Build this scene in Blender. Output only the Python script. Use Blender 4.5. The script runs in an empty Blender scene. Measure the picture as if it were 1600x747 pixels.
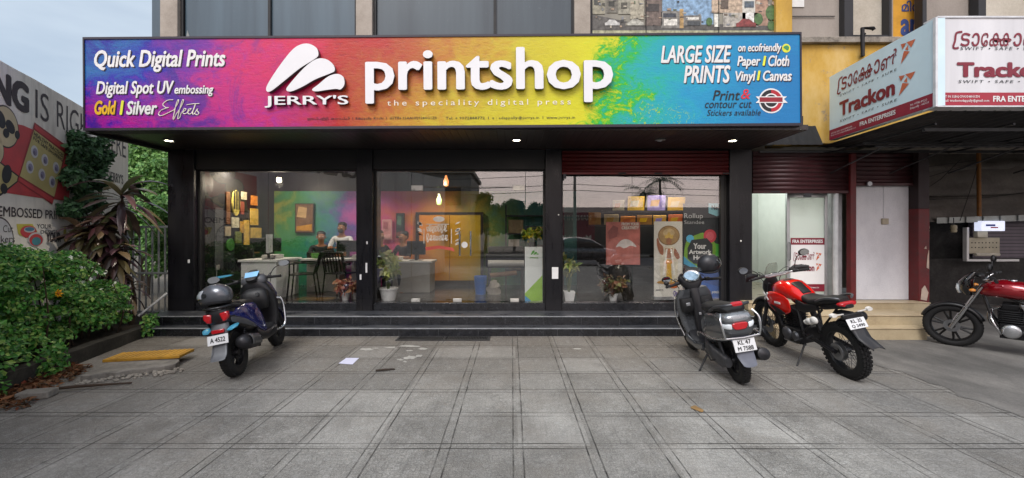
import bpy, bmesh, math, random
from math import sin, cos, pi, radians, sqrt, atan2
from mathutils import Vector, Matrix, noise as mnoise
import numpy as np
R = radians
random.seed(7)
SC = bpy.context.scene
COL = SC.collection

# ------------------------------------------------------------------ camera
F = 650.0                      # focal length in photo pixels (1600 wide)
CAMZ = 1.6
cam_d = bpy.data.cameras.new('camera')
cam = bpy.data.objects.new('camera', cam_d)
COL.objects.link(cam)
cam.location = (0, 0, CAMZ)
cam.rotation_euler = (R(90), 0, 0)
cam_d.sensor_width = 36
cam_d.lens = 36 * F / 1600
cam_d.shift_y = -10.5 / 1600
cam_d.clip_start = 0.05
cam_d.clip_end = 3000
SC.camera = cam

# ------------------------------------------------------------------ world and sun
SUN_EL, SUN_ROT = R(50), R(203)
w = bpy.data.worlds.new('World')
SC.world = w
w.use_nodes = True
nt = w.node_tree
nt.nodes.clear()
sky = nt.nodes.new('ShaderNodeTexSky')
sky.sky_type = 'NISHITA'
sky.sun_disc = False
sky.sun_elevation = SUN_EL
sky.sun_rotation = SUN_ROT
sky.air_density = 1.0
sky.dust_density = 2.5
bg = nt.nodes.new('ShaderNodeBackground')
bg.inputs['Strength'].default_value = 0.09
tcw = nt.nodes.new('ShaderNodeTexCoord')
mpw = nt.nodes.new('ShaderNodeMapping')
mpw.inputs['Scale'].default_value = (1, 1, 3.5)
nzw = nt.nodes.new('ShaderNodeTexNoise')
nzw.inputs['Scale'].default_value = 2.2
nzw.inputs['Detail'].default_value = 5
rpw = nt.nodes.new('ShaderNodeMapRange')
rpw.inputs[1].default_value = 0.3
rpw.inputs[2].default_value = 0.7
rpw.inputs[3].default_value = 0.4
rpw.inputs[4].default_value = 0.97
mxw = nt.nodes.new('ShaderNodeMix')
mxw.data_type = 'RGBA'
# thin evening cloud veil, lit evenly by the whole sky
spw = nt.nodes.new('ShaderNodeSeparateXYZ')
rgw = nt.nodes.new('ShaderNodeMapRange')
for i_, v_ in enumerate((-.3, -.98, 0., 1.)):
    rgw.inputs[i_ + 1].default_value = v_
cmw = nt.nodes.new('ShaderNodeMix')
cmw.data_type = 'RGBA'
cmw.inputs[6].default_value = (5.2, 6.0, 6.8, 1)
cmw.inputs[7].default_value = (18.5, 15.2, 14.3, 1)      # rosy evening clouds on the street side
nt.links.new(tcw.outputs['Generated'], spw.inputs[0])
nt.links.new(spw.outputs['Y'], rgw.inputs[0])
nt.links.new(rgw.outputs[0], cmw.inputs[0])
nt.links.new(cmw.outputs[2], mxw.inputs[7])
nt.links.new(tcw.outputs['Generated'], mpw.inputs[0])
nt.links.new(mpw.outputs[0], nzw.inputs['Vector'])
nt.links.new(nzw.outputs['Fac'], rpw.inputs[0])
nt.links.new(rpw.outputs[0], mxw.inputs[0])
nt.links.new(sky.outputs[0], mxw.inputs[6])
nt.links.new(mxw.outputs[2], bg.inputs['Color'])
wo = nt.nodes.new('ShaderNodeOutputWorld')
nt.links.new(bg.outputs[0], wo.inputs[0])

sd = bpy.data.lights.new('sun', 'SUN')
sd.energy = 1.5
sd.angle = R(28)
sd.color = (0.97, 0.98, 1.0)
sun = bpy.data.objects.new('sun', sd)
COL.objects.link(sun)
# light travels away from the sun: sun stands behind the camera
az = SUN_ROT
sv = Vector((sin(az) * cos(SUN_EL), cos(az) * cos(SUN_EL), sin(SUN_EL)))
sun.rotation_euler = sv.to_track_quat('Z', 'Y').to_euler()

SC.view_settings.view_transform = 'Standard'
SC.view_settings.look = 'None'
SC.view_settings.exposure = 0.66
SC.view_settings.gamma = 1.0
SC.view_settings.use_curve_mapping = False
SC.render.engine = 'CYCLES'
SC.cycles.use_denoising = True
SC.cycles.max_bounces = 8
SC.cycles.transparent_max_bounces = 12
SC.cycles.glossy_bounces = 4
SC.cycles.diffuse_bounces = 4
SC.cycles.caustics_reflective = False
SC.cycles.caustics_refractive = False
SC.cycles.sample_clamp_indirect = 6.0

# ------------------------------------------------------------------ colour / material helpers
def C(h):
    h = h.lstrip('#')
    v = [int(h[i:i + 2], 16) / 255 for i in (0, 2, 4)]
    return tuple((x / 12.92 if x <= .04045 else ((x + .055) / 1.055) ** 2.4) for x in v) + (1,)

class NT:
    """small node-tree writer"""
    def __init__(s, name):
        s.m = bpy.data.materials.new(name)
        s.m.use_nodes = True
        s.t = s.m.node_tree
        s.t.nodes.clear()
        s.out = s.t.nodes.new('ShaderNodeOutputMaterial')
    def n(s, typ, **kw):
        nd = s.t.nodes.new('ShaderNode' + typ)
        for k, v in kw.items():
            setattr(nd, k, v)
        return nd
    def put(s, sock, v):
        if isinstance(v, bpy.types.NodeSocket):
            s.t.links.new(v, sock)
        else:
            sock.default_value = v
    def math(s, op, a, b=None, clamp=False):
        nd = s.n('Math', operation=op, use_clamp=clamp)
        s.put(nd.inputs[0], a)
        if b is not None:
            s.put(nd.inputs[1], b)
        return nd.outputs[0]
    def mix(s, f, a, b, blend='MIX'):
        nd = s.n('Mix', data_type='RGBA', blend_type=blend)
        s.put(nd.inputs[0], f)
        s.put(nd.inputs[6], a)
        s.put(nd.inputs[7], b)
        return nd.outputs[2]
    def rng(s, v, a, b, c=0., d=1.):
        nd = s.n('MapRange')
        s.put(nd.inputs[0], v)
        for i, x in enumerate((a, b, c, d)):
            nd.inputs[i + 1].default_value = x
        return nd.outputs[0]
    def coord(s, which='Object'):
        return s.n('TexCoord').outputs[which]
    def mapping(s, vec, scale=(1, 1, 1), loc=(0, 0, 0), rot=(0, 0, 0)):
        nd = s.n('Mapping')
        s.put(nd.inputs[0], vec)
        nd.inputs['Location'].default_value = loc
        nd.inputs['Rotation'].default_value = rot
        nd.inputs['Scale'].default_value = scale
        return nd.outputs[0]
    def noise(s, vec, scale, detail=4, rough=.55, dist=0.):
        nd = s.n('TexNoise')
        s.put(nd.inputs['Vector'], vec)
        nd.inputs['Scale'].default_value = scale
        nd.inputs['Detail'].default_value = detail
        nd.inputs['Roughness'].default_value = rough
        nd.inputs['Distortion'].default_value = dist
        return nd.outputs['Fac']
    def ramp(s, f, stops, interp='LINEAR'):
        nd = s.n('ValToRGB')
        cr = nd.color_ramp
        cr.interpolation = interp
        while len(cr.elements) < len(stops):
            cr.elements.new(.5)
        for e, (p, c) in zip(cr.elements, stops):
            e.position = p
            e.color = c if not isinstance(c, str) else C(c)
        s.put(nd.inputs[0], f)
        return nd.outputs[0]
    def bump(s, h, strength=.3, dist=.01):
        nd = s.n('Bump')
        nd.inputs['Strength'].default_value = strength
        nd.inputs['Distance'].default_value = dist
        s.put(nd.inputs['Height'], h)
        return nd.outputs[0]
    def pbr(s, col, rough=.5, metal=0., normal=None, spec=.5, coat=0., emit=None, estr=0., trans=0.):
        b = s.n('BsdfPrincipled')
        s.put(b.inputs['Base Color'], col)
        s.put(b.inputs['Roughness'], rough)
        b.inputs['Metallic'].default_value = metal
        b.inputs['Specular IOR Level'].default_value = spec
        b.inputs['Coat Weight'].default_value = coat
        b.inputs['Coat Roughness'].default_value = .08
        if normal is not None:
            s.put(b.inputs['Normal'], normal)
        if emit is not None:
            s.put(b.inputs['Emission Color'], emit)
            b.inputs['Emission Strength'].default_value = estr
        s.t.links.new(b.outputs[0], s.out.inputs[0])
        return b

_mats = {}
def M(col, rough=.5, metal=0., var=.18, scale=6., bump=0., bscale=60., coat=0., spec=.5, name=None, dirt=0.):
    """painted / plastic / metal surface with uneven tone and gloss"""
    key = (col, rough, metal, var, scale, bump, bscale, coat, spec, dirt)
    if key in _mats:
        return _mats[key]
    t = NT(name or 'surface')
    co = t.coord()
    c = C(col)
    f = t.noise(co, scale, 5)
    lo = tuple(x * (1 - var) for x in c[:3]) + (1,)
    hi = tuple(min(1, x * (1 + var)) for x in c[:3]) + (1,)
    colr = t.mix(t.rng(f, .3, .7), lo, hi)
    if dirt:
        f2 = t.noise(co, scale * 2.7, 6, .7)
        colr = t.mix(t.math('MULTIPLY', t.rng(f2, .5, .75), dirt), colr, (.05, .045, .04, 1))
    r = t.rng(f, .3, .7, max(0, rough - .06), min(1, rough + .08))
    nb = None
    if bump:
        nb = t.bump(t.noise(co, bscale, 3), bump, .004)
    t.pbr(colr, r, metal, nb, spec, coat)
    _mats[key] = t.m
    return t.m

def EM(col, strength, name='lit'):
    key = ('em', col, strength)
    if key in _mats:
        return _mats[key]
    t = NT(name)
    t.pbr((.8, .8, .8, 1), .4, emit=C(col), estr=strength)
    _mats[key] = t.m
    return t.m

def glass_mat(name, r0=.07, tint=.97):
    """clear sheet: transmits straight through, mirrors by Schlick's law on both faces"""
    t = NT(name)
    lw = t.n('LayerWeight')
    lw.inputs[0].default_value = .5
    f = t.math('ADD', t.math('MULTIPLY', t.math('POWER', lw.outputs['Facing'], 5.), 1 - r0), r0, clamp=True)
    tr = t.n('BsdfTransparent')
    tr.inputs[0].default_value = (tint, tint, tint * .99, 1)
    gl = t.n('BsdfGlossy')
    gl.inputs['Roughness'].default_value = 0.0
    mx = t.n('MixShader')
    t.t.links.new(f, mx.inputs[0])
    t.t.links.new(tr.outputs[0], mx.inputs[1])
    t.t.links.new(gl.outputs[0], mx.inputs[2])
    t.t.links.new(mx.outputs[0], t.out.inputs[0])
    return t.m

# ------------------------------------------------------------------ mesh helpers
ROOTW = {}          # things built in world coordinates: root name -> base location

class MB:
    def __init__(s):
        s.v, s.f = [], []
    def add(s, vs, fs, mtx=None):
        o = len(s.v)
        if mtx is not None:
            vs = [tuple(mtx @ Vector(p)) for p in vs]
        s.v += [tuple(p) for p in vs]
        s.f += [tuple(i + o for i in f) for f in fs]
        return s
    def bx(s, x0, x1, y0, y1, z0, z1, mtx=None):
        vs = [(x0, y0, z0), (x1, y0, z0), (x1, y1, z0), (x0, y1, z0), (x0, y0, z1), (x1, y0, z1), (x1, y1, z1), (x0, y1, z1)]
        fs = [(0, 3, 2, 1), (4, 5, 6, 7), (0, 1, 5, 4), (1, 2, 6, 5), (2, 3, 7, 6), (3, 0, 4, 7)]
        return s.add(vs, fs, mtx)
    def box(s, c, d, rz=0, mtx=None):
        m = Matrix.Translation(c) @ Matrix.Rotation(rz, 4, 'Z')
        if mtx is not None:
            m = mtx @ m
        return s.bx(-d[0] / 2, d[0] / 2, -d[1] / 2, d[1] / 2, -d[2] / 2, d[2] / 2, m)
    def rings(s, rs, cap=True, close=True, mtx=None):
        n = len(rs[0])
        vs = [p for r in rs for p in r]
        fs = []
        for i in range(len(rs) - 1):
            for j in range(n if close else n - 1):
                k = (j + 1) % n
                fs.append((i * n + j, i * n + k, (i + 1) * n + k, (i + 1) * n + j))
        if cap and close:
            fs.append(tuple(range(n - 1, -1, -1)))
            fs.append(tuple((len(rs) - 1) * n + j for j in range(n)))
        return s.add(vs, fs, mtx)
    def tube(s, pts, r, n=8, cap=True, mtx=None, close=False):
        pts = [Vector(p) for p in pts]
        rr = r if isinstance(r, (list, tuple)) else [r] * len(pts)
        up = None
        rs = []
        for i, p in enumerate(pts):
            a = pts[i - 1] if i > 0 else (pts[-1] if close else p)
            b = pts[i + 1] if i < len(pts) - 1 else (pts[0] if close else p)
            t = (b - a)
            t = t.normalized() if t.length > 1e-9 else Vector((0, 0, 1))
            if up is None:
                up = Vector((0, 0, 1)) if abs(t.z) < .9 else Vector((1, 0, 0))
            sx = t.cross(up)
            if sx.length < 1e-6:
                sx = t.cross(Vector((1, 0, 0)))
            sx.normalize()
            up = sx.cross(t).normalized()
            rs.append([tuple(p + sx * rr[i] * cos(2 * pi * j / n) + up * rr[i] * sin(2 * pi * j / n)) for j in range(n)])
        if close:
            rs.append(rs[0])
            cap = False
        return s.rings(rs, cap, True, mtx)
    def lathe(s, prof, n=24, axis='z', c=(0, 0, 0), th0=0., th1=2 * pi, cap=False, mtx=None):
        full = abs(th1 - th0 - 2 * pi) < 1e-6
        m = n if full else n + 1
        rs = []
        for r, h in prof:
            ring = []
            for j in range(m):
                a = th0 + (th1 - th0) * j / n
                if axis == 'z':
                    p = (r * cos(a), r * sin(a), h)
                elif axis == 'y':
                    p = (r * cos(a), h, r * sin(a))
                else:
                    p = (h, r * cos(a), r * sin(a))
                ring.append((p[0] + c[0], p[1] + c[1], p[2] + c[2]))
            rs.append(ring)
        return s.rings(rs, cap and full, full, mtx)
    def ell(s, c, r, nu=16, nv=10, mtx=None):
        prof = []
        rs = []
        for i in range(nv + 1):
            a = -pi / 2 + pi * i / nv
            k = max(cos(a), .002)
            rs.append([(c[0] + r[0] * k * cos(2 * pi * j / nu), c[1] + r[1] * k * sin(2 * pi * j / nu), c[2] + r[2] * sin(a)) for j in range(nu)])
        return s.rings(rs, True, True, mtx)
    def loft(s, secs, n=16, e=2.6, axis='x', mtx=None):
        """secs: (t, a_centre, b_centre, half_a, half_b): superellipse rings along an axis.
        axis x: a = y, b = z;  axis z: a = x, b = y"""
        rs = []
        for t, ca, cb, ha, hb in secs:
            ring = []
            for j in range(n):
                th = 2 * pi * j / n
                cx, sx = cos(th), sin(th)
                a = ca + ha * (abs(cx) ** (2 / e)) * (1 if cx >= 0 else -1)
                b = cb + hb * (abs(sx) ** (2 / e)) * (1 if sx >= 0 else -1)
                ring.append((t, a, b) if axis == 'x' else ((a, b, t) if axis == 'z' else (a, t, b)))
            rs.append(ring)
        return s.rings(rs, True, True, mtx)
    def prism(s, pts, y0, y1, plane='xz', mtx=None):
        """outline extruded along the axis missing from plane"""
        def P(p, y):
            return (p[0], y, p[1]) if plane == 'xz' else ((y, p[0], p[1]) if plane == 'yz' else (p[0], p[1], y))
        n = len(pts)
        vs = [P(p, y0) for p in pts] + [P(p, y1) for p in pts]
        fs = [tuple(range(n)), tuple(range(2 * n - 1, n - 1, -1))]
        for i in range(n):
            k = (i + 1) % n
            fs.append((i, n + i, n + k, k))
        return s.add(vs, fs, mtx)
    def patch(s, grid, mtx=None):
        nr, nc = len(grid), len(grid[0])
        vs = [p for r in grid for p in r]
        fs = [(i * nc + j, i * nc + j + 1, (i + 1) * nc + j + 1, (i + 1) * nc + j) for i in range(nr - 1) for j in range(nc - 1)]
        return s.add(vs, fs, mtx)
    def build(s, name, mat, parent=None, smooth=35, bevel=0., solid=0., loc=None, sub=0, world=True, fix=True):
        return mesh_obj(name, s.v, s.f, mat, parent, smooth, bevel, solid, loc, sub, world, fix)

def root_of(o):
    while o.parent is not None:
        o = o.parent
    return o

def mesh_obj(name, vs, fs, mat, parent=None, smooth=35, bevel=0., solid=0., loc=None, sub=0, world=True, fix=True):
    base = Vector((0, 0, 0))
    if parent is not None:
        rt = root_of(parent)
        if rt.name in ROOTW and world:
            base = ROOTW[rt.name]
    elif loc is None and len(vs):
        a = np.array(vs)
        mn, mx = a.min(0), a.max(0)
        base = Vector(((mn[0] + mx[0]) / 2, (mn[1] + mx[1]) / 2, mn[2]))
    me = bpy.data.meshes.new(name)
    if base.length:
        vs = (np.array(vs, dtype=float) - np.array(base)).tolist()
    me.from_pydata(vs, [], fs)
    me.update()
    if fix and len(fs) < 6000:
        bm = bmesh.new()
        bm.from_mesh(me)
        bmesh.ops.recalc_face_normals(bm, faces=bm.faces)
        bm.to_mesh(me)
        bm.free()
    if smooth:
        me.shade_smooth()
        me.set_sharp_from_angle(angle=R(smooth))
    if mat is not None:
        me.materials.append(mat)
    o = bpy.data.objects.new(name, me)
    COL.objects.link(o)
    if parent is not None:
        o.parent = parent
    elif loc is None:
        o.location = base
        ROOTW[o.name] = base
    else:
        o.location = loc
    if solid:
        md = o.modifiers.new('solid', 'SOLIDIFY')
        md.thickness = solid
        md.offset = 0
    if bevel:
        md = o.modifiers.new('bevel', 'BEVEL')
        md.width = bevel
        md.segments = 2
        md.limit_method = 'ANGLE'
        md.angle_limit = R(40)
    if sub:
        md = o.modifiers.new('sub', 'SUBSURF')
        md.levels = sub
        md.render_levels = sub
    return o

def tag(o, label=None, cat=None, group=None, kind=None):
    if label:
        o['label'] = label
    if cat:
        o['category'] = cat
    if group:
        o['group'] = group
    if kind:
        o['kind'] = kind
    return o

def thing(name, label, cat, loc=(0, 0, 0), rot=(0, 0, 0), group=None, world=False):
    """Empty at the thing's base. world=True: children given in world coordinates (unrotated root)."""
    o = bpy.data.objects.new(name, None)
    COL.objects.link(o)
    o.location = loc
    o.rotation_euler = rot
    o.empty_display_size = .1
    if world:
        ROOTW[o.name] = Vector(loc)
    return tag(o, label, cat, group)

def struct(name, mb, mat, **k):
    o = mb.build(name, mat, None, loc=(0, 0, 0), **k)
    o['kind'] = 'structure'
    return o

def copy_tree(o, parent=None):
    c = o.copy()
    COL.objects.link(c)
    if parent is not None:
        c.parent = parent
    for ch in o.children:
        copy_tree(ch, c)
    return c

def PX(u, v, Y):
    """photo pixel at depth Y -> world point"""
    return Vector(((u - 800) * Y / F, Y, CAMZ - (v - 363) * Y / F))

# text -------------------------------------------------------------------
def text_mesh(s, bold=0., shear=0., spacing=1., extrude=0., bevel=0., res=3, lead=1., align='LEFT'):
    cu = bpy.data.curves.new('lettering', 'FONT')
    cu.body = s
    cu.size = 1
    cu.offset = bold
    cu.shear = shear
    cu.space_character = spacing
    cu.space_line = lead
    cu.align_x = align
    cu.resolution_u = res
    cu.extrude = extrude
    cu.bevel_depth = bevel
    cu.bevel_resolution = 1
    o = bpy.data.objects.new('lettering', cu)
    me = bpy.data.meshes.new_from_object(o)
    vs = [tuple(v.co) for v in me.vertices]
    fs = [tuple(p.vertices) for p in me.polygons]
    bpy.data.objects.remove(o)
    bpy.data.curves.remove(cu)
    bpy.data.meshes.remove(me)
    return vs, fs

def letters(parent, s, x0, z0, x1, z1, y, mat, bold=.012, shear=0., spacing=1., depth=0., name='lettering', bevel=0., slope=0., world=False, **k):
    """text whose bounding box fills x0..x1, z0..z1 on the parent's local xz plane at y (front towards -y)"""
    if bold <= 0:
        vs, fs = text_mesh(s, bold, shear, spacing, .5 if depth else 0., bevel, **k)
        a = np.array(vs)
    else:
        # heavier strokes: shifted copies of the glyphs in hair-thin layers
        vs, fs = text_mesh(s, 0., shear, spacing, .5 if depth else 0., 0., **k)
        a0 = np.array(vs)
        a, f0, fs = [], fs, []
        nc = 8 if bold > .015 else 4
        for q in range(nc):
            an = 2 * pi * q / nc + .3
            sh = np.array([bold * 1.15 * cos(an), bold * .8 * sin(an), 0])
            b_ = a0 + sh
            if depth:
                b_[:, 2] *= 1 - .012 * q
            else:
                b_[:, 2] = q
            a.append(b_)
            fs += [tuple(i + q * len(a0) for i in f) for f in f0]
        a = np.concatenate(a)
    mn, mx = a.min(0), a.max(0)
    sx = (x1 - x0) / max(mx[0] - mn[0], 1e-6)
    sz = (z1 - z0) / max(mx[1] - mn[1], 1e-6)
    x = x0 + (a[:, 0] - mn[0]) * sx
    z = z0 + (a[:, 1] - mn[1]) * sz + slope * (x - (x0 + x1) / 2)
    yy = y - (a[:, 2] - mn[2]) * depth / (mx[2] - mn[2]) if depth else (y - a[:, 2] * .00022)
    out = np.stack([x, yy, z], 1).tolist()
    return mesh_obj(name, out, fs, mat, parent, 30 if depth else 0, world=world, fix=False)

def decal(parent, pts, y, mat, name='painted_shape', world=False, depth=.0):
    mb = MB()
    if depth:
        mb.prism(pts, y - depth, y, 'xz')
    else:
        mb.add([(p[0], y, p[1]) for p in pts], [tuple(range(len(pts)))])
    o = mb.build(name, mat, parent, 0 if not depth else 30, world=world, fix=bool(depth))
    if not depth:
        for p in o.data.polygons:
            pass
    return o

def circ(cx, cz, rx, rz=None, n=28, a0=0., a1=2 * pi):
    rz = rx if rz is None else rz
    return [(cx + rx * cos(a0 + (a1 - a0) * i / n), cz + rz * sin(a0 + (a1 - a0) * i / n)) for i in range(n if abs(a1 - a0 - 2 * pi) < 1e-6 else n + 1)]

def spline(pts, k=6, closed=True):
    """Catmull-Rom through points of any dimension"""
    P = [Vector(p) if len(p) == 3 else Vector((p[0], p[1], 0)) for p in pts]
    n = len(P)
    out = []
    rng = range(n) if closed else range(n - 1)
    for i in rng:
        p0 = P[(i - 1) % n] if closed or i > 0 else P[i]
        p1 = P[i]
        p2 = P[(i + 1) % n]
        p3 = P[(i + 2) % n] if closed or i + 2 < n else P[i + 1]
        for j in range(k):
            t = j / k
            out.append(.5 * ((2 * p1) + (p2 - p0) * t + (2 * p0 - 5 * p1 + 4 * p2 - p3) * t * t + (3 * p1 - p0 - 3 * p2 + p3) * t ** 3))
    if not closed:
        out.append(P[-1])
    if len(pts[0]) == 2:
        return [(p.x, p.y) for p in out]
    return [tuple(p) for p in out]

# leaves -------------------------------------------------------------------
def leaf_mesh(pos, nrm, length, width, rs, droop=.25):
    """one folded 2-triangle leaf per row"""
    n = len(pos)
    d = rs.normal(size=(n, 3))
    d -= nrm * (d * nrm).sum(1, keepdims=True)
    d /= np.linalg.norm(d, axis=1, keepdims=True) + 1e-9
    d = d + np.array([0, 0, -droop])
    d /= np.linalg.norm(d, axis=1, keepdims=True)
    sd = np.cross(d, nrm)
    sd /= np.linalg.norm(sd, axis=1, keepdims=True) + 1e-9
    L = length * (0.6 + .8 * rs.random((n, 1)))
    W = width * (0.6 + .8 * rs.random((n, 1)))
    b = pos
    tip = pos + d * L
    mid = pos + d * L * .45
    up = np.cross(sd, d)
    l = mid + sd * W * .5 + up * W * .18
    r = mid - sd * W * .5 + up * W * .18
    vs = np.stack([b, l, tip, r], 1).reshape(-1, 3)
    i = np.arange(n) * 4
    fs = np.concatenate([np.stack([i, i + 1, i + 2], 1), np.stack([i, i + 2, i + 3], 1)])
    return vs.tolist(), [tuple(f) for f in fs.tolist()]

def leaf_mat(name, cols, rough=.45, spec=.4):
    t = NT(name)
    g = t.n('NewGeometry')
    c = t.ramp(g.outputs['Random Per Island'], [(i / max(1, len(cols) - 1), x) for i, x in enumerate(cols)])
    co = t.coord()
    c = t.mix(t.rng(t.noise(co, 2.5, 2), .35, .65, 0, .45), c, t.mix(.6, c, (.02, .03, .01, 1)))
    b = t.pbr(c, rough, spec=spec)
    tl = t.n('BsdfTranslucent')
    t.put(tl.inputs[0], c)
    mx = t.n('MixShader')
    mx.inputs[0].default_value = .25
    t.t.links.new(b.outputs[0], mx.inputs[1])
    t.t.links.new(tl.outputs[0], mx.inputs[2])
    t.t.links.new(mx.outputs[0], t.out.inputs[0])
    return t.m

# shared materials -----------------------------------------------------------
BLACK = M('#17181b', .32, var=.25, name='black_paint')
MATBLACK = M('#141416', .6, var=.25, name='matt_black')
RUBBER = M('#121213', .75, var=.3, bump=.2, bscale=90, name='rubber')
WHITE = M('#e2e3e2', .45, var=.06, name='white_paint')
CHROME = M('#c9cacc', .18, 1., var=.05, name='chrome')
STEEL = M('#8f9194', .35, .9, var=.15, name='steel')
DARKSTEEL = M('#3c3d40', .42, .7, var=.2, name='dark_steel')
ALU = M('#b4b6b8', .35, .8, var=.1, name='aluminium')
GREYPLASTIC = M('#3d3e42', .5, var=.15, name='grey_plastic')
GLASS = glass_mat('window_glass', .13, .98)
CLEAR = glass_mat('clear_plastic', .05, .9)
MIRROR = M('#e8ecf0', .03, 1., var=.01, name='mirror_glass')
# ================================================================== SETTING: ground
def paving_mat():
    t = NT('stamped_paving')
    co = t.coord()
    sp = t.n('SeparateXYZ')
    t.put(sp.inputs[0], co)
    wob = t.noise(co, 3.0, 3)
    wo2 = t.math('MULTIPLY', t.math('SUBTRACT', wob, .5), .012)
    def lines(v, x0):
        q = t.math('ADD', t.math('SUBTRACT', v, x0), wo2)
        fr = t.math('SUBTRACT', t.math('FRACT', t.math('ADD', t.math('DIVIDE', q, .544), .5)), .5)
        d = t.math('MULTIPLY', t.math('ABSOLUTE', fr), .544)
        e = t.math('ABSOLUTE', t.math('SUBTRACT', d, .037))
        return t.rng(e, .0026, .0074, 1, 0)
    fade = t.rng(t.noise(co, 3.7, 5, .65), .36, .6, .15, .95)
    fade2 = t.rng(t.noise(t.mapping(co, loc=(7, 3, 0)), 1.1, 3, .6), .36, .56, .3, 1)
    j = t.math('MAXIMUM', t.math('MULTIPLY', lines(sp.outputs[0], .046), fade), t.math('MULTIPLY', lines(sp.outputs[1], 3.114 - .544 * 4), fade2))
    # small interlocking cells pressed into each tile
    vo = t.n('TexVoronoi', feature='DISTANCE_TO_EDGE')
    t.put(vo.inputs['Vector'], t.mapping(co, (1, 1, 1)))
    vo.inputs['Scale'].default_value = 25
    vo.inputs['Randomness'].default_value = .55
    cell = t.rng(vo.outputs['Distance'], .03, .12, 1, 0)
    vf = t.n('TexVoronoi', feature='F1')
    t.put(vf.inputs['Vector'], t.mapping(co, (1, 1, 1)))
    vf.inputs['Scale'].default_value = 25
    vf.inputs['Randomness'].default_value = .55
    vs_ = t.n('SeparateColor')
    t.put(vs_.inputs[0], vf.outputs['Color'])
    big = t.noise(co, .55, 5, .6)
    med = t.noise(t.mapping(co, (1, .6, 1)), 2.6, 7, .68)
    fine = t.noise(co, 70, 4, .7)
    base = t.ramp(t.math('ADD', t.math('MULTIPLY', med, .5), t.math('MULTIPLY', fine, .5)), [(.35, '#514f4b'), (.5, '#8c8a84'), (.66, '#bfbcb5')])
    base = t.mix(t.rng(big, .4, .66, 0, .55), base, C('#6b6965'))
    # grime near the planter and brown wear close to the steps
    gx = t.rng(t.math('ADD', sp.outputs[0], t.math('MULTIPLY', t.math('SUBTRACT', big, .5), 3)), -4.6, -1.6, .62, 0)
    gx2 = t.rng(t.math('ADD', sp.outputs[0], t.math('MULTIPLY', t.math('SUBTRACT', med, .5), 2)), 2.4, 4.6, 0, .5)
    base = t.mix(gx, base, C('#58534d'))
    base = t.mix(gx2, base, C('#605d5a'))
    gy = t.rng(t.math('ADD', sp.outputs[1], t.math('MULTIPLY', t.math('SUBTRACT', med, .5), 2.5)), 3.8, 6.0, 0, .85)
    base = t.mix(gy, base, C('#5f5850'))
    spots = t.rng(t.noise(t.mapping(co, loc=(3, 9, 1)), 5.5, 6, .75), .62, .72, 0, .55)
    base = t.mix(spots, base, C('#4a4743'))
    pale = t.rng(t.noise(t.mapping(co, loc=(13, 2, 4)), 9, 6, .7), .62, .74, 0, .5)
    base = t.mix(pale, base, C('#c9c6bf'))
    base = t.mix(t.math('MULTIPLY', cell, t.rng(t.noise(co, 4, 2), .3, .65, .10, .42)), base, C('#4c4a47'))
    base = t.mix(t.rng(vs_.outputs[0], .0, .4, .09, 0), base, C('#3f4042'))
    base = t.mix(t.rng(vs_.outputs[0], .6, 1., 0, .08), base, C('#d2d4d4'))
    cx_ = t.n('CombineXYZ')
    t.put(cx_.inputs[0], t.math('FLOOR', t.math('DIVIDE', t.math('SUBTRACT', sp.outputs[0], .046), .544)))
    t.put(cx_.inputs[1], t.math('FLOOR', t.math('DIVIDE', t.math('SUBTRACT', sp.outputs[1], 3.114 - .544 * 4), .544)))
    wn = t.n('TexWhiteNoise')
    t.put(wn.inputs['Vector'], cx_.outputs[0])
    base = t.mix(t.rng(wn.outputs['Value'], .0, .5, .26, 0), base, C('#5a5854'))
    base = t.mix(t.rng(wn.outputs['Value'], .6, 1., 0, .2), base, C('#c6c4be'))
    wst = t.rng(t.noise(t.mapping(co, (1, 1, 1), (21, 8, 3)), 1.3, 6, .65), .5, .68, 0, .38)
    base = t.mix(wst, base, C('#6f675c'))
    # oil drips and tyre scuffs
    oil = t.n('TexVoronoi', feature='F1')
    t.put(oil.inputs['Vector'], t.math('ADD', 0, 0) if False else t.mapping(co, (1, 1, 1), (1.3, .4, 0)))
    oil.inputs['Scale'].default_value = 1.15
    od = t.math('ADD', oil.outputs['Distance'], t.math('MULTIPLY', t.math('SUBTRACT', fine, .5), .12))
    base = t.mix(t.math('MULTIPLY', t.rng(od, .05, .13, .55, 0), t.rng(t.noise(t.mapping(co, loc=(6, 6, 6)), .8, 2), .48, .55)), base, C('#3a3835'))
    scf = t.noise(t.mapping(co, (9, .5, 1), (0, 0, 0), (0, 0, R(8))), 1.6, 5, .65)
    base = t.mix(t.rng(scf, .6, .72, 0, .35), base, C('#4c4b49'))
    grit = t.noise(co, 190, 2, .8)
    base = t.mix(t.rng(grit, .54, .68, 0, .6), base, C('#d0cfcc'))
    base = t.mix(t.rng(grit, .46, .32, 0, .6), base, C('#3c3b39'))
    base = t.mix(t.math('MULTIPLY', j, .95), base, C('#23211f'))
    h = t.math('SUBTRACT', t.math('MULTIPLY', fine, .25), t.math('ADD', t.math('MULTIPLY', cell, .45), t.math('MULTIPLY', j, 1.5)))
    t.pbr(base, t.rng(med, .3, .7, .62, .88), normal=t.bump(h, .55, .006), spec=.3)
    return t.m

def concrete_mat(name, a, b, c, scale=2., rough=.8, bs=40, streak=(1, 1, 1), bump=.3):
    t = NT(name)
    co = t.coord()
    m1 = t.noise(t.mapping(co, streak), scale, 7, .68)
    f = t.noise(co, bs, 4, .7)
    col = t.ramp(t.math('ADD', t.math('MULTIPLY', m1, .72), t.math('MULTIPLY', f, .28)), [(.32, a), (.5, b), (.68, c)])
    t.pbr(col, rough, normal=t.bump(f, bump, .005), spec=.3)
    return t.m

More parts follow.
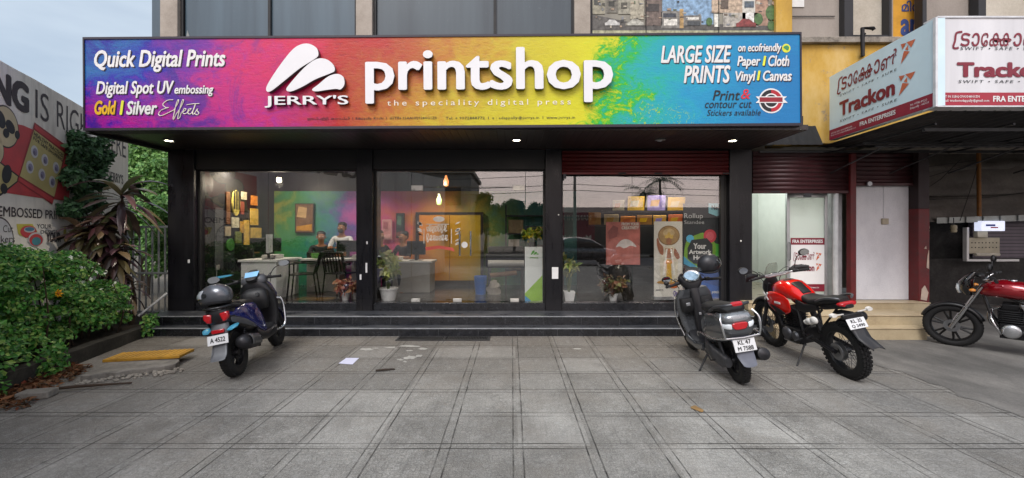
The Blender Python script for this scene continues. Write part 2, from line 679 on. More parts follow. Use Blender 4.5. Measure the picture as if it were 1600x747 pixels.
def sheet(x0, x1, y0, y1, z, nx=1, ny=1, rag=0.):
    mb = MB()
    g = [[(x0 + (x1 - x0) * i / nx, y0 + (y1 - y0) * j / ny, z) for i in range(nx + 1)] for j in range(ny + 1)]
    mb.patch(g)
    return mb

struct('ground', sheet(-1500, 1500, -1500, 1500, -.16), concrete_mat('earth', '#4a4338', '#5f574b', '#746b5c', .4))
fo = MB().bx(-9, 16, -4.6, 6.6, -.15, 0)
struct('forecourt', fo, paving_mat())
# smooth darker cement apron in front of the courier unit, ragged edge
ap = MB()
ys = [-4.5 + i * .09 for i in range(170)]
row = []
for y in ys:
    e = 4.42 + .2 * mnoise.noise(Vector((y * .9, 1.7, 0))) + .04 * mnoise.noise(Vector((y * 11, 2.2, 0))) + .07 * mnoise.noise(Vector((y * 4.3, 5.1, 0)))
    if y > 4.6:
        e -= (y - 4.6) * .13
    row.append([(e, y, .004), (e + .9, y, .004), (9, y, .004), (16, y, .004)])
ap.patch(row)
struct('concrete_apron', ap, concrete_mat('worn_cement', '#484745', '#676562', '#8a8782', 1.3, .8, 70, (1, .5, 1)))
struct('road', sheet(-60, 60, -13.5, -4.9, -.12), concrete_mat('asphalt', '#33343a', '#3f4045', '#4c4d50', 1.1, .8, 70))
struct('kerb', MB().bx(-60, 60, -4.9, -4.6, -.15, .02), concrete_mat('kerb_concrete', '#6c6a66', '#8a8883', '#a09d97', 2))
struct('far_pavement', MB().bx(-60, 60, -17, -13.5, -.15, -.02), concrete_mat('far_pavement', '#5c5852', '#77736b', '#8e897f', 2))
# ================================================================== SHOP BUILDING
YP, YG, FZ = 7.15, 7.28, .38
GRANITE = M('#232427', .22, var=.35, scale=9, name='black_granite', spec=.6)
DARKWALL = M('#1c1c20', .5, var=.3, scale=3, name='black_wall_paint')
PLASTER = concrete_mat('old_plaster', '#8d857b', '#a59c91', '#b5ada3', 2.5, .85, 45)
def soffit_mat():
    t = NT('slatted_soffit')
    co = t.coord()
    sp = t.n('SeparateXYZ')
    t.put(sp.inputs[0], co)
    fr = t.math('FRACT', t.math('MULTIPLY', sp.outputs[0], 9))
    g = t.rng(fr, .0, .12, 0, 1)
    c = t.mix(g, (.006, .006, .007, 1), t.mix(t.noise(co, 3), C('#2a2426'), C('#38302f')))
    t.pbr(c, .35, normal=t.bump(g, .6, .01))
    return t.m
def clad_mat(name, a, b, rough=.25):
    t = NT(name)
    co = t.coord()
    n1 = t.noise(t.mapping(co, (1.6, 1, .12)), 1.6, 5, .6)
    n2 = t.noise(co, 14, 6, .75)
    c = t.mix(t.rng(n1, .35, .65), C(a), C(b))
    c = t.mix(t.rng(n2, .66, .76, 0, .5), c, C('#98a0a0'))
    t.pbr(c, t.rng(n1, .3, .7, rough, rough + .15), spec=.5)
    return t.m

B = thing('shop_building', 'black fronted shop building with three glazed bays under the rainbow sign', 'building', (-1, 6.4, 0), world=True)
# steps: two black granite treads and the plinth under the glazing
st = MB()
st.bx(-5.73, 3.9, 6.40, 6.70, -.1, .118)
o = st.build('step', GRANITE, B, bevel=.006)
st = MB().bx(-5.93, 3.9, 6.66, 7.9, -.1, .25)
st.build('step', GRANITE, B, bevel=.006)
def tread_mat():
    t = NT('dusty_skylit_granite')  # dust, plus the sky's reflection put into the lighter tread colour
    co = t.coord()
    n1 = t.noise(t.mapping(co, (.7, 2, 1)), 2.5, 7, .7)
    n2 = t.noise(co, 60, 4, .7)
    c = t.ramp(t.math('ADD', t.math('MULTIPLY', n1, .75), t.math('MULTIPLY', n2, .25)), [(.35, '#222428'), (.52, '#373a40'), (.7, '#5a5a5a')])
    t.pbr(c, t.rng(n1, .35, .65, .2, .5), spec=.6)
    return t.m
TREAD = tread_mat()
MB().bx(-5.72, 3.9, 6.435, 6.655, .1, .1195).build('step_tread', TREAD, B)
MB().bx(-5.92, 3.9, 6.695, 7.145, .2, .2515).build('step_tread', TREAD, B)
NOSE = M('#9fa3a8', .4, .3, name='nosing')
MB().bx(-5.73, 3.9, 6.394, 6.43, .112, .121).build('step_nosing', NOSE, B)
MB().bx(-5.93, 3.9, 6.654, 6.69, .244, .253).build('step_nosing', NOSE, B)
def joints(x0, x1, y, z0, z1, step, name):
    mb = MB()
    x = x0 + .3
    while x < x1:
        mb.bx(x - .002, x + .002, y - .0015, y + .01, z0, z1)
        x += step
    mb.build(name, M('#4a4b4e', .7, name='grout'), B)
joints(-5.7, 3.9, 6.40, .01, .11, .61, 'tile_joints')
joints(-5.9, 3.9, 6.66, .125, .24, .61, 'tile_joints')
pl = MB()
pill = [(-5.92, -5.47), (-2.68, -2.40), (.572, .858), (3.74, 4.13)]
gaps = [(-5.47, -2.68), (-2.40, .572), (.858, 3.74)]
for a, b in gaps:
    pl.bx(a, b, 7.19, 7.6, .2, .38)
pl.build('plinth', GRANITE, B, bevel=.005)
MB().bx(-5.9, 3.9, 7.6, 10.4, .2, .378).build('shop_floor', M('#2b2927', .18, var=.25, scale=2, name='polished_floor', spec=.6), B)
def pillar_mat():
    t = NT('dusty_black_cladding')
    co = t.coord()
    sp = t.n('SeparateXYZ')
    t.put(sp.inputs[0], co)
    n1 = t.noise(t.mapping(co, (3, 3, .5)), 2.2, 7, .7)
    n2 = t.noise(co, 26, 6, .75)
    c = t.mix(t.rng(n1, .35, .65), (.006, .006, .008, 1), (.014, .014, .017, 1))
    low = t.rng(t.math('ADD', sp.outputs[2], t.math('MULTIPLY', n1, .8)), .95, .3, 0, .22)
    c = t.mix(t.math('MULTIPLY', low, t.rng(n2, .35, .65)), c, C('#6a665f'))
    c = t.mix(t.rng(n2, .68, .78, 0, .12), c, C('#77756f'))
    jz = t.math('ABSOLUTE', t.math('SUBTRACT', t.math('FRACT', t.math('DIVIDE', sp.outputs[2], .93)), .5))
    c = t.mix(t.rng(jz, .002, .004, .9, 0), c, (.002, .002, .002, 1))
    t.pbr(c, t.rng(n1, .3, .7, .22, .42), spec=.3)
    return t.m
PILLARM = pillar_mat()
for a, b in pill:
    MB().bx(a, b, YP, 7.62, .2, 3.03).build('pillar', PILLARM, B, bevel=.008)
MB().bx(-5.92, 4.13, 5.80, 7.15, 3.03, 3.10).build('soffit', soffit_mat(), B)
MB().bx(-5.95, -5.87, 5.80, 7.15, 2.98, 3.12).build('soffit_trim', MATBLACK, B)
for a, b in gaps:
    MB().bx(a, b, 7.20, 7.55, 2.69, 3.03).build('lintel', MATBLACK, B)
MB().bx(-5.92, 4.13, 5.9, 7.15, 3.10, 3.25).build('canopy_deck', DARKWALL, B)
# shop interior shell
def rainbow_wall_mat():
    t = NT('rainbow_painted_wall')
    co = t.coord('Object')
    nz = t.noise(co, 1.3, 5, .6, 1.2)
    n2 = t.noise(co, 7, 6, .7)
    sp = t.n('SeparateXYZ')
    t.put(sp.inputs[0], co)
    f = t.math('ADD', t.math('ADD', t.math('MULTIPLY', sp.outputs[0], .132), .0), t.math('ADD', t.math('MULTIPLY', t.math('SUBTRACT', nz, .5), .28), t.math('MULTIPLY', t.math('SUBTRACT', n2, .5), .12)))
    f = t.math('ADD', f, .70)
    f = t.math('ADD', f, t.math('MULTIPLY', sp.outputs[2], -.02))
    c = t.ramp(f, [(.03, '#bdb92a'), (.09, '#3f9a46'), (.17, '#1f9d74'), (.235, '#2a8fa0'), (.275, '#6a4fb0'), (.33, '#c04fae'), (.41, '#d8427e'), (.49, '#e2743a'), (.58, '#e89a26'), (.67, '#c9b32a'), (.75, '#6d9a3c'), (.86, '#2b8a83')])
    c = t.mix(.22, c, (.16, .15, .14, 1))
    c = t.mix(t.rng(t.noise(co, 18, 5, .75), .5, .75, 0, .4), c, t.mix(.6, c, (.03, .03, .03, 1)))
    t.pbr(c, .5)
    return t.m
bw = MB().bx(-5.75, 1.5, 9.62, 9.75, .3, 2.55)
bo = bw.build('back_wall', rainbow_wall_mat(), B)
MB().bx(-5.75, 3.95, 9.63, 9.76, 2.55, 3.0).build('back_wall', DARKWALL, B)
MB().bx(1.5, 3.95, 9.60, 9.75, .3, 2.6).build('back_wall', DARKWALL, B)
MB().bx(-5.92, -5.5, 7.62, 9.62, .3, 3.0).build('side_wall', DARKWALL, B)
MB().bx(3.74, 3.95, 7.62, 9.6, .3, 3.0).build('side_wall', DARKWALL, B)
MB().bx(-5.9, 4.0, 7.55, 9.8, 2.97, 3.08).build('shop_ceiling', DARKWALL, B)
# glazing: panes with joints, central door leaf
def pane(x0, x1, z0, z1, y=YG, name='window_pane'):
    return MB().bx(x0, x1, y, y + .010, z0, z1).build(name, GLASS, B, smooth=0)
for (x0, x1) in [(-5.47, -4.27), (-4.262, -2.68)]:
    pane(x0, x1, .383, 2.69)
pane(-2.40, -1.765, .383, 2.69)
pane(-.15 + .39, .572, .383, 2.69)
pane(-1.755, .23, 2.395, 2.69)
d1 = pane(-1.757, -.755, .40, 2.385, name='glass_door')
d2 = pane(-.748, .23, .40, 2.385, name='glass_door')
for (x0, x1) in [(.858, 2.10), (2.108, 3.70)]:
    pane(x0, x1, .383, 2.62)
PATCH = M('#c9c7c0', .3, .3, name='patch_fitting')
for d, xs in ((d1, (-1.76,)), (d2, (.02,))):
    for x in xs:
        MB().bx(x, x + .2, YG - .016, YG + .026, 2.33, 2.42).build('top_patch', PATCH, d, bevel=.004)
for d, x in ((d1, -1.76), (d1, -1.03), (d2, -.03)):
    MB().bx(x, x + .15, YG - .02, YG + .03, .384, .44).build('floor_patch', PATCH, d, bevel=.004)
for d, x in ((d1, -.93 + .02), (d2, -.74 + .02)):
    mb = MB().tube([(x, YG - .045, 1.19), (x, YG - .045, 1.62)], .016, 10)
    for z in (1.25, 1.56):
        mb.tube([(x, YG - .045, z), (x, YG + .02, z)], .010, 8)
    mb.build('door_handle', CHROME, d)
mb = MB().tube([(-.83, YG - .012, 1.38), (-.83, YG - .001, 1.38)], .055, 20)
mb.build('push_sticker', WHITE, d1)
# slim black frames of the glazing
fr = MB()
for a, b in gaps:
    fr.bx(a, a + .03, YG - .02, YG + .03, .38, 2.69)
    fr.bx(b - .03, b, YG - .02, YG + .03, .38, 2.69)
    fr.bx(a + .03, b - .03, YG - .02, YG + .03, 2.665, 2.692)
fr.bx(3.64, 3.70, YG - .03, YG + .03, .38, 2.66)
fr.build('window_frame', MATBLACK, B)
# red roller shutter rolled up over the right bay
def shutter_slats(x0, x1, z0, z1, y, pitch=.075, amp=.016):
    mb = MB()
    g = []
    n = int((z1 - z0) / pitch * 8)
    for i in range(n + 1):
        z = z0 + (z1 - z0) * i / n
        q = (z - z0) / pitch % 1.0
        yy = y - amp * (sin(pi * q)) ** .8 if q < .85 else y
        g.append([(x0, yy, z), (x1, yy, z)])
    mb.patch(g)
    return mb
REDSHUT = M('#5e1a1c', .4, .3, var=.2, scale=4, dirt=.3, name='red_shutter_paint')
so = shutter_slats(.86, 3.73, 2.63, 3.0, 7.172, .068).build('roller_shutter', REDSHUT, B, smooth=60, solid=.004, fix=False)
MB().bx(.86, 3.73, 7.150, 7.186, 2.595, 2.632).build('bottom_rail', REDSHUT, so, bevel=.004)
mb = MB()
for x in (1.83, 2.45, 3.62):
    mb.bx(x, x + .13, 7.142, 7.152, 2.60, 2.625)
mb.build('lock_plate', MATBLACK, so)
MB().bx(.88, .93, 7.13, 7.15, 2.52, 2.6).build('shutter_lock', DARKSTEEL, so)
# small things fixed on the pillars
MB().bx(.685, .795, 7.135, 7.151, .80, 1.0).build('notice_plate', WHITE, B, bevel=.003)
mb = MB()
for (x, z, wd, h) in [(-2.50, .99, .03, .17), (-2.60, .83, .03, .09), (-2.49, 1.42, .025, .05), (-5.55, 1.1, .03, .06), (2.0 + 1.93, 1.45, .02, .03), (.80, 1.9, .02, .02)]:
    mb.bx(x - wd / 2, x + wd / 2, 7.138, 7.152, z - h / 2, z + h / 2)
mb.build('lock_plate', WHITE, B, bevel=.003)

# ---- upper storey over the sign
YU = 7.15
UP0, UP1 = 2.95, 8.6
cols = [(-6.02, -5.72), (-2.67, -2.39), (1.067, 1.342)]
for a, b in cols:
    MB().bx(a, b, YU - .04, YU + .4, 3.1, UP1).build('concrete_column', PLASTER, B, bevel=.01)
BLUEPANE = clad_mat('grey_film_glass', '#3d505c', '#4c616e', .3)
GREYPANE = clad_mat('dark_film_glass', '#3a464e', '#47545c', .3)
for a, b, mt_ in [(-6.24, -6.03, BLUEPANE), (-5.66, -4.19, BLUEPANE), (-4.182, -2.71, BLUEPANE), (-2.34, -.30, GREYPANE), (-.292, 1.03, GREYPANE)]:
    MB().bx(a, b, YU + .06, YU + .1, 3.1, UP1).build('window_panel', mt_, B)
mb = MB()
for x in (-5.69, -4.186, -2.69, -2.365, -.296, 1.048, 1.365):
    mb.bx(x - .022, x + .022, YU + .02, YU + .11, 3.1, UP1)
mb.build('window_mullion', MATBLACK, B)
FILM = M('#8a8f8e', .6, var=.15, name='torn_film')
mb = MB()
mb.prism([(-6.2, 4.55), (-6.03, 4.35), (-6.03, 4.85), (-6.1, 4.97), (-6.14, 4.9), (-6.2, 4.9)], YU + .052, YU + .058)
mb.prism([(-5.63, 4.3), (-5.28, 4.3), (-5.28, 4.42), (-5.6, 4.55), (-5.64, 4.5)], YU + .052, YU + .058)
mb.prism([(-5.62, 5.1), (-5.5, 4.75), (-5.58, 4.72), (-5.64, 5.0)], YU + .052, YU + .058)
mb.build('torn_film', FILM, B)
# body of the building behind the front
MB().bx(-6.23, -5.95, YU + .12, 14, 3.1, UP1).build('side_wall', PLASTER, B)
MB().bx(-5.94, 4.7, 10, 14, 0, UP1).build('rear_block', PLASTER, B)
MB().bx(-5.92, 4.1, YU + .42, 10, 3.1, 3.3).build('floor_slab', PLASTER, B)
MB().bx(-6.3, 4.8, YU - .05, 14.1, UP1, UP1 + .3).build('roof', PLASTER, B)

# ---- printed window film with houses (right upper window)
FL = thing('window_mural', 'printed film of modern houses and cars filling the upper window above the turquoise sign end', 'mural', (2.93, YU + .02, 3.3))
X0, X1 = 1.39, 4.5
def wz(u, v):     # photo pixel -> local on the mural plane
    p = PX(u, v, YU + .03)
    return (p.x - 2.93, p.z - 3.3)
def dpoly(parent, uvs, y, col, name='printed_shape', rough=.45):
    return decal(parent, [wz(*q) for q in uvs], y, M(col, rough, var=.5, scale=17))
o = MB().bx(X0 - 2.93, X1 - 2.93, .02, .06, -.2, UP1 - 3.3).build('film_panel', clad_mat('printed_film', '#77746a', '#8d8a7d', .35), FL)
dpoly(FL, [(1035, 48), (1115, 48), (1115, -60), (1035, -60)], .016, '#7f9db8')
dpoly(FL, [(924, 47), (1212, 47), (1212, 36), (1110, 38), (1010, 40), (924, 22)], .013, '#54524e')
dpoly(FL, [(924, 52), (1212, 52), (1212, 47.5), (924, 47.5)], .012, '#a2a284')
for (u0, u1, v0, v1, c) in [(924, 945, -10, 22, '#8c8876'), (948, 965, -20, 20, '#6b685e'), (966, 985, -30, 22, '#8f8c7d'), (985, 1006, -8, 30, '#a39d8a'), (1008, 1034, -20, 40, '#6a5d55'), (1033, 1062, 17, 44, '#7c7a74'), (1062, 1068, 14, 44, '#a88a5a'), (1068, 1096, 24, 40, '#77756f'), (1112, 1160, -40, 20, '#b3a08a'), (1160, 1180, -30, 38, '#c1bfb5'), (1180, 1200, -40, 40, '#9c7f6c'), (1130, 1185, 20, 42, '#a9a59b')]:
    dpoly(FL, [(u0, v1), (u1, v1), (u1, v0), (u0, v0)], .010, c)
for (u0, u1, v0, v1, c) in [(928, 938, 0, 8, '#3f413c'), (951, 960, 2, 10, '#34352f'), (970, 980, 4, 14, '#4c4a40'), (1036, 1056, 21, 27, '#3a4048'), (1037, 1058, 30, 40, '#d0cec4'), (1072, 1092, 27, 31, '#d8d6cc'), (1074, 1094, 33, 40, '#454a4c'), (1126, 1138, 0, 14, '#5b5046'), (1163, 1178, 2, 12, '#54606a'), (1165, 1178, 20, 36, '#e0ddd2'), (1116, 1124, 22, 42, '#d9d6cb'), (1010, 1030, 6, 18, '#3e3a38')]:
    dpoly(FL, [(u0, v1), (u1, v1), (u1, v0), (u0, v0)], .007, c)
rr = np.random.RandomState(77)
for k in range(120):
    u, v = 926 + 282 * rr.rand(), -25 + 66 * rr.rand()
    if 1064 < u < 1112 and v < 18:
        continue
    a_, b_ = 1.5 + 5 * rr.rand(), 1.2 + 4 * rr.rand() ** 2
    c_ = ['#4a4842', '#8f8a7c', '#b3ab9a', '#6a5d50', '#38393a', '#5c6650', '#9a8672', '#787a7c'][rr.randint(8)]
    pts = [(u, v + b_), (u + a_, v + b_ * (1 + .3 * rr.normal())), (u + a_, v), (u, v + .2 * b_ * rr.normal())]
    dpoly(FL, pts, .0065 - .00002 * k, c_)
def carp(u, v, s, c):
    pts = [(0, 0), (0, -4), (3, -5), (7, -9), (15, -9), (20, -5), (23, -4), (23, 0)]
    dpoly(FL, [(u + a * s, v + b * s) for a, b in pts], .004, c)
carp(945, 40, 1.0, '#b9b9b4')
carp(980, 40, 1.1, '#a8a79c')
carp(1150, 42, 1.35, '#7e3a38')
mb = MB()
for u in (1010, 1124):
    x = (u - 800) * YU / F - 2.93
    mb.bx(x - .006, x + .006, -.004, .0, .2, 4)
mb.build('film_seam', MATBLACK, FL)
for i, (u, v, s) in enumerate([(1185, 30, 7), (1205, 20, 9), (1205, 40, 6), (1108, 34, 5)]):
    dpoly(FL, circ(u, v, s, s * 1.3, 11), .005, '#4b6a3d')

# ---- rainbow sign over the shop front -------------------------------------------------
YS = 5.73
KS = YS / F
SG = thing('shop_sign', 'long rainbow coloured sign box with raised white lettering above the shop front', 'sign', (PX(691.5, 127.2, YS)), (0, -R(.41), 0))
SW, SH = 1117 * KS / 2, 138.5 * KS / 2
def sg(u, v):
    vc = 131 - (u - 133) * 8 / 1117 * .98
    return ((u - 691.5) * KS, -(v - vc) * KS)
def sign_mat():
    t = NT('rainbow_print')
    co = t.coord('Object')
    sp = t.n('SeparateXYZ')
    t.put(sp.inputs[0], co)
    x, z = sp.outputs[0], sp.outputs[2]
    n1 = t.noise(co, .75, 3, .5, .6)
    n2 = t.noise(t.mapping(co, (1, 1, 1.6), rot=(0, R(35), 0)), 3.2, 7, .72, 1.5)
    br = t.noise(t.mapping(co, (1, 1, 5), rot=(0, R(38), 0)), 7, 6, .7, .8)
    f = t.math('ADD', t.math('DIVIDE', x, 2 * SW), .5)
    f = t.math('ADD', f, t.math('MULTIPLY', t.math('SUBTRACT', n1, .5), .2))
    f = t.math('ADD', f, t.math('MULTIPLY', t.math('SUBTRACT', n2, .5), .17))
    f = t.math('SUBTRACT', f, t.math('MULTIPLY', z, .05))
    c = t.ramp(f, [(.0, '#0a63a4'), (.06, '#2440a4'), (.10, '#4d1f9c'), (.15, '#7c1a94'), (.20, '#c41a72'), (.26, '#d01a52'), (.31, '#bd2234'), (.38, '#b0351c'), (.44, '#b35a12'), (.51, '#c09414'), (.58, '#c6b80c'), (.735, '#d3d206'), (.765, '#46b060'), (.80, '#04a6ae'), (.87, '#0296c2'), (1.0, '#0478b6')])
    # magenta wash low on the left half
    lm = t.math('MULTIPLY', t.rng(x, -SW * .25, -SW * .48, 0, 1), t.rng(z, .18, -.42, 0, 1))
    lm = t.math('MULTIPLY', lm, t.rng(n2, .34, .62, .15, 1))
    c = t.mix(lm, c, C('#ae1688'))
    pm = t.math('MULTIPLY', t.rng(x, -SW * .40, -SW * .62, 0, 1), t.rng(t.noise(t.mapping(co, loc=(2, 0, 6)), 1.6, 6, .65, 1), .5, .62, 0, .8))
    c = t.mix(pm, c, C('#38208c'))
    # flecks of yellow paint spreading into the turquoise
    fl = t.noise(t.mapping(co, loc=(5, 0, 3)), 16, 5, .75, 1.4)
    fm = t.math('MULTIPLY', t.rng(fl, .55, .62), t.math('MULTIPLY', t.rng(x, SW * .44, SW * .52, 0, 1), t.rng(t.math('ADD', x, t.math('MULTIPLY', z, 1.6)), SW * .62, SW * .44, 0, 1)))
    c = t.mix(fm, c, C('#d6cf1f'))
    gm = t.math('MULTIPLY', t.rng(fl, .5, .6), t.math('MULTIPLY', t.rng(x, SW * .40, SW * .47, 0, 1), t.rng(x, SW * .55, SW * .48, 0, 1)))
    c = t.mix(t.math('MULTIPLY', gm, .7), c, C('#2f9a7c'))
    # brush streaks: raised light and dark ridges of paint
    c = t.mix(t.math('MULTIPLY', t.rng(br, .3, .48, .55, 0), t.rng(x, SW * .2, SW * .5, 1, .25)), c, t.mix(.6, c, (.05, .005, .05, 1)))
    c = t.mix(t.math('MULTIPLY', t.rng(br, .58, .74, 0, .14), t.rng(x, -SW * .1, SW * .3, 1, 0)), c, t.mix(.4, c, (.9, .5, .5, 1)))
    c = t.mix(t.rng(x, -SW * .2, SW * .7, 0, .35), c, t.ramp(f, [(.0, '#0f3f9e'), (.45, '#bf611b'), (.53, '#c88c16'), (.60, '#cdb90c'), (.735, '#d8d406'), (.77, '#2fb082'), (.80, '#04a6ae'), (.87, '#0296c2'), (1.0, '#0478b6')]))
    hs = t.n('HueSaturation')
    hs.inputs['Saturation'].default_value = 1.42
    hs.inputs['Value'].default_value = .93
    t.put(hs.inputs['Color'], c)
    c = hs.outputs[0]
    t.pbr(c, .42, normal=t.bump(t.math('ADD', br, fl), .35, .01))
    return t.m
MB().bx(-SW, SW, 0, .16, -SH, SH).build('sign_panel', sign_mat(), SG, world=False)
fb = MB()
fb.bx(-SW - .02, SW + .02, -.012, .20, SH, SH + .03)
fb.bx(-SW - .02, SW + .02, -.012, .20, -SH - .035, -SH)
fb.bx(-SW - .02, -SW, -.012, .20, -SH, SH)
fb.bx(SW, SW + .02, -.012, .20, -SH, SH)
fb.build('sign_frame', M('#2a2430', .5, name='sign_frame_paint'), SG, world=False)
SILV = M('#dcdcda', .3, var=.1, scale=14, name='print_white')
LETW = M('#dfe0e2', .35, var=.02, name='letter_face')
LETS = M('#5a5658', .5, var=.1, name='letter_side')
GOLD = M('#e3b32e', .35, var=.2, scale=14, name='print_gold')
SHAD = M('#2a1a2c', .5, var=.1, name='print_shadow')
YEL = M('#dfe23a', .45, name='print_yellow')
INK = M('#15181c', .5, name='print_ink')
REDINK = M('#d3263a', .5, name='print_red')
CREAM = M('#e6e0cf', .5, name='print_cream')
def st_(s, u0, v1, u1, v0, mat=SILV, bold=.02, shear=0., sp=1., shadow=True, name='lettering', **k):
    a, b = sg(u0, v1), sg(u1, v0)
    zoff = 0
    # the sign is levelled by its own tilt, so boxes are taken at the middle of the word
    if shadow:
        letters(SG, s, a[0] + .012, a[1] - .012 , b[0] + .012, b[1] - .012, -.003, SHAD, bold, shear, sp, name='letter_shadow', **k)
    return letters(SG, s, a[0], a[1], b[0], b[1], -.006, mat, bold, shear, sp, name=name, **k)
st_('Quick Digital Prints', 148, 113.5, 353, 77, bold=.028, shear=.22)
st_('Digital Spot UV', 150.6, 153.5, 272.5, 126, bold=.028, shear=.22)
st_('embossing', 273, 151, 334, 132.5, bold=.025, shear=.22)
st_('Gold', 148, 179.5, 182, 157, GOLD, bold=.04, shear=.22)
st_('I', 187, 179.5, 194, 157, YEL, bold=.05, shear=.22)
st_('Silver', 197.5, 179.5, 246, 157.5, bold=.03, shear=.22)
# handwritten word
def script(parent, strokes, r, y, mat, name='lettering'):
    mb = MB()
    for s_ in strokes:
        pts = [(sg(*q)[0], y, sg(*q)[1]) for q in spline(s_, 6, False)]
        mb.tube(pts, r, 5)
    return mb.build(name, mat, parent, 60, world=False)
script(SG, [[(271, 156), (262, 157), (255, 163), (259, 168), (264, 168), (253, 172), (248, 178), (252, 181), (262, 177), (272, 172)],
            [(272, 172), (279, 160), (279, 156), (276, 162), (271, 184), (272, 186), (276, 178), (281, 171), (287, 159), (286, 156), (283, 164), (278, 184), (281, 184), (284, 176), (288, 174), (291, 171), (288, 170), (286, 176), (290, 178), (295, 174), (299, 170), (295, 171), (294, 177), (298, 178), (303, 171), (306, 162), (303, 170), (301, 178), (304, 177.5), (309, 170), (308.5, 173), (311, 177), (308, 179.5), (305, 178)],
            [(292, 164), (302, 162.5), (312, 162)]], .006, -.006, CREAM)
# the three blades of the emblem, raised
def blade(pts_px):
    pts = spline([sg(400 + .241 * a, 40 + .241 * b) for a, b in pts_px], 5)
    mb = MB()
    mb.prism(pts, -.066, -.012)
    o = mb.build('emblem_blade', LETS, SG, 40, world=False)
    f = MB().prism(pts, -.070, -.0665).build('emblem_face', LETW, o, 40, world=False, bevel=0)
    return o
blade([(85, 430), (98, 385), (170, 275), (250, 175), (305, 138), (360, 132), (408, 158), (421, 198), (402, 226), (300, 290), (200, 370), (115, 435)])
blade([(213, 425), (245, 378), (320, 295), (380, 245), (430, 225), (482, 236), (518, 270), (524, 304), (500, 320), (400, 360), (320, 405), (245, 437)])
blade([(379, 425), (420, 392), (470, 350), (510, 330), (548, 326), (580, 346), (586, 392), (562, 424), (530, 421), (470, 428), (405, 437)])
def raised(s, u0, v1, u1, v0, d, bold, **k):
    a, b = sg(u0, v1), sg(u1, v0)
    o = letters(SG, s, a[0], a[1], b[0], b[1], -.012, LETS, bold, depth=d, name='raised_lettering', **k)
    letters(SG, s, a[0], a[1], b[0], b[1], -.012 - d - .001, LETW, bold, name='letter_face', **k)
    return o
raised("JERRY'S", 416, 169.7, 546, 150, .03, .016)
raised('printshop', 573.5, 164.5, 956, 76, .06, .021)
st_('the speciality digital press', 605, 168, 891.5, 154.5, CREAM, bold=.0, sp=1.45, shadow=False)
st_('\u0d07\u0d1f\u0d2a\u0d4d\u0d2a\u0d33\u0d4d\u0d33\u0d3f, \u0d15\u0d4a\u0d1a\u0d4d\u0d1a\u0d3f  I  Edappally, Kochi  I  GSTIN 32AAHFJ9284G1Z5', 480, 188.5, 682, 181.5, INK, bold=.0, shadow=False, res=1)
st_('Tel: + 9072888772  I  e : edappally@jerrys.in  I  www.jerrys.in', 696, 188, 898, 181, INK, bold=.0, shadow=False, res=1)
st_('LARGE SIZE', 1032.5, 99, 1142.7, 70.6, bold=.028, shear=.22)
st_('PRINTS', 1068, 130.4, 1141, 102, bold=.028, shear=.22)
st_('on ecofriendly', 1153, 84.6, 1221, 67.7, bold=.025, shear=.22)
st_('Paper', 1151.6, 108, 1188, 87.5, bold=.028, shear=.22)
st_('I', 1191, 103, 1197, 87.5, YEL, bold=.05, shear=.22)
st_('Cloth', 1200, 104, 1233, 86.5, bold=.028, shear=.22)
st_('Vinyl', 1148.7, 131.6, 1180.5, 111, bold=.028, shear=.22)
st_('I', 1182, 126, 1188, 110.5, YEL, bold=.05, shear=.22)
st_('Canvas', 1191.6, 127, 1236.7, 110, bold=.028, shear=.22)
st_('Print', 1113, 157, 1156, 141, INK, bold=.012, shear=.25, shadow=False)
st_('&', 1157, 155, 1172, 139.5, REDINK, bold=.01, shear=.2, shadow=False)
st_('contour cut', 1101, 169, 1174, 158.6, INK, bold=.004, shear=.25, shadow=False)
st_('Stickers available', 1104, 181, 1188, 171, INK, bold=0, shear=.25, shadow=False)
def sdec(pts, y, mat, name='printed_shape'):
    return decal(SG, [sg(*p) for p in pts], y, mat, name)
sdec(circ(1228.5, 75.5, 6.6, 6.9), -.004, YEL, 'globe_mark')
sdec(spline([(1224, 74), (1229, 71), (1233, 74), (1231, 79), (1227, 77)], 5), -.006, M('#3f8f5a', .5), 'globe_mark')
sdec(circ(1204.5, 157.6, 19.5), -.003, WHITE, 'round_badge')
sdec(circ(1204.5, 157.6, 17.2), -.005, INK, 'round_badge')
sdec(circ(1204.5, 157.6, 17.2, n=20, a0=-pi / 2, a1=pi / 2), -.0055, M('#b01c2e', .5), 'round_badge')
sdec(circ(1204.5, 157.6, 11.5), -.006, WHITE, 'round_badge')
sdec(circ(1204.5, 157.6, 9.5), -.007, INK, 'round_badge')
sdec([(1180, 151), (1229, 151), (1224, 155), (1230, 161), (1180, 161), (1185, 156)], -.008, WHITE, 'badge_ribbon')
sdec([(1186, 152.3), (1222, 152.3), (1222, 159.6), (1186, 159.6)], -.009, M('#8c1a28', .5), 'badge_ribbon')
st_('GUARANTEE', 1187.5, 158.6, 1220.5, 153.4, WHITE, bold=.02, shadow=False)
for o in SG.children:
    if o.name.startswith('lettering') and o.location.y == 0:
        pass
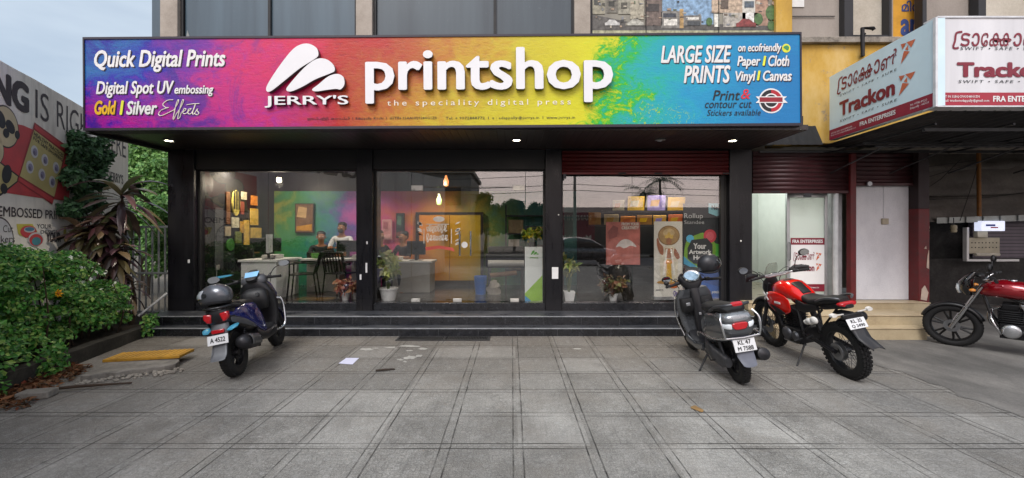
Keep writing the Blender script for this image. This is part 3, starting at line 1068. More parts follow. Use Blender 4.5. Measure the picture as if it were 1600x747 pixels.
# ---- downlights under the canopy
def downlight(x, y, z, label, lit, power=45, grp='lamps set in the canopy soffit'):
    t = thing('downlight', label, 'lamp', (x, y, z), group=grp)
    MB().lathe([(.075, 0), (.08, -.012), (.06, -.015), (.055, -.004), (.002, -.004)], 24).build('lamp_ring', ALU, t)
    MB().lathe([(.055, -.006), (.03, -.010), (.002, -.011)], 20).build('lamp_lens', EM('#fff0d0', 28 if lit else 0, 'lamp_lens') if lit else M('#7c7b78', .3, name='unlit_lens'), t)
    if lit:
        ld = bpy.data.lights.new('lamp_light', 'SPOT')
        ld.energy = power
        ld.spot_size = R(120)
        ld.spot_blend = .6
        ld.shadow_soft_size = .05
        ld.color = (1, .9, .74)
        lo = bpy.data.objects.new('lamp_light', ld)
        COL.objects.link(lo)
        lo.parent = t
        lo.location = (0, 0, -.03)
    return t
downlight(-5.32, 6.45, 3.028, 'lit downlight in the soffit by the leftmost black pillar', True)
downlight(.07, 6.42, 3.028, 'lit downlight in the soffit above the glass door', True)
downlight(3.42, 6.45, 3.028, 'lit downlight in the soffit by the pillar next to the courier doorway', True, 60)
downlight(2.28, 6.4, 3.028, 'unlit downlight in the soffit above the red roller shutter', False)
# ================================================================== RIGHT: yellow building with the courier unit
YB = thing('yellow_building', 'weathered yellow building with upper windows over a courier shop doorway', 'building', (7, 6.2, 0), world=True)
YW = concrete_mat('yellow_paint_wall', '#8f6a24', '#c08f2e', '#c99c3c', 1.6, .8, 30)
def yellow_mat():
    t = NT('weathered_yellow_paint')
    co = t.coord()
    n1 = t.noise(t.mapping(co, (1, 1, .5)), 1.6, 7, .7)
    c = t.ramp(n1, [(.3, '#a8843a'), (.5, '#c29c46'), (.7, '#d0b272')])
    n2 = t.noise(t.mapping(co, loc=(4, 1, 2)), 3.2, 8, .75)
    sp = t.n('SeparateXYZ')
    t.put(sp.inputs[0], co)
    c = t.mix(t.rng(n2, .58, .64, 0, .75), c, C('#8f8577'))
    c = t.mix(t.rng(n2, .66, .70, 0, .8), c, C('#2f2a25'))
    t.pbr(c, .85, normal=t.bump(n2, .3, .01))
    return t.m
YM = yellow_mat()
MB().bx(4.52, 4.80, YU - .03, YU + .3, 3.1, UP1).build('column', YM, YB, bevel=.01)
MB().bx(4.80, 16, YU, YU + .3, 3.13, 4.83).build('parapet_wall', YM, YB)
MB().bx(4.80, 16, YU - .08, YU + .32, 4.83, 4.93).build('window_ledge', concrete_mat('mossy_ledge', '#3c3833', '#8b847a', '#a8a197', 4, .9, 30), YB, bevel=.01)
CREAMW = concrete_mat('cream_wall', '#a59d8e', '#bcb5a7', '#cfc8ba', 1.3, .8, 40)
GREYW = concrete_mat('grey_panel', '#827a72', '#958d85', '#a39b92', 1.6, .8, 40, (1, 1, .4))
def upx(u, Y=YU):
    return (u - 800) * Y / F
MB().bx(upx(1235), upx(1320), YU + .1, YU + .2, 4.93, UP1).build('window_panel', GREYW, YB)
MB().bx(upx(1332), upx(1389), YU + .14, YU + .2, 4.93, UP1).build('window_panel', CREAMW, YB)
MB().bx(upx(1392), upx(1412), YU + .2, YU + .26, 4.93, UP1).build('recess_wall', GREYW, YB)
MB().bx(upx(1446), upx(1528), YU + .14, YU + .2, 4.93, 5.25).build('window_panel', concrete_mat('peach_panel', '#b09a80', '#c9b394', '#d6c3a5', 2), YB)
MB().bx(upx(1446), upx(1528), YU + .15, YU + .2, 5.25, UP1).build('window_panel', GREYW, YB)
MB().bx(upx(1538), 16, YU + .14, YU + .2, 4.93, UP1).build('window_panel', CREAMW, YB)
mb = MB()
for a, b in ((1318, 1332), (1388, 1392), (1440, 1446.5), (1527, 1539)):
    mb.bx(upx(a), upx(b), YU - .02, YU + .13, 4.93, UP1)
mb.bx(upx(1332), upx(1388), YU - .01, YU + .13, 4.93, 4.99)
mb.bx(upx(1240), upx(1310), YU + .07, YU + .09, 4.60 + .75, 5.36)
mb.build('window_frame', M('#1f2024', .45, name='dark_frame'), YB, bevel=.006)
PAPER = M('#d6d6d2', .6, var=.05, name='paper_white')
MB().bx(upx(1237), upx(1262), YU + .085, YU + .092, 5.52, UP1 - 1).build('paper_notice', PAPER, YB)
# old orange board glimpsed through the open bay, with blue writing
OB = thing('orange_board', 'orange board with blue writing glimpsed through the open upper bay', 'sign', (upx(1426, 7.45), 7.45, 4.5))
MB().bx(-.55, .5, 0, .04, -.3, 1.6).build('board', M('#d29a35', .6, name='orange_print'), OB, world=False)
letters(OB, '\u0d2e\u0d3f\u0d7d', -.2, 1.05, .22, 1.25, -.004, M('#3d4f86', .5), .02)
letters(OB, 'ann', -.22, .62, .3, .92, -.004, M('#3d4f86', .5), .04)
MB().bx(4.8, 16, 12, 12.2, 0, UP1).build('rear_wall', CREAMW, YB)
MB().bx(4.8, 16, YU, 12, UP1, UP1 + .25).build('roof', PLASTER, YB)
MB().bx(7.15, 16, YU + .35, 12, 3.3, 3.4).build('floor_slab', PLASTER, YB)
# beige steps
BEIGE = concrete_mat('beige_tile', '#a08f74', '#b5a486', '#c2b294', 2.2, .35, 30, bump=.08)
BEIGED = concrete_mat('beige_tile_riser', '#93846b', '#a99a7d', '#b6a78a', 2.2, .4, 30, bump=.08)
for (x1, y0, z1) in [(6.16, 6.17, .167), (6.45, 6.39, .314), (6.93, 6.90, .42)]:
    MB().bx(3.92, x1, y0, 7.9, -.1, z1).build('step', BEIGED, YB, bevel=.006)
mb = MB()
for (x1, y0, z1, y1) in [(6.16, 6.17, .167, 6.385), (6.45, 6.39, .314, 6.895), (6.93, 6.90, .42, 7.15)]:
    mb.bx(3.92, x1 + .01, y0 - .012, y1, z1, z1 + .012)
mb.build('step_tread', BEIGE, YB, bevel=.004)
# partitions, jambs, shutters
REDJ = M('#5c1518', .5, var=.25, scale=5, dirt=.4, name='red_oxide_paint')
MB().bx(5.80, 5.895, 7.12, 7.22, .43, 2.95).build('jamb', REDJ, YB, bevel=.006)
MB().bx(6.9, 7.09, 7.06, 7.5, .0, 2.0).build('column', M('#5e1316', .55, var=.3, scale=6, dirt=.5, name='chipped_red_paint'), YB, bevel=.01)
MB().bx(6.905, 7.085, 7.065, 7.5, 2.0, 3.0).build('column', M('#241417', .6, var=.2, name='dark_maroon'), YB)
mb = MB()
mb.prism([(6.93, .46), (7.03, .44), (7.06, .58), (7.0, .7), (6.95, .64)], 7.052, 7.058)
mb.prism([(6.99, 1.32), (7.03, 1.32), (7.02, 1.37)], 7.052, 7.058)
mb.prism([(7.03, 1.0), (7.07, .98), (7.07, 1.3), (7.045, 1.2)], 7.052, 7.058)
mb.build('bare_plaster', M('#b9a798', .8, name='bare_plaster'), YB)
MAROON = M('#3a171b', .45, .2, var=.25, scale=4, dirt=.3, name='maroon_shutter')
for (x0, x1, z0) in [(4.15, 5.80, 2.27), (5.895, 6.905, 2.40)]:
    s_ = shutter_slats(x0, x1, z0 + .05, 3.0, 7.18, .075).build('roller_shutter', MAROON, YB, smooth=60, solid=.004, fix=False)
    MB().bx(x0, x1, 7.155, 7.20, z0, z0 + .05).build('bottom_rail', MAROON, s_, bevel=.004)
MB().lathe([(.0, -.02), (.04, -.02), (.045, 0), (.03, .03)], 14, axis='y', c=(6.12, 7.13, 2.43)).build('shutter_lock', STEEL, YB)
MB().bx(4.45, 4.6, 7.145, 7.156, 2.285, 2.31).build('shutter_handle', DARKSTEEL, YB)
MB().bx(5.02, 5.14, 7.14, 7.17, 2.2, 2.27).build('shutter_lock', DARKSTEEL, YB)
MB().bx(4.13, 5.8, 7.2, 7.5, 2.32, 3.0).build('lintel', MATBLACK, YB)
MB().bx(5.9, 6.9, 7.22, 7.5, 2.42, 3.0).build('lintel', MATBLACK, YB)
# whitewashed closed panel with conduit and switch
PAN = concrete_mat('whitewash', '#b9babf', '#d2d3d8', '#e6e7ea', 1.1, .7, 50, (1, 1, .6))
MB().bx(5.9, 6.9, 7.24, 7.34, .43, 2.42).build('blank_wall', PAN, YB)
MB().bx(6.46, 6.49, 7.225, 7.24, 1.83, 2.40).build('conduit', PAN, YB)
MB().bx(6.42, 6.53, 7.205, 7.24, 1.74, 1.84).build('switch_box', M('#a39a86', .5, name='old_switch'), YB, bevel=.006)
# courier room
WALLW = M('#dfe3df', .6, var=.04, name='white_room_paint')
MB().bx(4.13, 4.18, 7.5, 9.8, .4, 2.9).build('room_wall', WALLW, YB)
MB().bx(5.80, 5.86, 7.5, 9.8, .4, 2.9).build('room_wall', WALLW, YB)
MB().bx(4.13, 5.86, 9.8, 9.86, .4, 2.9).build('room_wall', WALLW, YB)
MB().bx(4.13, 5.86, 7.5, 9.86, 2.9, 2.95).build('room_ceiling', WALLW, YB)
MB().bx(4.0, 5.86, 7.15, 9.86, .3, .43).build('room_floor', M('#9a917f', .3, name='room_tile'), YB)
MB().bx(5.66, 5.79, 7.30, 7.5, .43, 2.32).build('jamb', M('#9c9da0', .5, name='grey_jamb'), YB)
MB().tube([(5.60, 7.2, .43), (5.60, 7.2, 2.3)], .042, 14).build('drain_pipe', M('#aeb0b2', .4, name='grey_pvc'), YB)
def frost_mat():
    t = NT('frosted_glass')
    b = t.pbr((.78, .82, .78, 1), .35)
    tl = t.n('BsdfTranslucent')
    tl.inputs[0].default_value = (.9, .93, .9, 1)
    mx = t.n('MixShader')
    mx.inputs[0].default_value = .6
    t.t.links.new(b.outputs[0], mx.inputs[1])
    t.t.links.new(tl.outputs[0], mx.inputs[2])
    t.t.links.new(mx.outputs[0], t.out.inputs[0])
    return t.m
FROST = frost_mat()
DR = MB().bx(4.93, 5.55, 7.40, 7.41, .5, 2.22).build('frosted_door', FROST, YB)
mb = MB()
mb.bx(4.88, 4.93, 7.38, 7.43, .43, 2.29)
mb.bx(5.55, 5.60, 7.38, 7.43, .43, 2.29)
mb.bx(4.93, 5.55, 7.38, 7.43, 2.22, 2.29)
mb.bx(4.93, 5.55, 7.38, 7.43, .43, .5)
mb.build('door_frame', ALU, DR, bevel=.004)
mb = MB().tube([(4.915, 7.375, 1.1), (4.915, 7.345, 1.12), (4.915, 7.345, 1.4), (4.915, 7.375, 1.42)], .01, 8)
mb.build('door_handle', STEEL, DR)
MAR = M('#7c1b2f', .45, var=.08, name='print_maroon')
ORA = M('#c96a4a', .5, name='print_orange')
PST = thing('door_poster', 'white courier poster with maroon bands on the frosted door', 'poster', (5.25, 7.392, .55))
MB().bx(-.30, .30, 0, .004, 0, .95).build('sheet', M('#e2e2e2', .5, var=.03), PST, world=False)
decal(PST, [(-.30, .83), (.30, .83), (.30, .95), (-.30, .95)], -.003, MAR)
decal(PST, [(-.30, 0), (.30, 0), (.30, .13), (-.30, .13)], -.003, MAR)
letters(PST, 'FRA ENTERPRISES', -.27, .86, .27, .92, -.005, WHITE, .03)
letters(PST, 'Trackon', -.25, .36, .12, .48, -.005, MAR, .03)
letters(PST, 'GST IN 32BQCPA3548N1ZN', -.2, .05, .2, .08, -.005, WHITE, 0, res=1)
def malayalam(parent, x0, z0, x1, z1, y, mat, bold=.01):
    """the courier name in Malayalam letters set glyph by glyph in visual order"""
    h = z1 - z0
    seq = [('\u0d1f', .075, .19), ('\u0d3e', .20, .29), ('\u0d47', .305, .385), ('\u0d15', .395, .53), ('\u0d15', .51, .64), ('\u0d3e', .655, .75), ('\u0d7a', .765, 1.0)]
    W = x1 - x0
    vs, fs = [], []
    for ch, a, b in seq:
        v, f = text_mesh(ch, bold, .12, res=2)
        A = np.array(v)
        mn, mx = A.min(0), A.max(0)
        zz0 = z0 + .12 * h
        hh = h * (.80 if ch != '\u0d7a' else .88)
        X = x0 + W * a + (A[:, 0] - mn[0]) / (mx[0] - mn[0]) * W * (b - a)
        Z = zz0 + (A[:, 1] - mn[1]) / (mx[1] - mn[1]) * hh
        o = len(vs)
        vs += np.stack([X, np.full(len(A), y), Z], 1).tolist()
        fs += [tuple(i + o for i in q) for q in f]
    mb = MB()
    mb.v, mb.f = vs, fs
    # the hooked "r" sign that stands before the first letter
    pts = spline([(x0 + .10 * W, z0 + .98 * h), (x0 + .035 * W, z0 + .9 * h), (x0 + .02 * W, z0 + .45 * h), (x0 + .0 * W, z0 + .08 * h), (x0 + .03 * W, z0), (x0 + .06 * W, z0 + .06 * h)], 5, False)
    wd = .022 * W
    for i in range(len(pts) - 1):
        (ax, az_), (bx_, bz) = pts[i], pts[i + 1]
        d = Vector((bx_ - ax, bz - az_))
        if d.length < 1e-6:
            continue
        n_ = Vector((-d.y, d.x)).normalized() * wd / 2
        mb.add([(ax - n_.x, y, az_ - n_.y), (bx_ - n_.x, y, bz - n_.y), (bx_ + n_.x, y, bz + n_.y), (ax + n_.x, y, az_ + n_.y)], [(0, 1, 2, 3)])
    return mb.build('lettering', mat, parent, 0, world=False, fix=False)
def arrows(parent, x0, z0, x1, z1, y, mat=None):
    W, H = x1 - x0, z1 - z0
    for pts in ([(.0, 1), (.38, .93), (.12, .70)], [(.40, .95), (1.0, .88), (.72, .58)], [(.30, .62), (.5, .78), (.52, .5)], [(.0, .0), (.22, .58), (.62, .42)]):
        decal(parent, [(x0 + a * W, z0 + b * H) for a, b in pts], y, mat or ORA, 'arrow_mark')
malayalam(PST, -.25, .54, .12, .70, -.005, MAR)
arrows(PST, .15, .36, .25, .5, -.005)
arrows(PST, .15, .55, .25, .69, -.005)

tube = thing('tube_light', 'fluorescent tube on the side wall inside the courier room', 'lamp', (4.22, 8.9, 2.55))
MB().tube([(0, -.55, 0), (0, .55, 0)], .016, 10).build('tube', EM('#f4fff4', 14, 'fluorescent'), tube, world=False)
MB().bx(-.035, -.017, -.6, .6, -.03, .03).build('batten', WHITE, tube, world=False)
ld = bpy.data.lights.new('tube_glow', 'AREA')
ld.shape = 'RECTANGLE'
ld.size, ld.size_y = .1, 1.1
ld.energy = 9
ld.color = (.98, 1, .95)
lo = bpy.data.objects.new('tube_glow', ld)
COL.objects.link(lo)
lo.parent = tube
lo.location = (.03, 0, 0)
lo.rotation_euler = (0, R(-90), 0)

# ---- courier sign box ------------------------------------------------------------------
TS = thing('courier_sign', 'white box sign with maroon band projecting over the courier doorway', 'sign', (5.09, 5.0, 3.12))
PANEL = M('#dcdde0', .45, var=.05, scale=3, name='sign_white')
TW = 2.7
MB().bx(0.012, TW, .0, .12, 0, 1.055).build('front_panel', clad_mat('streaked_white_panel', '#c9c9cc', '#dddde0', .4), TS, bevel=.004)
# side face hung as a panel running back to the wall
SF = MB().bx(0, 1.905, 0, .1, 0, 1.05).build('side_panel', M('#cfe6ee', .4, var=.05, scale=3, name='sky_tinted_panel'), TS, world=False)  # blue skylight on the shaded side is put into the panel colour
SF.location = (.17, 1.89, 0)
SF.rotation_euler = (0, 0, atan2(-1, -.0895))
mb = MB()
mb.bx(-.012, .014, -.014, .02, -.01, 1.06)
mb.bx(0.014, TW, -.012, .16, 1.055, 1.075)
mb.bx(0.014, TW, -.012, .16, -.015, 0)
mb.build('sign_frame', M('#d6d8da', .4, .3), TS)
# front lettering
k_ = 5.0 / F
def fx(u): return (u - 1462) * k_
def fz(v): return CAMZ + (363 - v) * k_ - 3.12
decal(TS, [(.02, .004), (TW, .004), (TW, fz(144.8)), (.02, fz(144.8))], -.004, M('#a02035', .4, var=.06, name='red_band'), 'red_band')
malayalam(TS, fx(1489), fz(76), fx(1632), fz(49.5), -.006, MAR)
letters(TS, 'SWIFT \u2022 SAFE \u2022 SURE', fx(1500), fz(78.5), fx(1628), fz(73.5), -.006, INK, 0, .15, 1.3)
letters(TS, 'Trackon', fx(1494.5), fz(121), fx(1636), fz(97.5), -.006, MAR, .045)
letters(TS, 'SWIFT \u2022 SAFE \u2022 SURE', fx(1497), fz(130), fx(1632), fz(125.3), -.006, INK, 0, .15, 1.3)
letters(TS, 'GST IN 32BQCPA3548N1ZN', fx(1470.5), fz(153.5), fx(1530), fz(149.3), -.006, WHITE, .01, res=1)
letters(TS, 'Email: trackonedappally@gmail.com', fx(1470.5), fz(160.5), fx(1545), fz(155), -.006, WHITE, .01, res=1)
letters(TS, 'FRA ENTERPRISES', fx(1551), fz(159.3), fx(1640), fz(150), -.006, WHITE, .035)
arrows(TS, fx(1645), fz(80), fx(1685), fz(48), -.006)
arrows(TS, fx(1645), fz(128), fx(1685), fz(97), -.006)
# side lettering (local x runs from the wall towards the street)
def sx_(u):
    return (6.89 - 3017.6 / (u - 858.2)) * 1.004
decal(SF, [(0, .003), (1.9, .003), (1.9, .165), (0, .165)], -.004, M('#8c2138', .4, var=.06, name='maroon_band'), 'red_band')
malayalam(SF, sx_(1309), .70, sx_(1402), .945, -.006, MAR)
letters(SF, 'SWIFT \u2022 SAFE \u2022 SURE', sx_(1313), .645, sx_(1402), .675, -.006, INK, 0, .15, 1.3)
letters(SF, 'Trackon', sx_(1312), .325, sx_(1399), .555, -.006, MAR, .04)
letters(SF, 'SWIFT \u2022 SAFE \u2022 SURE', sx_(1313), .235, sx_(1402), .268, -.006, INK, 0, .15, 1.3)
letters(SF, 'FRA ENTERPRISES', sx_(1344), .06, sx_(1400), .125, -.006, WHITE, .03)
letters(SF, 'GST IN 32BQCPA3548N1ZN\nEmail: trackonedappally@gmail.com', sx_(1299), .05, sx_(1338), .115, -.006, WHITE, 0, res=1)
letters(SF, 'PH: 97782 89223\nEdappally - 682024', sx_(1423), .05, sx_(1452), .125, -.006, WHITE, 0, res=1)
arrows(SF, sx_(1408), .70, sx_(1431), .96, -.006)
arrows(SF, sx_(1405), .29, sx_(1431), .55, -.006)
# ---- awning behind and below the sign
AW = thing('metal_awning', 'dark sheet metal awning on thin rods behind the courier sign', 'awning', (7.5, 6, 3.0), world=True)
mb = MB()
g = []
for i in range(121):
    x = 5.24 + 11 * i / 120
    dz = .007 * (1 if i % 2 else -1)
    g.append([(x, 5.135, 3.112 + dz), (x, 7.16, 3.06 + dz)])
mb.patch(g)
mb.patch([[(4.15 + .07 * i, 6.95, 3.06 + .006 * (i % 2)), (4.15 + .07 * i, 7.13, 3.42 + .006 * (i % 2))] for i in range(16)])
mb.build('roof_sheet', M('#19191b', .6, .2, var=.25, dirt=.3), AW, solid=.004, fix=False, smooth=0)
mb = MB()
for y, z in ((5.3, 2.93), (6.2, 2.95), (7.05, 2.99)):
    mb.bx(5.26 if y < 7 else 4.2, 16, y, y + .04, z - .04, z)
mb.bx(5.26, 16, 6.0, 6.03, 2.83, 2.85)
mb.build('purlin', MATBLACK, AW)
mb = MB()
for x in (5.4, 6.4, 7.4, 8.5, 9.6, 10.8):
    mb = MB().tube([(x, 7.05, 2.95), (x, 5.3, 2.98)], .016, 6)
    mb.tube([(x, 7.05, 2.6), (x, 5.9, 2.88), (x, 6.4, 2.965)], .012, 6)
    mb.build('truss_rod', DARKSTEEL, AW)
# L shaped pipe sticking out of the yellow parapet
PP = MB().tube([PX(1348, 88, 7.05), PX(1347.5, 44, 7.05), PX(1364, 44, 7.05), PX(1365.5, 47, 7.05)], .03, 8)
PP.tube([PX(1348, 53, 7.05), PX(1352, 53, 7.05)], .018, 6)
PP.tube([PX(1348, 86, 7.05), PX(1348, 86, 7.2)], .03, 6)
tag(PP.build('bent_pipe', M('#18181b', .5, .3)), 'black bent pipe standing up from the yellow parapet', 'pipe')

# ---- sheds at the far right
SH_ = thing('side_shed', 'dark shed with tarpaulin sheets and a slatted shutter beyond the courier column', 'building', (10, 9.2, 0), world=True)
TARP = concrete_mat('grey_tarpaulin', '#4c4946', '#625d59', '#79736d', 1.3, .6, 20, (1, 1, 1.6), .5)
DSTONE = concrete_mat('dark_stone', '#252423', '#363534', '#4a4947', 3, .85, 22, bump=.6)
Y9 = 9.2
def b9(u0, u1, v0, v1, name, mat, y0=Y9, th=.1, parent=SH_, **k):
    a, b = PX(u0, v1, y0), PX(u1, v0, y0)
    return MB().bx(a.x, b.x, y0, y0 + th, a.z, b.z).build(name, mat, parent, **k)
b9(1436, 1760, 404, 477, 'stone_wall', DSTONE, 9.2, .4)
MB().bx(8.8, 16, 9.55, 9.75, 0, 6).build('rear_wall', DSTONE, SH_)
b9(1520, 1760, 335, 404, 'slat_shutter', clad_mat('violet_grey_slats', '#675e68', '#7a707b', .5), 9.35, .1)
mb = MB()
for i in range(12):
    z = PX(0, 402 - i * 5.3, 9.35).z
    mb.bx(PX(1513, 0, 9.35).x, PX(1760, 0, 9.35).x, 9.335, 9.35, z, z + .012)
mb.build('slat_edges', M('#352f35', .6), SH_)
# sagging tarpaulin sheets in tiers
def tarp(v0, v1, y0, y1, seed, u0=1438, u1=1760):
    mb = MB()
    g = []
    for i in range(9):
        q = i / 8
        row = []
        for j in range(31):
            u = u0 + (u1 - u0) * j / 30
            vv = v0 + (v1 - v0) * q - (u - u0) * .07 * (1 - q * .5)
            p = PX(u, vv, y0 + (y1 - y0) * q)
            p.z += .05 * mnoise.noise(Vector((j * .45, i * .5, seed)))
            p.y += .06 * mnoise.noise(Vector((j * .6, i * .7, seed + 9)))
            row.append(tuple(p))
        g.append(row)
    mb.patch(g)
    return mb.build('tarpaulin', TARP, SH_, smooth=60, solid=.006, fix=False)
tarp(232, 268, 9.1, 8.9, 1)
tarp(262, 308, 8.95, 8.85, 4)
tarp(305, 348, 9.0, 8.8, 7)
mb = MB()
for i in range(30):
    u = 1464 + i * 9
    a, b = PX(u, 340 - (u - 1464) * .03, 8.75), PX(u + 9.2, 349 - (u - 1464) * .03, 8.75)
    mb.bx(a.x, b.x, 8.75 + .02 * sin(i * 2.1), 8.77 + .02 * sin(i * 2.1), b.z, a.z)
mb.build('edge_strip', M('#a5aaa8', .5, .3, var=.2), SH_)
mb = MB()
for (u0, v0, u1, v1) in [(1440, 262, 1620, 228), (1440, 280, 1640, 208), (1440, 312, 1640, 296), (1500, 345, 1540, 215), (1440, 300, 1500, 250)]:
    mb.tube([PX(u0, v0, 8.6), PX((u0 + u1) / 2, (v0 + v1) / 2 + 5, 8.6), PX(u1, v1, 8.6)], .007, 5)
mb.build('hanging_cable', MATBLACK, SH_)
mb = MB().tube([PX(1530, 338, 8.6), PX(1529, 216, 8.6)], .035, 8)
tag(mb.build('bamboo_pole', M('#8a5a26', .6, var=.35, scale=9, name='orange_bamboo')), 'orange brown pole rising against the grey tarpaulins', 'pole')
# illuminated small box, meter board, cups
LB = thing('light_box', 'small white lit box sign with blue and red print under the tarpaulin edge', 'sign', PX(1552, 361, 8.7))
MB().bx(-.25, .25, 0, .14, 0, .21).build('box', EM('#dfe6ff', .55, 'lit_box'), LB, world=False, bevel=.01)
decal(LB, [(-.16, .10), (.04, .10), (.04, .14), (-.16, .14)], -.004, M('#3d59b5', .5))
decal(LB, [(-.06, .06), (.10, .06), (.10, .085), (-.06, .085)], -.004, M('#c23a4a', .5))
MT = thing('meter_board', 'cream electrical meter board with rows of holes on the dark shed front', 'meter board', PX(1536, 405, 8.9))
MB().bx(-.30, .36, 0, .05, .12, .46).build('board', M('#b5ad97', .6), MT, world=False, bevel=.008)
MB().bx(-.17, .05, -.05, .04, .46, .62).build('switch_box', M('#bdb6a2', .5), MT, world=False, bevel=.01)
mb = MB()
for i in range(8):
    for j in range(2):
        mb.tube([(-.24 + i * .075, -.004, .25 + j * .1), (-.24 + i * .075, .002, .25 + j * .1)], .013, 8)
mb.build('socket_hole', MATBLACK, MT, world=False)
mb = MB().bx(-.37, -.32, -.02, .06, 0, .68)
mb.bx(-.37, .75, -.02, .06, -.045, 0)
mb.build('white_bracket', WHITE, MT, world=False)
MB().tube([(-.2, -.03, .1), (.3, -.03, .1)], .035, 10).build('fuse_tube', M('#c8c2b2', .5), MT, world=False)
cupm = M('#b3a98e', .4, name='porcelain')
for i, u in enumerate((1447, 1490)):
    c_ = thing('insulator', ['cream insulator cup hanging beside the red column top', 'cream insulator cup hanging alone under the tarpaulin strip'][i], 'insulator', PX(u, 363, 8.6), group='insulators under the tarpaulin edge')
    MB().lathe([(.045, 0), (.055, .03), (.045, .06), (.055, .09), (.05, .14), (.0, .16)], 14).build('cup', cupm, c_, world=False)
    MB().tube([(0, 0, .15), (0, 0, .3)], .008, 6).build('hanger', DARKSTEEL, c_, world=False)
# ================================================================== LEFT: mural wall, planter, plants
MWALL = thing('mural_wall', 'grey boundary wall painted with big slogan lettering and red and yellow shop adverts', 'wall', (-8.3, 9, 0), (0, 0, atan2(.8944, -.4472)))
def wY(u): return 2470. / (475. - u)
def mw(u, v):
    Y = wY(u)
    return (-(9 - Y) * 1.118, CAMZ - (v - 363) * Y / F)
def mural_wall_mat():
    t = NT('stained_painted_wall')
    co = t.coord()
    n1 = t.noise(co, .8, 6, .65)
    n2 = t.noise(t.mapping(co, (3.5, 1, .35)), 1.5, 6, .7)
    c = t.ramp(n1, [(.3, '#dcd6cf'), (.5, '#ece6df'), (.7, '#f4f0ea')])
    sp = t.n('SeparateXYZ')
    t.put(sp.inputs[0], co)
    c = t.mix(t.math('MULTIPLY', t.rng(n2, .48, .7, 0, .5), t.rng(sp.outputs[2], 2.2, 3.7, .35, 1)), c, C('#8d8780'))
    t.pbr(c, .85, normal=t.bump(t.noise(co, 40, 4, .7), .15, .005))
    return t.m
wb = MB()
# slightly uneven coping line
pts = [(-12.5, 0)]
pts += [(0, 0), (0, 3.74)]
for i in range(26):
    x = -12.5 * i / 25
    pts.append((x, 3.76 + .025 * mnoise.noise(Vector((x * 1.3, 2, 0)))))
wb.prism(pts, 0, .22)
wb.build('wall_panel', mural_wall_mat(), MWALL, world=False, bevel=.01)
BROWNINK = M('#3a3036', .7, var=.25, scale=3, name='mural_dark_paint')
MRED = M('#c2474c', .7, var=.2, scale=2.5, name='mural_red_paint')
MYEL = M('#bdb078', .7, var=.15, scale=2.5, name='mural_yellow_paint')
MBEI = M('#c4b896', .7, var=.15, scale=2.5, name='mural_beige_paint')
MWHT = M('#c9c8cc', .7, var=.1, name='mural_white_paint')
def ml(s, u0, u1, z0, z1, mat=BROWNINK, bold=.02, y=-.004, Y0=None, **k):
    x0 = -(9 - (wY(u0) if Y0 is None else Y0)) * 1.118
    x1 = -(9 - wY(u1)) * 1.118
    return letters(MWALL, s, x0, z0, x1, z1, y, mat, bold, name='painted_slogan', **k)
ml('SPECIALITY PRINTING', 0, 45, 3.22, 3.63, bold=.055, Y0=1.15)
ml('IS', 55, 76, 3.22, 3.63, bold=-.004)
ml('RIGHT', 88.5, 150, 3.22, 3.63, bold=-.004)
letters(MWALL, 'HERE', -1.25, 3.18, -.15, 3.6, -.004, BROWNINK, -.004, name='painted_slogan')
letters(MWALL, 'JERRY\'S', -1.0, 2.55, -.3, 2.8, -.004, BROWNINK, .01, name='painted_slogan')
def mdec(uv, y, mat, name='painted_shape'):
    return decal(MWALL, [mw(*q) for q in uv], y, mat, name)
mdec([(-60, 175), (36, 196), (104, 226), (108, 262), (108, 300), (107, 314), (59, 309), (13, 302), (-60, 290)], -.004, MRED)
def mcirc(u, v, r, y, mat, name='painted_shape'):
    cx, cz = mw(u, v)
    return decal(MWALL, circ(cx, cz, r), y, mat, name)
def ring2(u, v, r, mat):
    mcirc(u, v, r, -.006, BROWNINK)
    mcirc(u, v, r * .93, -.008, mat)
def foot(u, v, r, tilt):
    cx, cz = mw(u, v)
    def e(dx, dz, rx, rz):
        pts = []
        for a, b in circ(dx, dz, rx, rz, 18):
            pts.append((cx + a * cos(tilt) - b * sin(tilt), cz + a * sin(tilt) + b * cos(tilt)))
        decal(MWALL, pts, -.010, INKW, 'painted_footprint')
    e(0, .06 * r, .085 * r, .115 * r)
    e(.02 * r, -.12 * r, .065 * r, .06 * r)
INKW = M('#26262c', .7, var=.15, name='mural_black_paint')
ring2(8, 198, .27, MBEI)
foot(2, 194, 1.0, .5)
foot(18, 203, .9, 1.0)
ring2(-12, 232, .21, MBEI)
mdec([(-30, 228), (0, 253), (29, 275), (27, 284), (0, 306), (-40, 300)], -.006, INKW)
mdec([(-30, 231), (0, 256), (26.5, 276), (25, 283), (0, 302), (-40, 297)], -.008, MYEL)
foot(7, 279, 1.1, -.4)
mdec([(53, 191), (105, 229), (81, 320), (26, 283)], -.0065, M('#9a3d42', .7, name='mural_dark_red'))
mdec([(52, 203), (99.5, 239), (83.5, 308), (29.5, 275)], -.009, MYEL)
mdec([(53.5, 194), (103, 230.5), (100.7, 237), (52.5, 201)], -.0085, MRED)
mdec([(28.3, 277), (83, 311), (80.7, 317.5), (27.5, 282.3)], -.0085, MRED)
def mtext_quad(s, q, y, mat, bold):
    """text fitted into a sheared quad given by photo pixels: bl, br, tl"""
    vs, fs = text_mesh(s, bold, res=1)
    A = np.array(vs)
    mn, mx = A.min(0), A.max(0)
    a = (A[:, 0] - mn[0]) / (mx[0] - mn[0])
    b = (A[:, 1] - mn[1]) / (mx[1] - mn[1])
    bl, br, tl = [np.array(mw(*p)) for p in q]
    P = bl + a[:, None] * (br - bl) + b[:, None] * (tl - bl)
    out = np.stack([P[:, 0], np.full(len(P), y), P[:, 1]], 1).tolist()
    return mesh_obj('painted_slogan', out, fs, mat, MWALL, 0, world=False, fix=False)
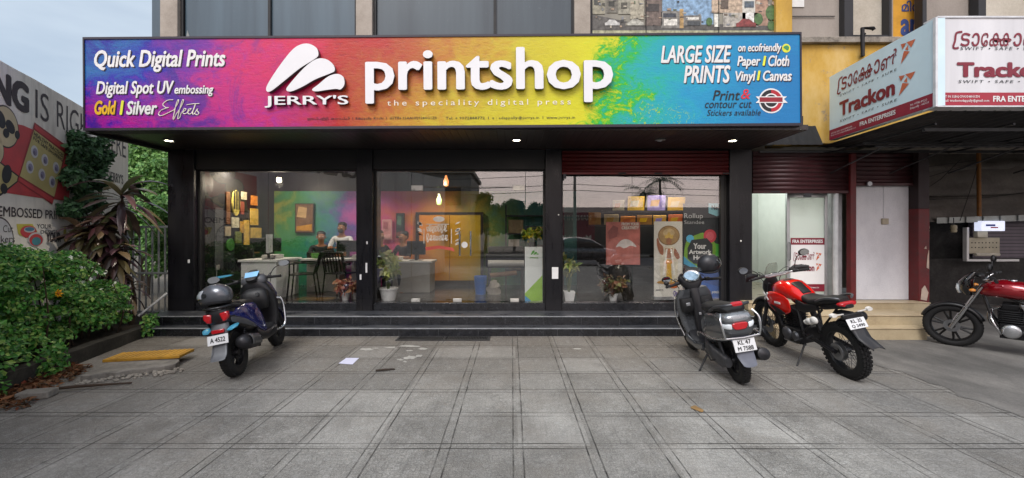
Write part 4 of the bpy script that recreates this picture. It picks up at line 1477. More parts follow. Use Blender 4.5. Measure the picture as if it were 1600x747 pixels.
mtext_quad('HEALTHY PRACTICES', [(51, 211.5), (97, 247), (52, 205)], -.011, BROWNINK, .02)
mtext_quad('FOR SAFE SHOPPING', [(50, 218), (96, 253), (51, 212.5)], -.011, BROWNINK, .02)
for (u, v) in [(52.3, 237), (68.5, 250), (86, 262), (45, 261), (64, 273), (80, 284)]:
    mcirc(u, v, .088, -.011, MWHT, 'painted_roundel')
    mcirc(u + .6, v + .5, .055, -.013, M('#8b86a4', .7, name='mural_violet'), 'painted_roundel')
    mcirc(u - 1, v + 2, .028, -.015, M('#6a6480', .7, name='mural_violet_dark'), 'painted_roundel')
ml('EMBOSSED PRINTS', -4, 105.5, 1.80, 1.93, bold=.012)
ml('SPOT UV &', -60, -10, 1.80, 1.93, bold=.012)
ring2(-3, 376, .30, MWHT)
ml('Cut', 3, 18.8, 1.60, 1.69, bold=.0, y=-.010)
ml('Stickers', -22, 21.5, 1.47, 1.56, bold=.0, y=-.010)
def mell(u, v, rx, rz, y, mat):
    cx, cz = mw(u, v)
    return decal(MWALL, circ(cx, cz, rx, rz), y, mat)
mdec([(25, 350), (50, 350), (58, 362), (40, 372), (28, 366)], -.004, M('#c7bd55', .7))
mell(44, 362, .19, .085, -.006, MRED)
mell(45, 359, .13, .04, -.008, MWHT)
mell(45, 358, .11, .028, -.010, M('#4f7d9c', .7))
mell(55, 374, .19, .10, -.009, MWHT)
mell(55, 375, .165, .085, -.011, MRED)
mell(55, 377, .11, .06, -.013, M('#4f8c9c', .7))
ml('YOUR', 57, 80, 1.655, 1.72, bold=.0)
ml('DESIGN', 63, 92, 1.58, 1.63, bold=.0)
ml('YOUR', 71.5, 94, 1.45, 1.60, bold=.035, y=-.006)
mell(101, 366, .05, .12, -.004, M('#c7bd55', .7))

# ---- planter kerb and soil
def CX(Y): return -5.03 - (Y - 4.09) * .2533
KERB = concrete_mat('mossy_kerb', '#1e1d1a', '#312f2b', '#47443e', 3, .85, 30, bump=.5)
mb = MB()
rs = []
for i in range(41):
    Y = 1.2 + (6.52 - 1.2) * i / 40
    x = CX(Y) + .02 * mnoise.noise(Vector((Y * 1.7, 0, 3)))
    h = .27 - .018 * Y + .02 * mnoise.noise(Vector((Y * 2.1, 4, 0)))
    rs.append([(x, Y, -.1), (x, Y, h), (x - .14, Y, h), (x - .14, Y, -.1)])
mb.rings(rs)
tag(mb.build('planter_kerb', KERB, None, 0, bevel=.008), 'low dark concrete kerb holding the hedge bed', 'kerb wall')
mb = MB()
g = []
for i in range(30):
    Y = 1.2 + 6.3 * i / 29
    g.append([(CX(Y) - .1 - (1.9) * j / 8, Y, .12 + .05 * mnoise.noise(Vector((Y * 2, j, 0)))) for j in range(9)])
mb.patch(g)
struct('planter_soil', mb, concrete_mat('dark_soil', '#1e1812', '#2c241b', '#3d3226', 5, .95, 30))

# ---- hedge
rs_ = np.random.RandomState(5)
def hedge_top(Y):
    return float(np.interp(Y, [1, 3, 4.2, 5.2, 5.7, 6.1, 6.4, 6.7], [1.25, 1.3, 1.34, 1.36, 1.26, 1.0, .74, .5]))
P_, N_ = [], []
ncl = 205
for k in range(ncl):
    Y = 2.3 + 3.95 * rs_.rand()
    xf = CX(Y) - .12
    xb = min(-3.95 - .5 * Y + .05, xf - .5)
    top = hedge_top(Y) * (.9 + .2 * rs_.rand())
    q = rs_.rand()
    if q < .55:      # front face
        z = .2 + (top - .25) * rs_.rand()
        x = xf - .10 - .12 * rs_.rand() - .3 * (z / top) ** 3 + .10 * sin(z * 5 + Y * 3) * min(1, (6.3 - Y))
    else:
        z = top - .1 - .12 * rs_.rand()
        x = xf - .3 + (xb - xf + .3) * rs_.rand()
    rad = .13 + .13 * rs_.rand()
    m = 235
    d = rs_.normal(size=(m, 3))
    d /= np.linalg.norm(d, axis=1, keepdims=True)
    d[:, 2] = np.abs(d[:, 2]) * .9 - .15
    r = rad * (.55 + .5 * rs_.rand(m, 1))
    P_.append(np.array([x, Y, z]) + d * r)
    nn = d * .7 + np.array([.35, -.35, .6]) + .45 * rs_.normal(size=(m, 3))
    N_.append(nn / np.linalg.norm(nn, axis=1, keepdims=True))
P_ = np.concatenate(P_)
N_ = np.concatenate(N_)
# trailing shoots over the kerb
m = 2600
Y = 2.3 + 4.2 * rs_.rand(m)
pp = np.stack([np.array([CX(y) for y in Y]) + .02 + .12 * rs_.rand(m) * (rs_.rand(m) > .3), Y, .05 + .3 * rs_.rand(m)], 1)
keep = (np.sin(Y * 7) + np.sin(Y * 3.1 + 1)) > .75
P_ = np.concatenate([P_, pp[keep]])
nn = np.array([.6, -.5, .4]) + .4 * rs_.normal(size=(keep.sum(), 3))
N_ = np.concatenate([N_, nn / np.linalg.norm(nn, axis=1, keepdims=True)])
HL = leaf_mat('hedge_leaf', ['#1f4a1a', '#37772a', '#50953c', '#6cab4a', '#2f6424', '#579a40', '#a4c460', '#244e1d', '#7db04e'], .4)
H = thing('hedge', 'dense green leafy hedge with white specks spilling over the dark planter kerb', 'hedge', (-5.6, 4.6, .12), world=True)
vs, fs = leaf_mesh(P_, N_, .056, .036, rs_, .45)
mesh_obj('foliage', vs, fs, HL, H, 0, fix=False)
mb = MB()
for k in range(60):
    Y = 2.4 + 4.1 * rs_.rand()
    x = CX(Y) - .15 - .6 * rs_.rand()
    z1 = hedge_top(Y) - .15
    mb.tube([(x, Y, .1), (x + .1 * rs_.normal(), Y + .1 * rs_.normal(), z1 * .5), (x + .18 * rs_.normal(), Y + .15 * rs_.normal(), z1)], [.012, .009, .004], 5)
mb.build('stem', M('#3b2d1f', .8), H)
sel = [i for i in range(len(P_)) if 5.4 < P_[i][1] < 6.5 and P_[i][2] > hedge_top(P_[i][1]) * .62 and P_[i][0] > CX(P_[i][1]) - .55]
idx = rs_.choice(sel, 75, replace=False)
vs, fs = leaf_mesh(P_[idx] + N_[idx] * .03, N_[idx], .05, .05, rs_, 0)
mesh_obj('blossom', vs, fs, M('#cfd6c4', .5, name='white_petal'), H, 0, fix=False)
YF = thing('yellow_flower', 'single orange yellow flower on the front of the hedge', 'flower', PX(95, 458, 4.9))
mb = MB()
for k in range(7):
    a = 2 * pi * k / 7
    mb.add([(0, -.02, 0), (.035 * cos(a - .35), -.03, .035 * sin(a - .35)), (.055 * cos(a), -.015, .055 * sin(a)), (.035 * cos(a + .35), -.03, .035 * sin(a + .35))], [(0, 1, 2, 3)])
mb.build('petals', M('#f0a818', .5), YF, world=False, smooth=0, fix=False)
MB().ell((0, -.028, 0), (.014, .01, .014), 8, 6).build('flower_centre', M('#a85c10', .6), YF, world=False)

# ---- cordylines (ti plants): tapered stems with strap leaves
TI = leaf_mat('ti_leaf', ['#3d2831', '#5a3740', '#70484f', '#3a3329', '#80655a', '#a08a62', '#4a5433', '#6a404c', '#8f6f74'], .3, .6)
TIP = leaf_mat('ti_leaf_pale', ['#8a6a4a', '#a8946a', '#7a4a48', '#6b3038', '#4a5a34', '#8f8a58'], .3, .6)
def strap(mb, base, az, el, L, W, droop, rs):
    n = 7
    rows = []
    p = Vector(base)
    d = Vector((cos(az) * cos(el), sin(az) * cos(el), sin(el)))
    side = Vector((-sin(az), cos(az), 0))
    tw = rs.normal() * .25
    for i in range(n + 1):
        q = i / n
        wd = W * (sin(pi * min(1, q * .93 + .07)) ** .7) * .5
        sd = (side * cos(tw * q) + d.cross(side) * sin(tw * q))
        up = sd.cross(d)
        rows.append([tuple(p - sd * wd + up * wd * .35), tuple(p), tuple(p + sd * wd + up * wd * .35)])
        d = (d + Vector((0, 0, -droop / n))).normalized()
        p = p + d * L / n
    mb.patch(rows)
def ti_plant(label, foot, heads, n, L, seed, mat=TI, grp='purple leaved ti plants by the gate', wk=.21, dk=1.5):
    rs = np.random.RandomState(seed)
    t = thing('ti_plant', label, 'plant', foot, group=grp, world=True)
    f = Vector(foot)
    ms, ml_ = MB(), MB()
    for h in heads:
        h = Vector(h)
        mid = (f + h) / 2 + Vector((rs.normal() * .05, rs.normal() * .05, 0))
        ms.tube(spline([tuple(f), tuple(mid), tuple(h)], 5, False), [.035 - .002 * i for i in range(11)], 8)
        for k in range(n):
            q = k / n
            az = k * 2.4 + rs.normal() * .25
            el = -.35 + 1.5 * q + rs.normal() * .12
            b = h + Vector((0, 0, -.28 + .3 * q))
            strap(ml_, b, az, el, L * (.75 + .4 * rs.rand()), L * wk * (.8 + .4 * rs.rand()), dk + 1.1 * rs.rand(), rs)
    ms.build('stem', M('#4a3a2c', .8, var=.3, scale=14), t)
    ml_.build('foliage', mat, t, 60, fix=False)
    return t
a = PX(190, 300, 6.75)
ti_plant('tallest ti plant with long arching bronze leaves in front of the gate', (a.x, a.y, .12), [a], 30, .74, 11, leaf_mat('ti_leaf_bronze', ['#5a4640', '#a39670', '#5f4444', '#4b3038', '#4a5438', '#857a5a', '#4a3840', '#56603c'], .3, .6), wk=.15, dk=1.1)
b = PX(150, 372, 6.55); b2 = PX(128, 362, 6.5); b3 = PX(165, 350, 6.6)
ti_plant('bushy dark purple ti plant with drooping leaves rising out of the hedge', (b.x, b.y, .12), [b + Vector((0, 0, .08)), b2, b3 + Vector((0, 0, .05)), PX(182, 385, 6.6)], 46, .46, 3)
c = PX(206, 440, 6.75)
ti_plant('smallest ti plant with reddish leaves low at the gate foot', (c.x, c.y, .1), [c, PX(190, 415, 6.7)], 16, .32, 8, TI)

# ---- climbing plant on the wall end
def leaf_cloud(name, centres, per, L, W, mat, parent, seed, squash=1., updir=(.2, -.4, .5)):
    rs = np.random.RandomState(seed)
    P, N = [], []
    for (x, y, z, r) in centres:
        d = rs.normal(size=(per, 3))
        d /= np.linalg.norm(d, axis=1, keepdims=True)
        rr = r * (.45 + .6 * rs.rand(per, 1))
        dd = d * rr
        dd[:, 2] *= squash
        P.append(np.array([x, y, z]) + dd)
        nn = d * .6 + np.array(updir) + .5 * rs.normal(size=(per, 3))
        N.append(nn / np.linalg.norm(nn, axis=1, keepdims=True))
    vs, fs = leaf_mesh(np.concatenate(P), np.concatenate(N), L, W, rs, .4)
    return mesh_obj(name, vs, fs, mat, parent, 0, fix=False)
CRL = leaf_mat('creeper_leaf', ['#25422a', '#34573a', '#46704a', '#5a8458', '#2c4a30'], .5)
p0 = PX(145, 260, 7.0)
CR = thing('creeper', 'bluish green creeper climbing the mural wall under the sign corner', 'plant', (p0.x, p0.y, .15), world=True)
cs = []
rr = np.random.RandomState(21)
for k in range(60):
    v = 212 + 125 * rr.rand() ** 1.1
    u = 106 + (62 - 16 * abs(v - 260) / 60) * rr.rand() + 7 * rr.normal()
    Yq = wY(u) - .12 - .25 * rr.rand() if u < 200 else 7
    Yq = min(Yq, 8.2)
    p = PX(u, v, Yq)
    cs.append((p.x, p.y, p.z, .06 + .11 * rr.rand()))
leaf_cloud('foliage', cs, 85, .085, .058, CRL, CR, 4)
mb = MB()
for k in range(6):
    mb.tube([(p0.x + .1 * k - .3, p0.y + .1, .1), (p0.x + .08 * k - .2, p0.y + .15, 1.2), (cs[k * 3][0], cs[k * 3][1], cs[k * 3][2])], [.014, .01, .006], 5)
mb.build('stem', M('#3b2d1f', .8), CR)
PB = MB()
q = PX(130, 206, 6.9)
pp = [(-.06, .02), (.03, .06), (.12, .02), (.2, -.02), (.21, -.09), (.1, -.1), (0, -.06)]
PB.prism([(q.x + a_, q.z + b_) for a_, b_ in pp], q.y - .02, q.y + .03)
tag(PB.build('plastic_sheet', M('#d9dcdc', .4, name='white_plastic'), bevel=.012), 'crumpled white plastic scrap caught on top of the creeper', 'plastic scrap')

# ---- trees behind the gate
def tree(label, foot, h, cr, seed, mat, per=420, ncl=46, L=.13, trunk_r=.12, spread=(1, 1, 1), name='broadleaf_tree', grp=None, bark='#4a4036'):
    rs = np.random.RandomState(seed)
    t = thing(name, label, 'tree', foot, group=grp, world=True)
    fx_, fy_, fz_ = foot
    top = Vector((fx_, fy_, fz_ + h))
    mb = MB()
    mb.tube([(fx_, fy_, fz_ - .1), (fx_ + .08, fy_, fz_ + h * .3), (fx_ - .05, fy_ + .05, fz_ + h * .62), (fx_, fy_, fz_ + h * .85)], [trunk_r, trunk_r * .75, trunk_r * .5, trunk_r * .2], 10)
    cs = []
    for k in range(ncl):
        d = rs.normal(size=3)
        d /= np.linalg.norm(d)
        r = cr * (.35 + .65 * rs.rand() ** .5)
        c_ = (fx_ + d[0] * r * spread[0], fy_ + d[1] * r * spread[1], fz_ + h * .68 + d[2] * r * spread[2])
        cs.append((*c_, cr * (.20 + .16 * rs.rand())))
        if k % 3 == 0:
            s_ = Vector((fx_, fy_, fz_ + h * (.3 + .35 * rs.rand())))
            e = Vector(c_)
            mb.tube([tuple(s_), tuple((s_ + e) / 2 + Vector((0, 0, .1 * h * rs.rand()))), tuple(e)], [trunk_r * .4, trunk_r * .25, trunk_r * .08], 6)
    mb.build('trunk', M(bark, .85, var=.3, scale=10, bump=.4, bscale=25), t)
    leaf_cloud('crown', cs, per, L, L * .62, mat, t, seed + 1)
    return t
TL1 = leaf_mat('tree_leaf_light', ['#3a6a2c', '#5a8f42', '#7aab58', '#8fb866', '#4a7a3a'], .45)
TL2 = leaf_mat('tree_leaf_dark', ['#1f3d20', '#2d5a2c', '#3f6f38', '#56864a'], .45)
G1 = 'trees beyond the side gate'
tree('light green small leaved tree filling the gap behind the gate', (-10.2, 11.6, -.1), 4.0, 1.55, 31, TL1, 420, 46, .11, .09, (1, 1, 1.05), grp=G1)
tree('darker green shrubby tree standing low right behind the railings', (-8.3, 10.4, -.1), 2.5, .95, 37, TL1, 380, 30, .10, .07, (1.1, 1, 1.1), grp=G1)
tree('dark green tree behind the far end of the mural wall', (-11.8, 13.2, -.1), 4.2, 1.6, 41, TL2, 300, 36, .13, .1, grp=G1)

# ---- railing gate and loose pipe
GT = thing('railing_gate', 'grey painted pipe railing gate between the mural wall and the shop pillar', 'gate', (-6.75, 7.7, 0), world=True)
GP = M('#a2a8aa', .5, .3, var=.15, dirt=.3, name='grey_rail_paint')
x0, x1, yg = -7.15, -6.2, 7.72
GB = MB()
for z in (1.70, .84, .12):
    GB.bx(x0, x1, yg - .02, yg + .02, z - .02, z + .02)
for x in (x0, x1):
    GB.bx(x - .025, x + .025, yg - .025, yg + .025, 0, 1.72)
GB.build('gate_frame', GP, GT, bevel=.004)
for k in range(7):
    x = x0 + (x1 - x0) * (k + 1) / 8
    MB().tube([(x, yg, .12), (x, yg, 1.70)], .016, 8).build('rail_bar', GP, GT)
tag(MB().tube([PX(216, 494, 6.75), PX(261, 458, 7.08)], .018, 8).build('handrail_pipe', M('#c6c7c4', .4, name='pale_pipe')), 'pale loose pipe leaning from the step corner up to the gate', 'pipe')

# ---- broken slab, yellow tactile tile, litter
def top_slab(pts, z0, z1, mat, name, tilt=0.):
    mb = MB()
    mb.prism(pts, z0, z1, 'xy')
    return mb.build(name, mat, None, 30, bevel=.008)
SLC = concrete_mat('broken_concrete', '#5f5c57', '#807c75', '#9a958d', 5, .9, 30, bump=.6)
raggy = [(-4.62, 4.45), (-4.78, 4.92), (-4.4, 5.0), (-4.06, 5.07), (-3.98, 4.98), (-3.93, 4.86), (-3.99, 4.78), (-4.08, 4.75), (-4.15, 4.68), (-4.26, 4.66), (-4.34, 4.56), (-4.45, 4.55), (-4.52, 4.47)]
o = top_slab(raggy, 0, .065, SLC, 'concrete_slab')
tag(o, 'broken grey concrete slab lying by the planter kerb', 'slab')
TT = thing('tactile_tile', 'yellow ribbed tactile paving tile lying on the broken slab', 'tile', (-4.45, 5.13, .066), (0, R(-1), R(9)))
MB().bx(-.42, .40, -.155, .155, 0, .035).build('tile_body', M('#b98a2c', .7, var=.25, scale=5, dirt=.5, name='yellow_tile'), TT, world=False, bevel=.006)
mb = MB()
for k in range(14):
    x = -.385 + k * .057
    mb.bx(x - .012, x + .012, -.14, .14, .034, .042)
mb.build('tile_ribs', M('#c99a3a', .7, var=.2, scale=6, dirt=.3, name='yellow_rib'), TT, world=False, bevel=.003)
rr = np.random.RandomState(9)
PEB = M('#958f85', .9, var=.3, scale=12)
mb = MB()
for k in range(90):
    a_ = rr.rand()
    x = -4.55 + .75 * a_ + .03 * rr.normal()
    y = 4.42 + .38 * a_ + .05 * rr.normal()
    s = .008 + .022 * rr.rand()
    mb.ell((x, y, s * .5), (s * (.8 + .5 * rr.rand()), s, s * .7), 6, 4)
tag(mb.build('rubble', PEB, None, 20), 'grey crumbs of rubble along the broken slab edge', 'rubble', kind='stuff')
tag(MB().box((-4.62 + .02, 4.03, .035), (.26, .14, .07), .25).build('brick', SLC, None, bevel=.012), 'loose pale cement brick on the dirt beside the kerb', 'brick')
def ground_pt(u, v, z=0.):
    Y = F * (CAMZ - z) / (v - 363)
    return Vector(((u - 800) * Y / F, Y, z))
mb = MB().tube([tuple(ground_pt(22, 614, .02)), tuple(ground_pt(120, 604, .035)), tuple(ground_pt(206, 598, .012))], [.012, .016, .008], 7)
tag(mb.build('branch', M('#3b2c20', .8, var=.3)), 'long thin brown branch lying on the paving in front of the slab', 'branch')
mb = MB().tube([tuple(ground_pt(0, 626, .03)), tuple(ground_pt(45, 611, .05))], [.018, .012], 7)
tag(mb.build('branch', M('#7a4f2e', .8, var=.3, name='reddish_bark')), 'short reddish branch sticking out of the leaf litter', 'branch')
# litter of dry leaves and twigs
n = 900
u = 130 * rr.rand(n) ** 1.4
vv = 592 + 50 * rr.rand(n)
pts = []
for a_, b_ in zip(u, vv):
    Y = 3.75 + 1.2 * rr.rand()
    x = CX(Y) + .02 + .42 * rr.rand() ** 1.6 * (1.2 - (Y - 3.75) * .5)
    pts.append((x, Y, .006 + .035 * rr.rand() ** 2))
P2 = np.array(pts)
nn = np.array([0, 0, 1.]) + .35 * rr.normal(size=(n, 3))
nn /= np.linalg.norm(nn, axis=1, keepdims=True)
vs, fs = leaf_mesh(P2, nn, .07, .035, rr, 0)
tag(mesh_obj('leaf_litter', vs, fs, leaf_mat('dry_leaf', ['#5a3a24', '#7a4a2c', '#3a2a1e', '#94603a', '#6b5a44', '#8a3f2a'], .8), None, 0, fix=False), 'brown dry leaves and twigs heaped against the planter kerb', 'leaf litter', kind='stuff')
# paper, stick, drain grate, cement splashes
def flat(name, uvs, z, mat, label, cat, th=.002):
    pts = [ground_pt(a_, b_, z) for a_, b_ in uvs]
    mb = MB().prism([(p.x, p.y) for p in pts], z, z + th, 'xy')
    return tag(mb.build(name, mat, None, 0), label, cat)
flat('paper_sheet', [(529, 568), (541, 559.5), (561, 559.5), (551, 569.5)], .004, M('#cfd0e6', .6, var=.03, name='paper'), 'lavender white sheet of paper lying on the paving', 'paper')
mb = MB().tube([tuple(ground_pt(587, 579, .012)), tuple(ground_pt(600, 577.5, .02)), tuple(ground_pt(617, 576.5, .01))], [.011, .012, .008], 6)
tag(mb.build('twig', M('#33281f', .8)), 'short dark twig on the paving near the paper sheet', 'twig')
flat('dry_leaf', spline([(1079, 637), (1086, 634), (1091, 637), (1099, 641), (1097, 644), (1088, 641)], 4), .006, M('#8d6f45', .8, var=.3), 'single crinkled tan leaf on the open paving', 'leaf', .004)
DG = thing('drain_grate', 'black metal drain grate set in the paving at the foot of the steps', 'grate', (-.97, 6.24, .0), world=True)
DM = M('#39393a', .55, .4, var=.3)
mb = MB()
mb.bx(-1.72, -.33, 6.13, 6.16, .0, .014)
mb.bx(-1.72, -.33, 6.34, 6.37, .0, .014)
for x in (-1.72, -1.03, -.36):
    mb.bx(x, x + .03, 6.16, 6.34, .0, .014)
mb.build('grate_frame', DM, DG)
mb = MB()
for k in range(56):
    x = -1.675 + k * .0237
    if abs(x + 1.015) > .03:
        mb.bx(x, x + .009, 6.16, 6.34, .001, .012)
mb.build('grate_bars', DM, DG)
MB().bx(-1.69, -.36, 6.16, 6.34, .0008, .0018).build('grate_shade', M('#060606', .9), DG)  # flat black sheet standing for the shade below the bars
mb = MB()
for (u, v, ru, rv, sd_) in [(572, 546, 12, 1.6, 1), (640, 541, 16, 1.4, 2), (661, 545, 8, 1.4, 3), (610, 543, 9, 1.0, 4), (640, 559, 11, 2.6, 5), (655, 556, 5, 1.6, 6), (625, 562, 6, 1, 7), (902, 545, 7, .9, 8), (640, 548, 5, 1, 9), (586, 544, 5, .8, 10), (633, 565, 4, 1, 11)]:
    ring = []
    for i in range(44):
        a_ = 2 * pi * i / 44
        k = 1 + .6 * mnoise.noise(Vector((cos(a_) * 1.6, sin(a_) * 1.6, sd_ * 3.3))) + .35 * mnoise.noise(Vector((cos(a_) * 5, sin(a_) * 5, sd_ * 7.3)))
        p = ground_pt(u + ru * cos(a_) * k, v + rv * sin(a_) * k, .003)
        ring.append((p.x, p.y, .003))
    mb.add(ring, [tuple(range(44))])
tag(mb.build('cement_splash', M('#a3a19b', .85, var=.15, scale=12), None, 0), 'pale dried cement splashes on the paving before the steps', 'stain', kind='stuff')
# ================================================================== INSIDE THE SHOP
LAM = M('#dfe1de', .35, var=.04, name='white_laminate')
GLAM = M('#a9a79f', .45, var=.08, name='grey_laminate')
CT = thing('reception_counter', 'white L-shaped reception counter behind the left window', 'counter', (-4.0, 7.9, FZ), world=True)
MB().bx(-4.92, -4.28, 7.55, 8.35, FZ, 1.06).build('end_block', LAM, CT, bevel=.004)
MB().bx(-4.96, -4.24, 7.52, 8.40, 1.06, 1.10).build('counter_top', LAM, CT, bevel=.004)
MB().bx(-4.24, -2.75, 8.30, 8.9, 1.03, 1.07).build('counter_top', LAM, CT, bevel=.004)
MB().bx(-4.22, -3.55, 8.55, 8.85, FZ, 1.03).build('front_panel', GLAM, CT)
MB().bx(-3.3, -2.8, 8.55, 8.85, FZ, 1.03).build('front_panel', GLAM, CT)
C2 = thing('service_counter', 'grey service counter with monitor behind the plant in the middle bay', 'counter', (-1.95, 8.7, FZ), world=True)
MB().bx(-2.55, -1.66, 8.4, 8.95, FZ, .98).build('front_panel', GLAM, C2, bevel=.004)
MB().bx(-2.58, -1.62, 8.37, 8.98, .98, 1.02).build('counter_top', LAM, C2, bevel=.004)

def slat_chair(label, loc, rz):
    t = thing('slatted_chair', label, 'chair', loc, (0, 0, rz), 'black slatted chairs at the counter')
    m = M('#121214', .35, .3, var=.2, name='black_tube')
    s = MB()
    for i in range(7):
        x = -.19 + i * .063
        s.bx(x - .022, x + .022, -.2, .2, .43, .45)
    s.build('seat', m, t, world=False, bevel=.004)
    b = MB()
    for i in range(7):
        x = -.18 + i * .06
        b.tube([(x, .2, .47), (x, .25, .66), (x * .96, .31, .84)], .012, 6)
    b.tube([(-.2, .31, .84), (.2, .31, .84)], .016, 8)
    b.build('backrest', m, t, world=False)
    for x in (-.21, .21):
        MB().tube([(x, -.2, .64), (x, -.2, .44), (x * 1.08, -.24, 0)], .014, 7).build('leg', m, t, world=False)
        MB().tube([(x, .31, .84), (x, .2, .45), (x * 1.08, .26, 0)], .014, 7).build('leg', m, t, world=False)
        MB().tube([(x, -.2, .64), (x, 0, .66), (x, .26, .64)], .015, 7).build('armrest', m, t, world=False)
    return t
slat_chair('black slatted armchair seen side-on against the white counter', (-3.92, 7.82, FZ), R(-72))
slat_chair('black slatted armchair seen from behind beside the potted orange plant', (-3.28, 7.98, FZ), R(172))
def office_chair(label, loc, rz):
    t = thing('office_chair', label, 'chair', loc, (0, 0, rz))
    m = M('#131316', .6, var=.25, name='black_mesh')
    MB().loft([(-.22, 0, .47, .2, .03), (0, 0, .48, .24, .04), (.22, 0, .47, .22, .03)], 16, 3).build('seat', m, t, world=False)
    MB().loft([(.55, -.25, 0, .03, .18), (.75, -.27, 0, .035, .23), (.98, -.30, 0, .03, .19)], 16, 3, 'z').build('backrest', m, t, world=False)
    mb = MB().tube([(0, 0, .08), (0, 0, .45)], .03, 10)
    for k in range(5):
        a = 2 * pi * k / 5
        mb.tube([(0, 0, .09), (.27 * cos(a), .27 * sin(a), .06)], [.025, .015], 6)
        mb.ell((.27 * cos(a), .27 * sin(a), .03), (.03, .03, .03), 8, 6)
    mb.build('base', DARKSTEEL, t, world=False)
    return t
office_chair('black office chair in the dark corner behind the blue scooter', (-5.08, 8.25, FZ), R(80))

def monitor(label, loc, rz, w_=.5, h_=.3, col='#15161a', back=True):
    t = thing('monitor', label, 'monitor', loc, (0, 0, rz), 'monitors on the counters')
    MB().bx(-w_ / 2, w_ / 2, -.02, .02, .12, .12 + h_).build('screen', M(col, .3, name='monitor_case'), t, world=False, bevel=.008)
    mb = MB().bx(-.03, .03, -.01, .03, .01, .2)
    mb.bx(-.12, .12, -.08, .1, 0, .012)
    mb.build('stand', M('#202124', .4), t, world=False, bevel=.003)
    return t
monitor('wide black monitor with its back to the window on the counter corner', (-4.85, 8.2, 1.10), R(12), .55, .27)
monitor('white slim monitor turned edge-on above the blue scooter handlebar', (-4.52, 7.75, 1.10), R(110), .40, .34, '#d8dad8')
monitor('black monitor in front of the man in the white shirt', (-3.45, 8.75, 1.07), R(5), .46, .24)
monitor('black monitor on the grey service counter beside the plant', (-1.98, 8.6, 1.02), R(-8), .4, .28)
clut = MB()
for (x, y, dx, dy, h) in [(-4.1, 8.7, .3, .2, .12), (-3.8, 8.65, .15, .15, .16), (-2.95, 8.65, .16, .12, .12)]:
    clut.bx(x - dx / 2, x + dx / 2, y - dy / 2, y + dy / 2, 1.07, 1.07 + h)
tag(clut.build('desk_boxes', MATBLACK, None, bevel=.01), 'small dark boxes and printers on the rear counter', 'desk boxes')
tag(MB().lathe([(.0, 0), (.09, 0), (.12, .06), (.11, .1), (.0, .1)], 14, c=(-3.98, 8.5, 1.072)).build('green_bowl', M('#4f8f3a', .4)), 'green bowl on the rear counter', 'bowl')

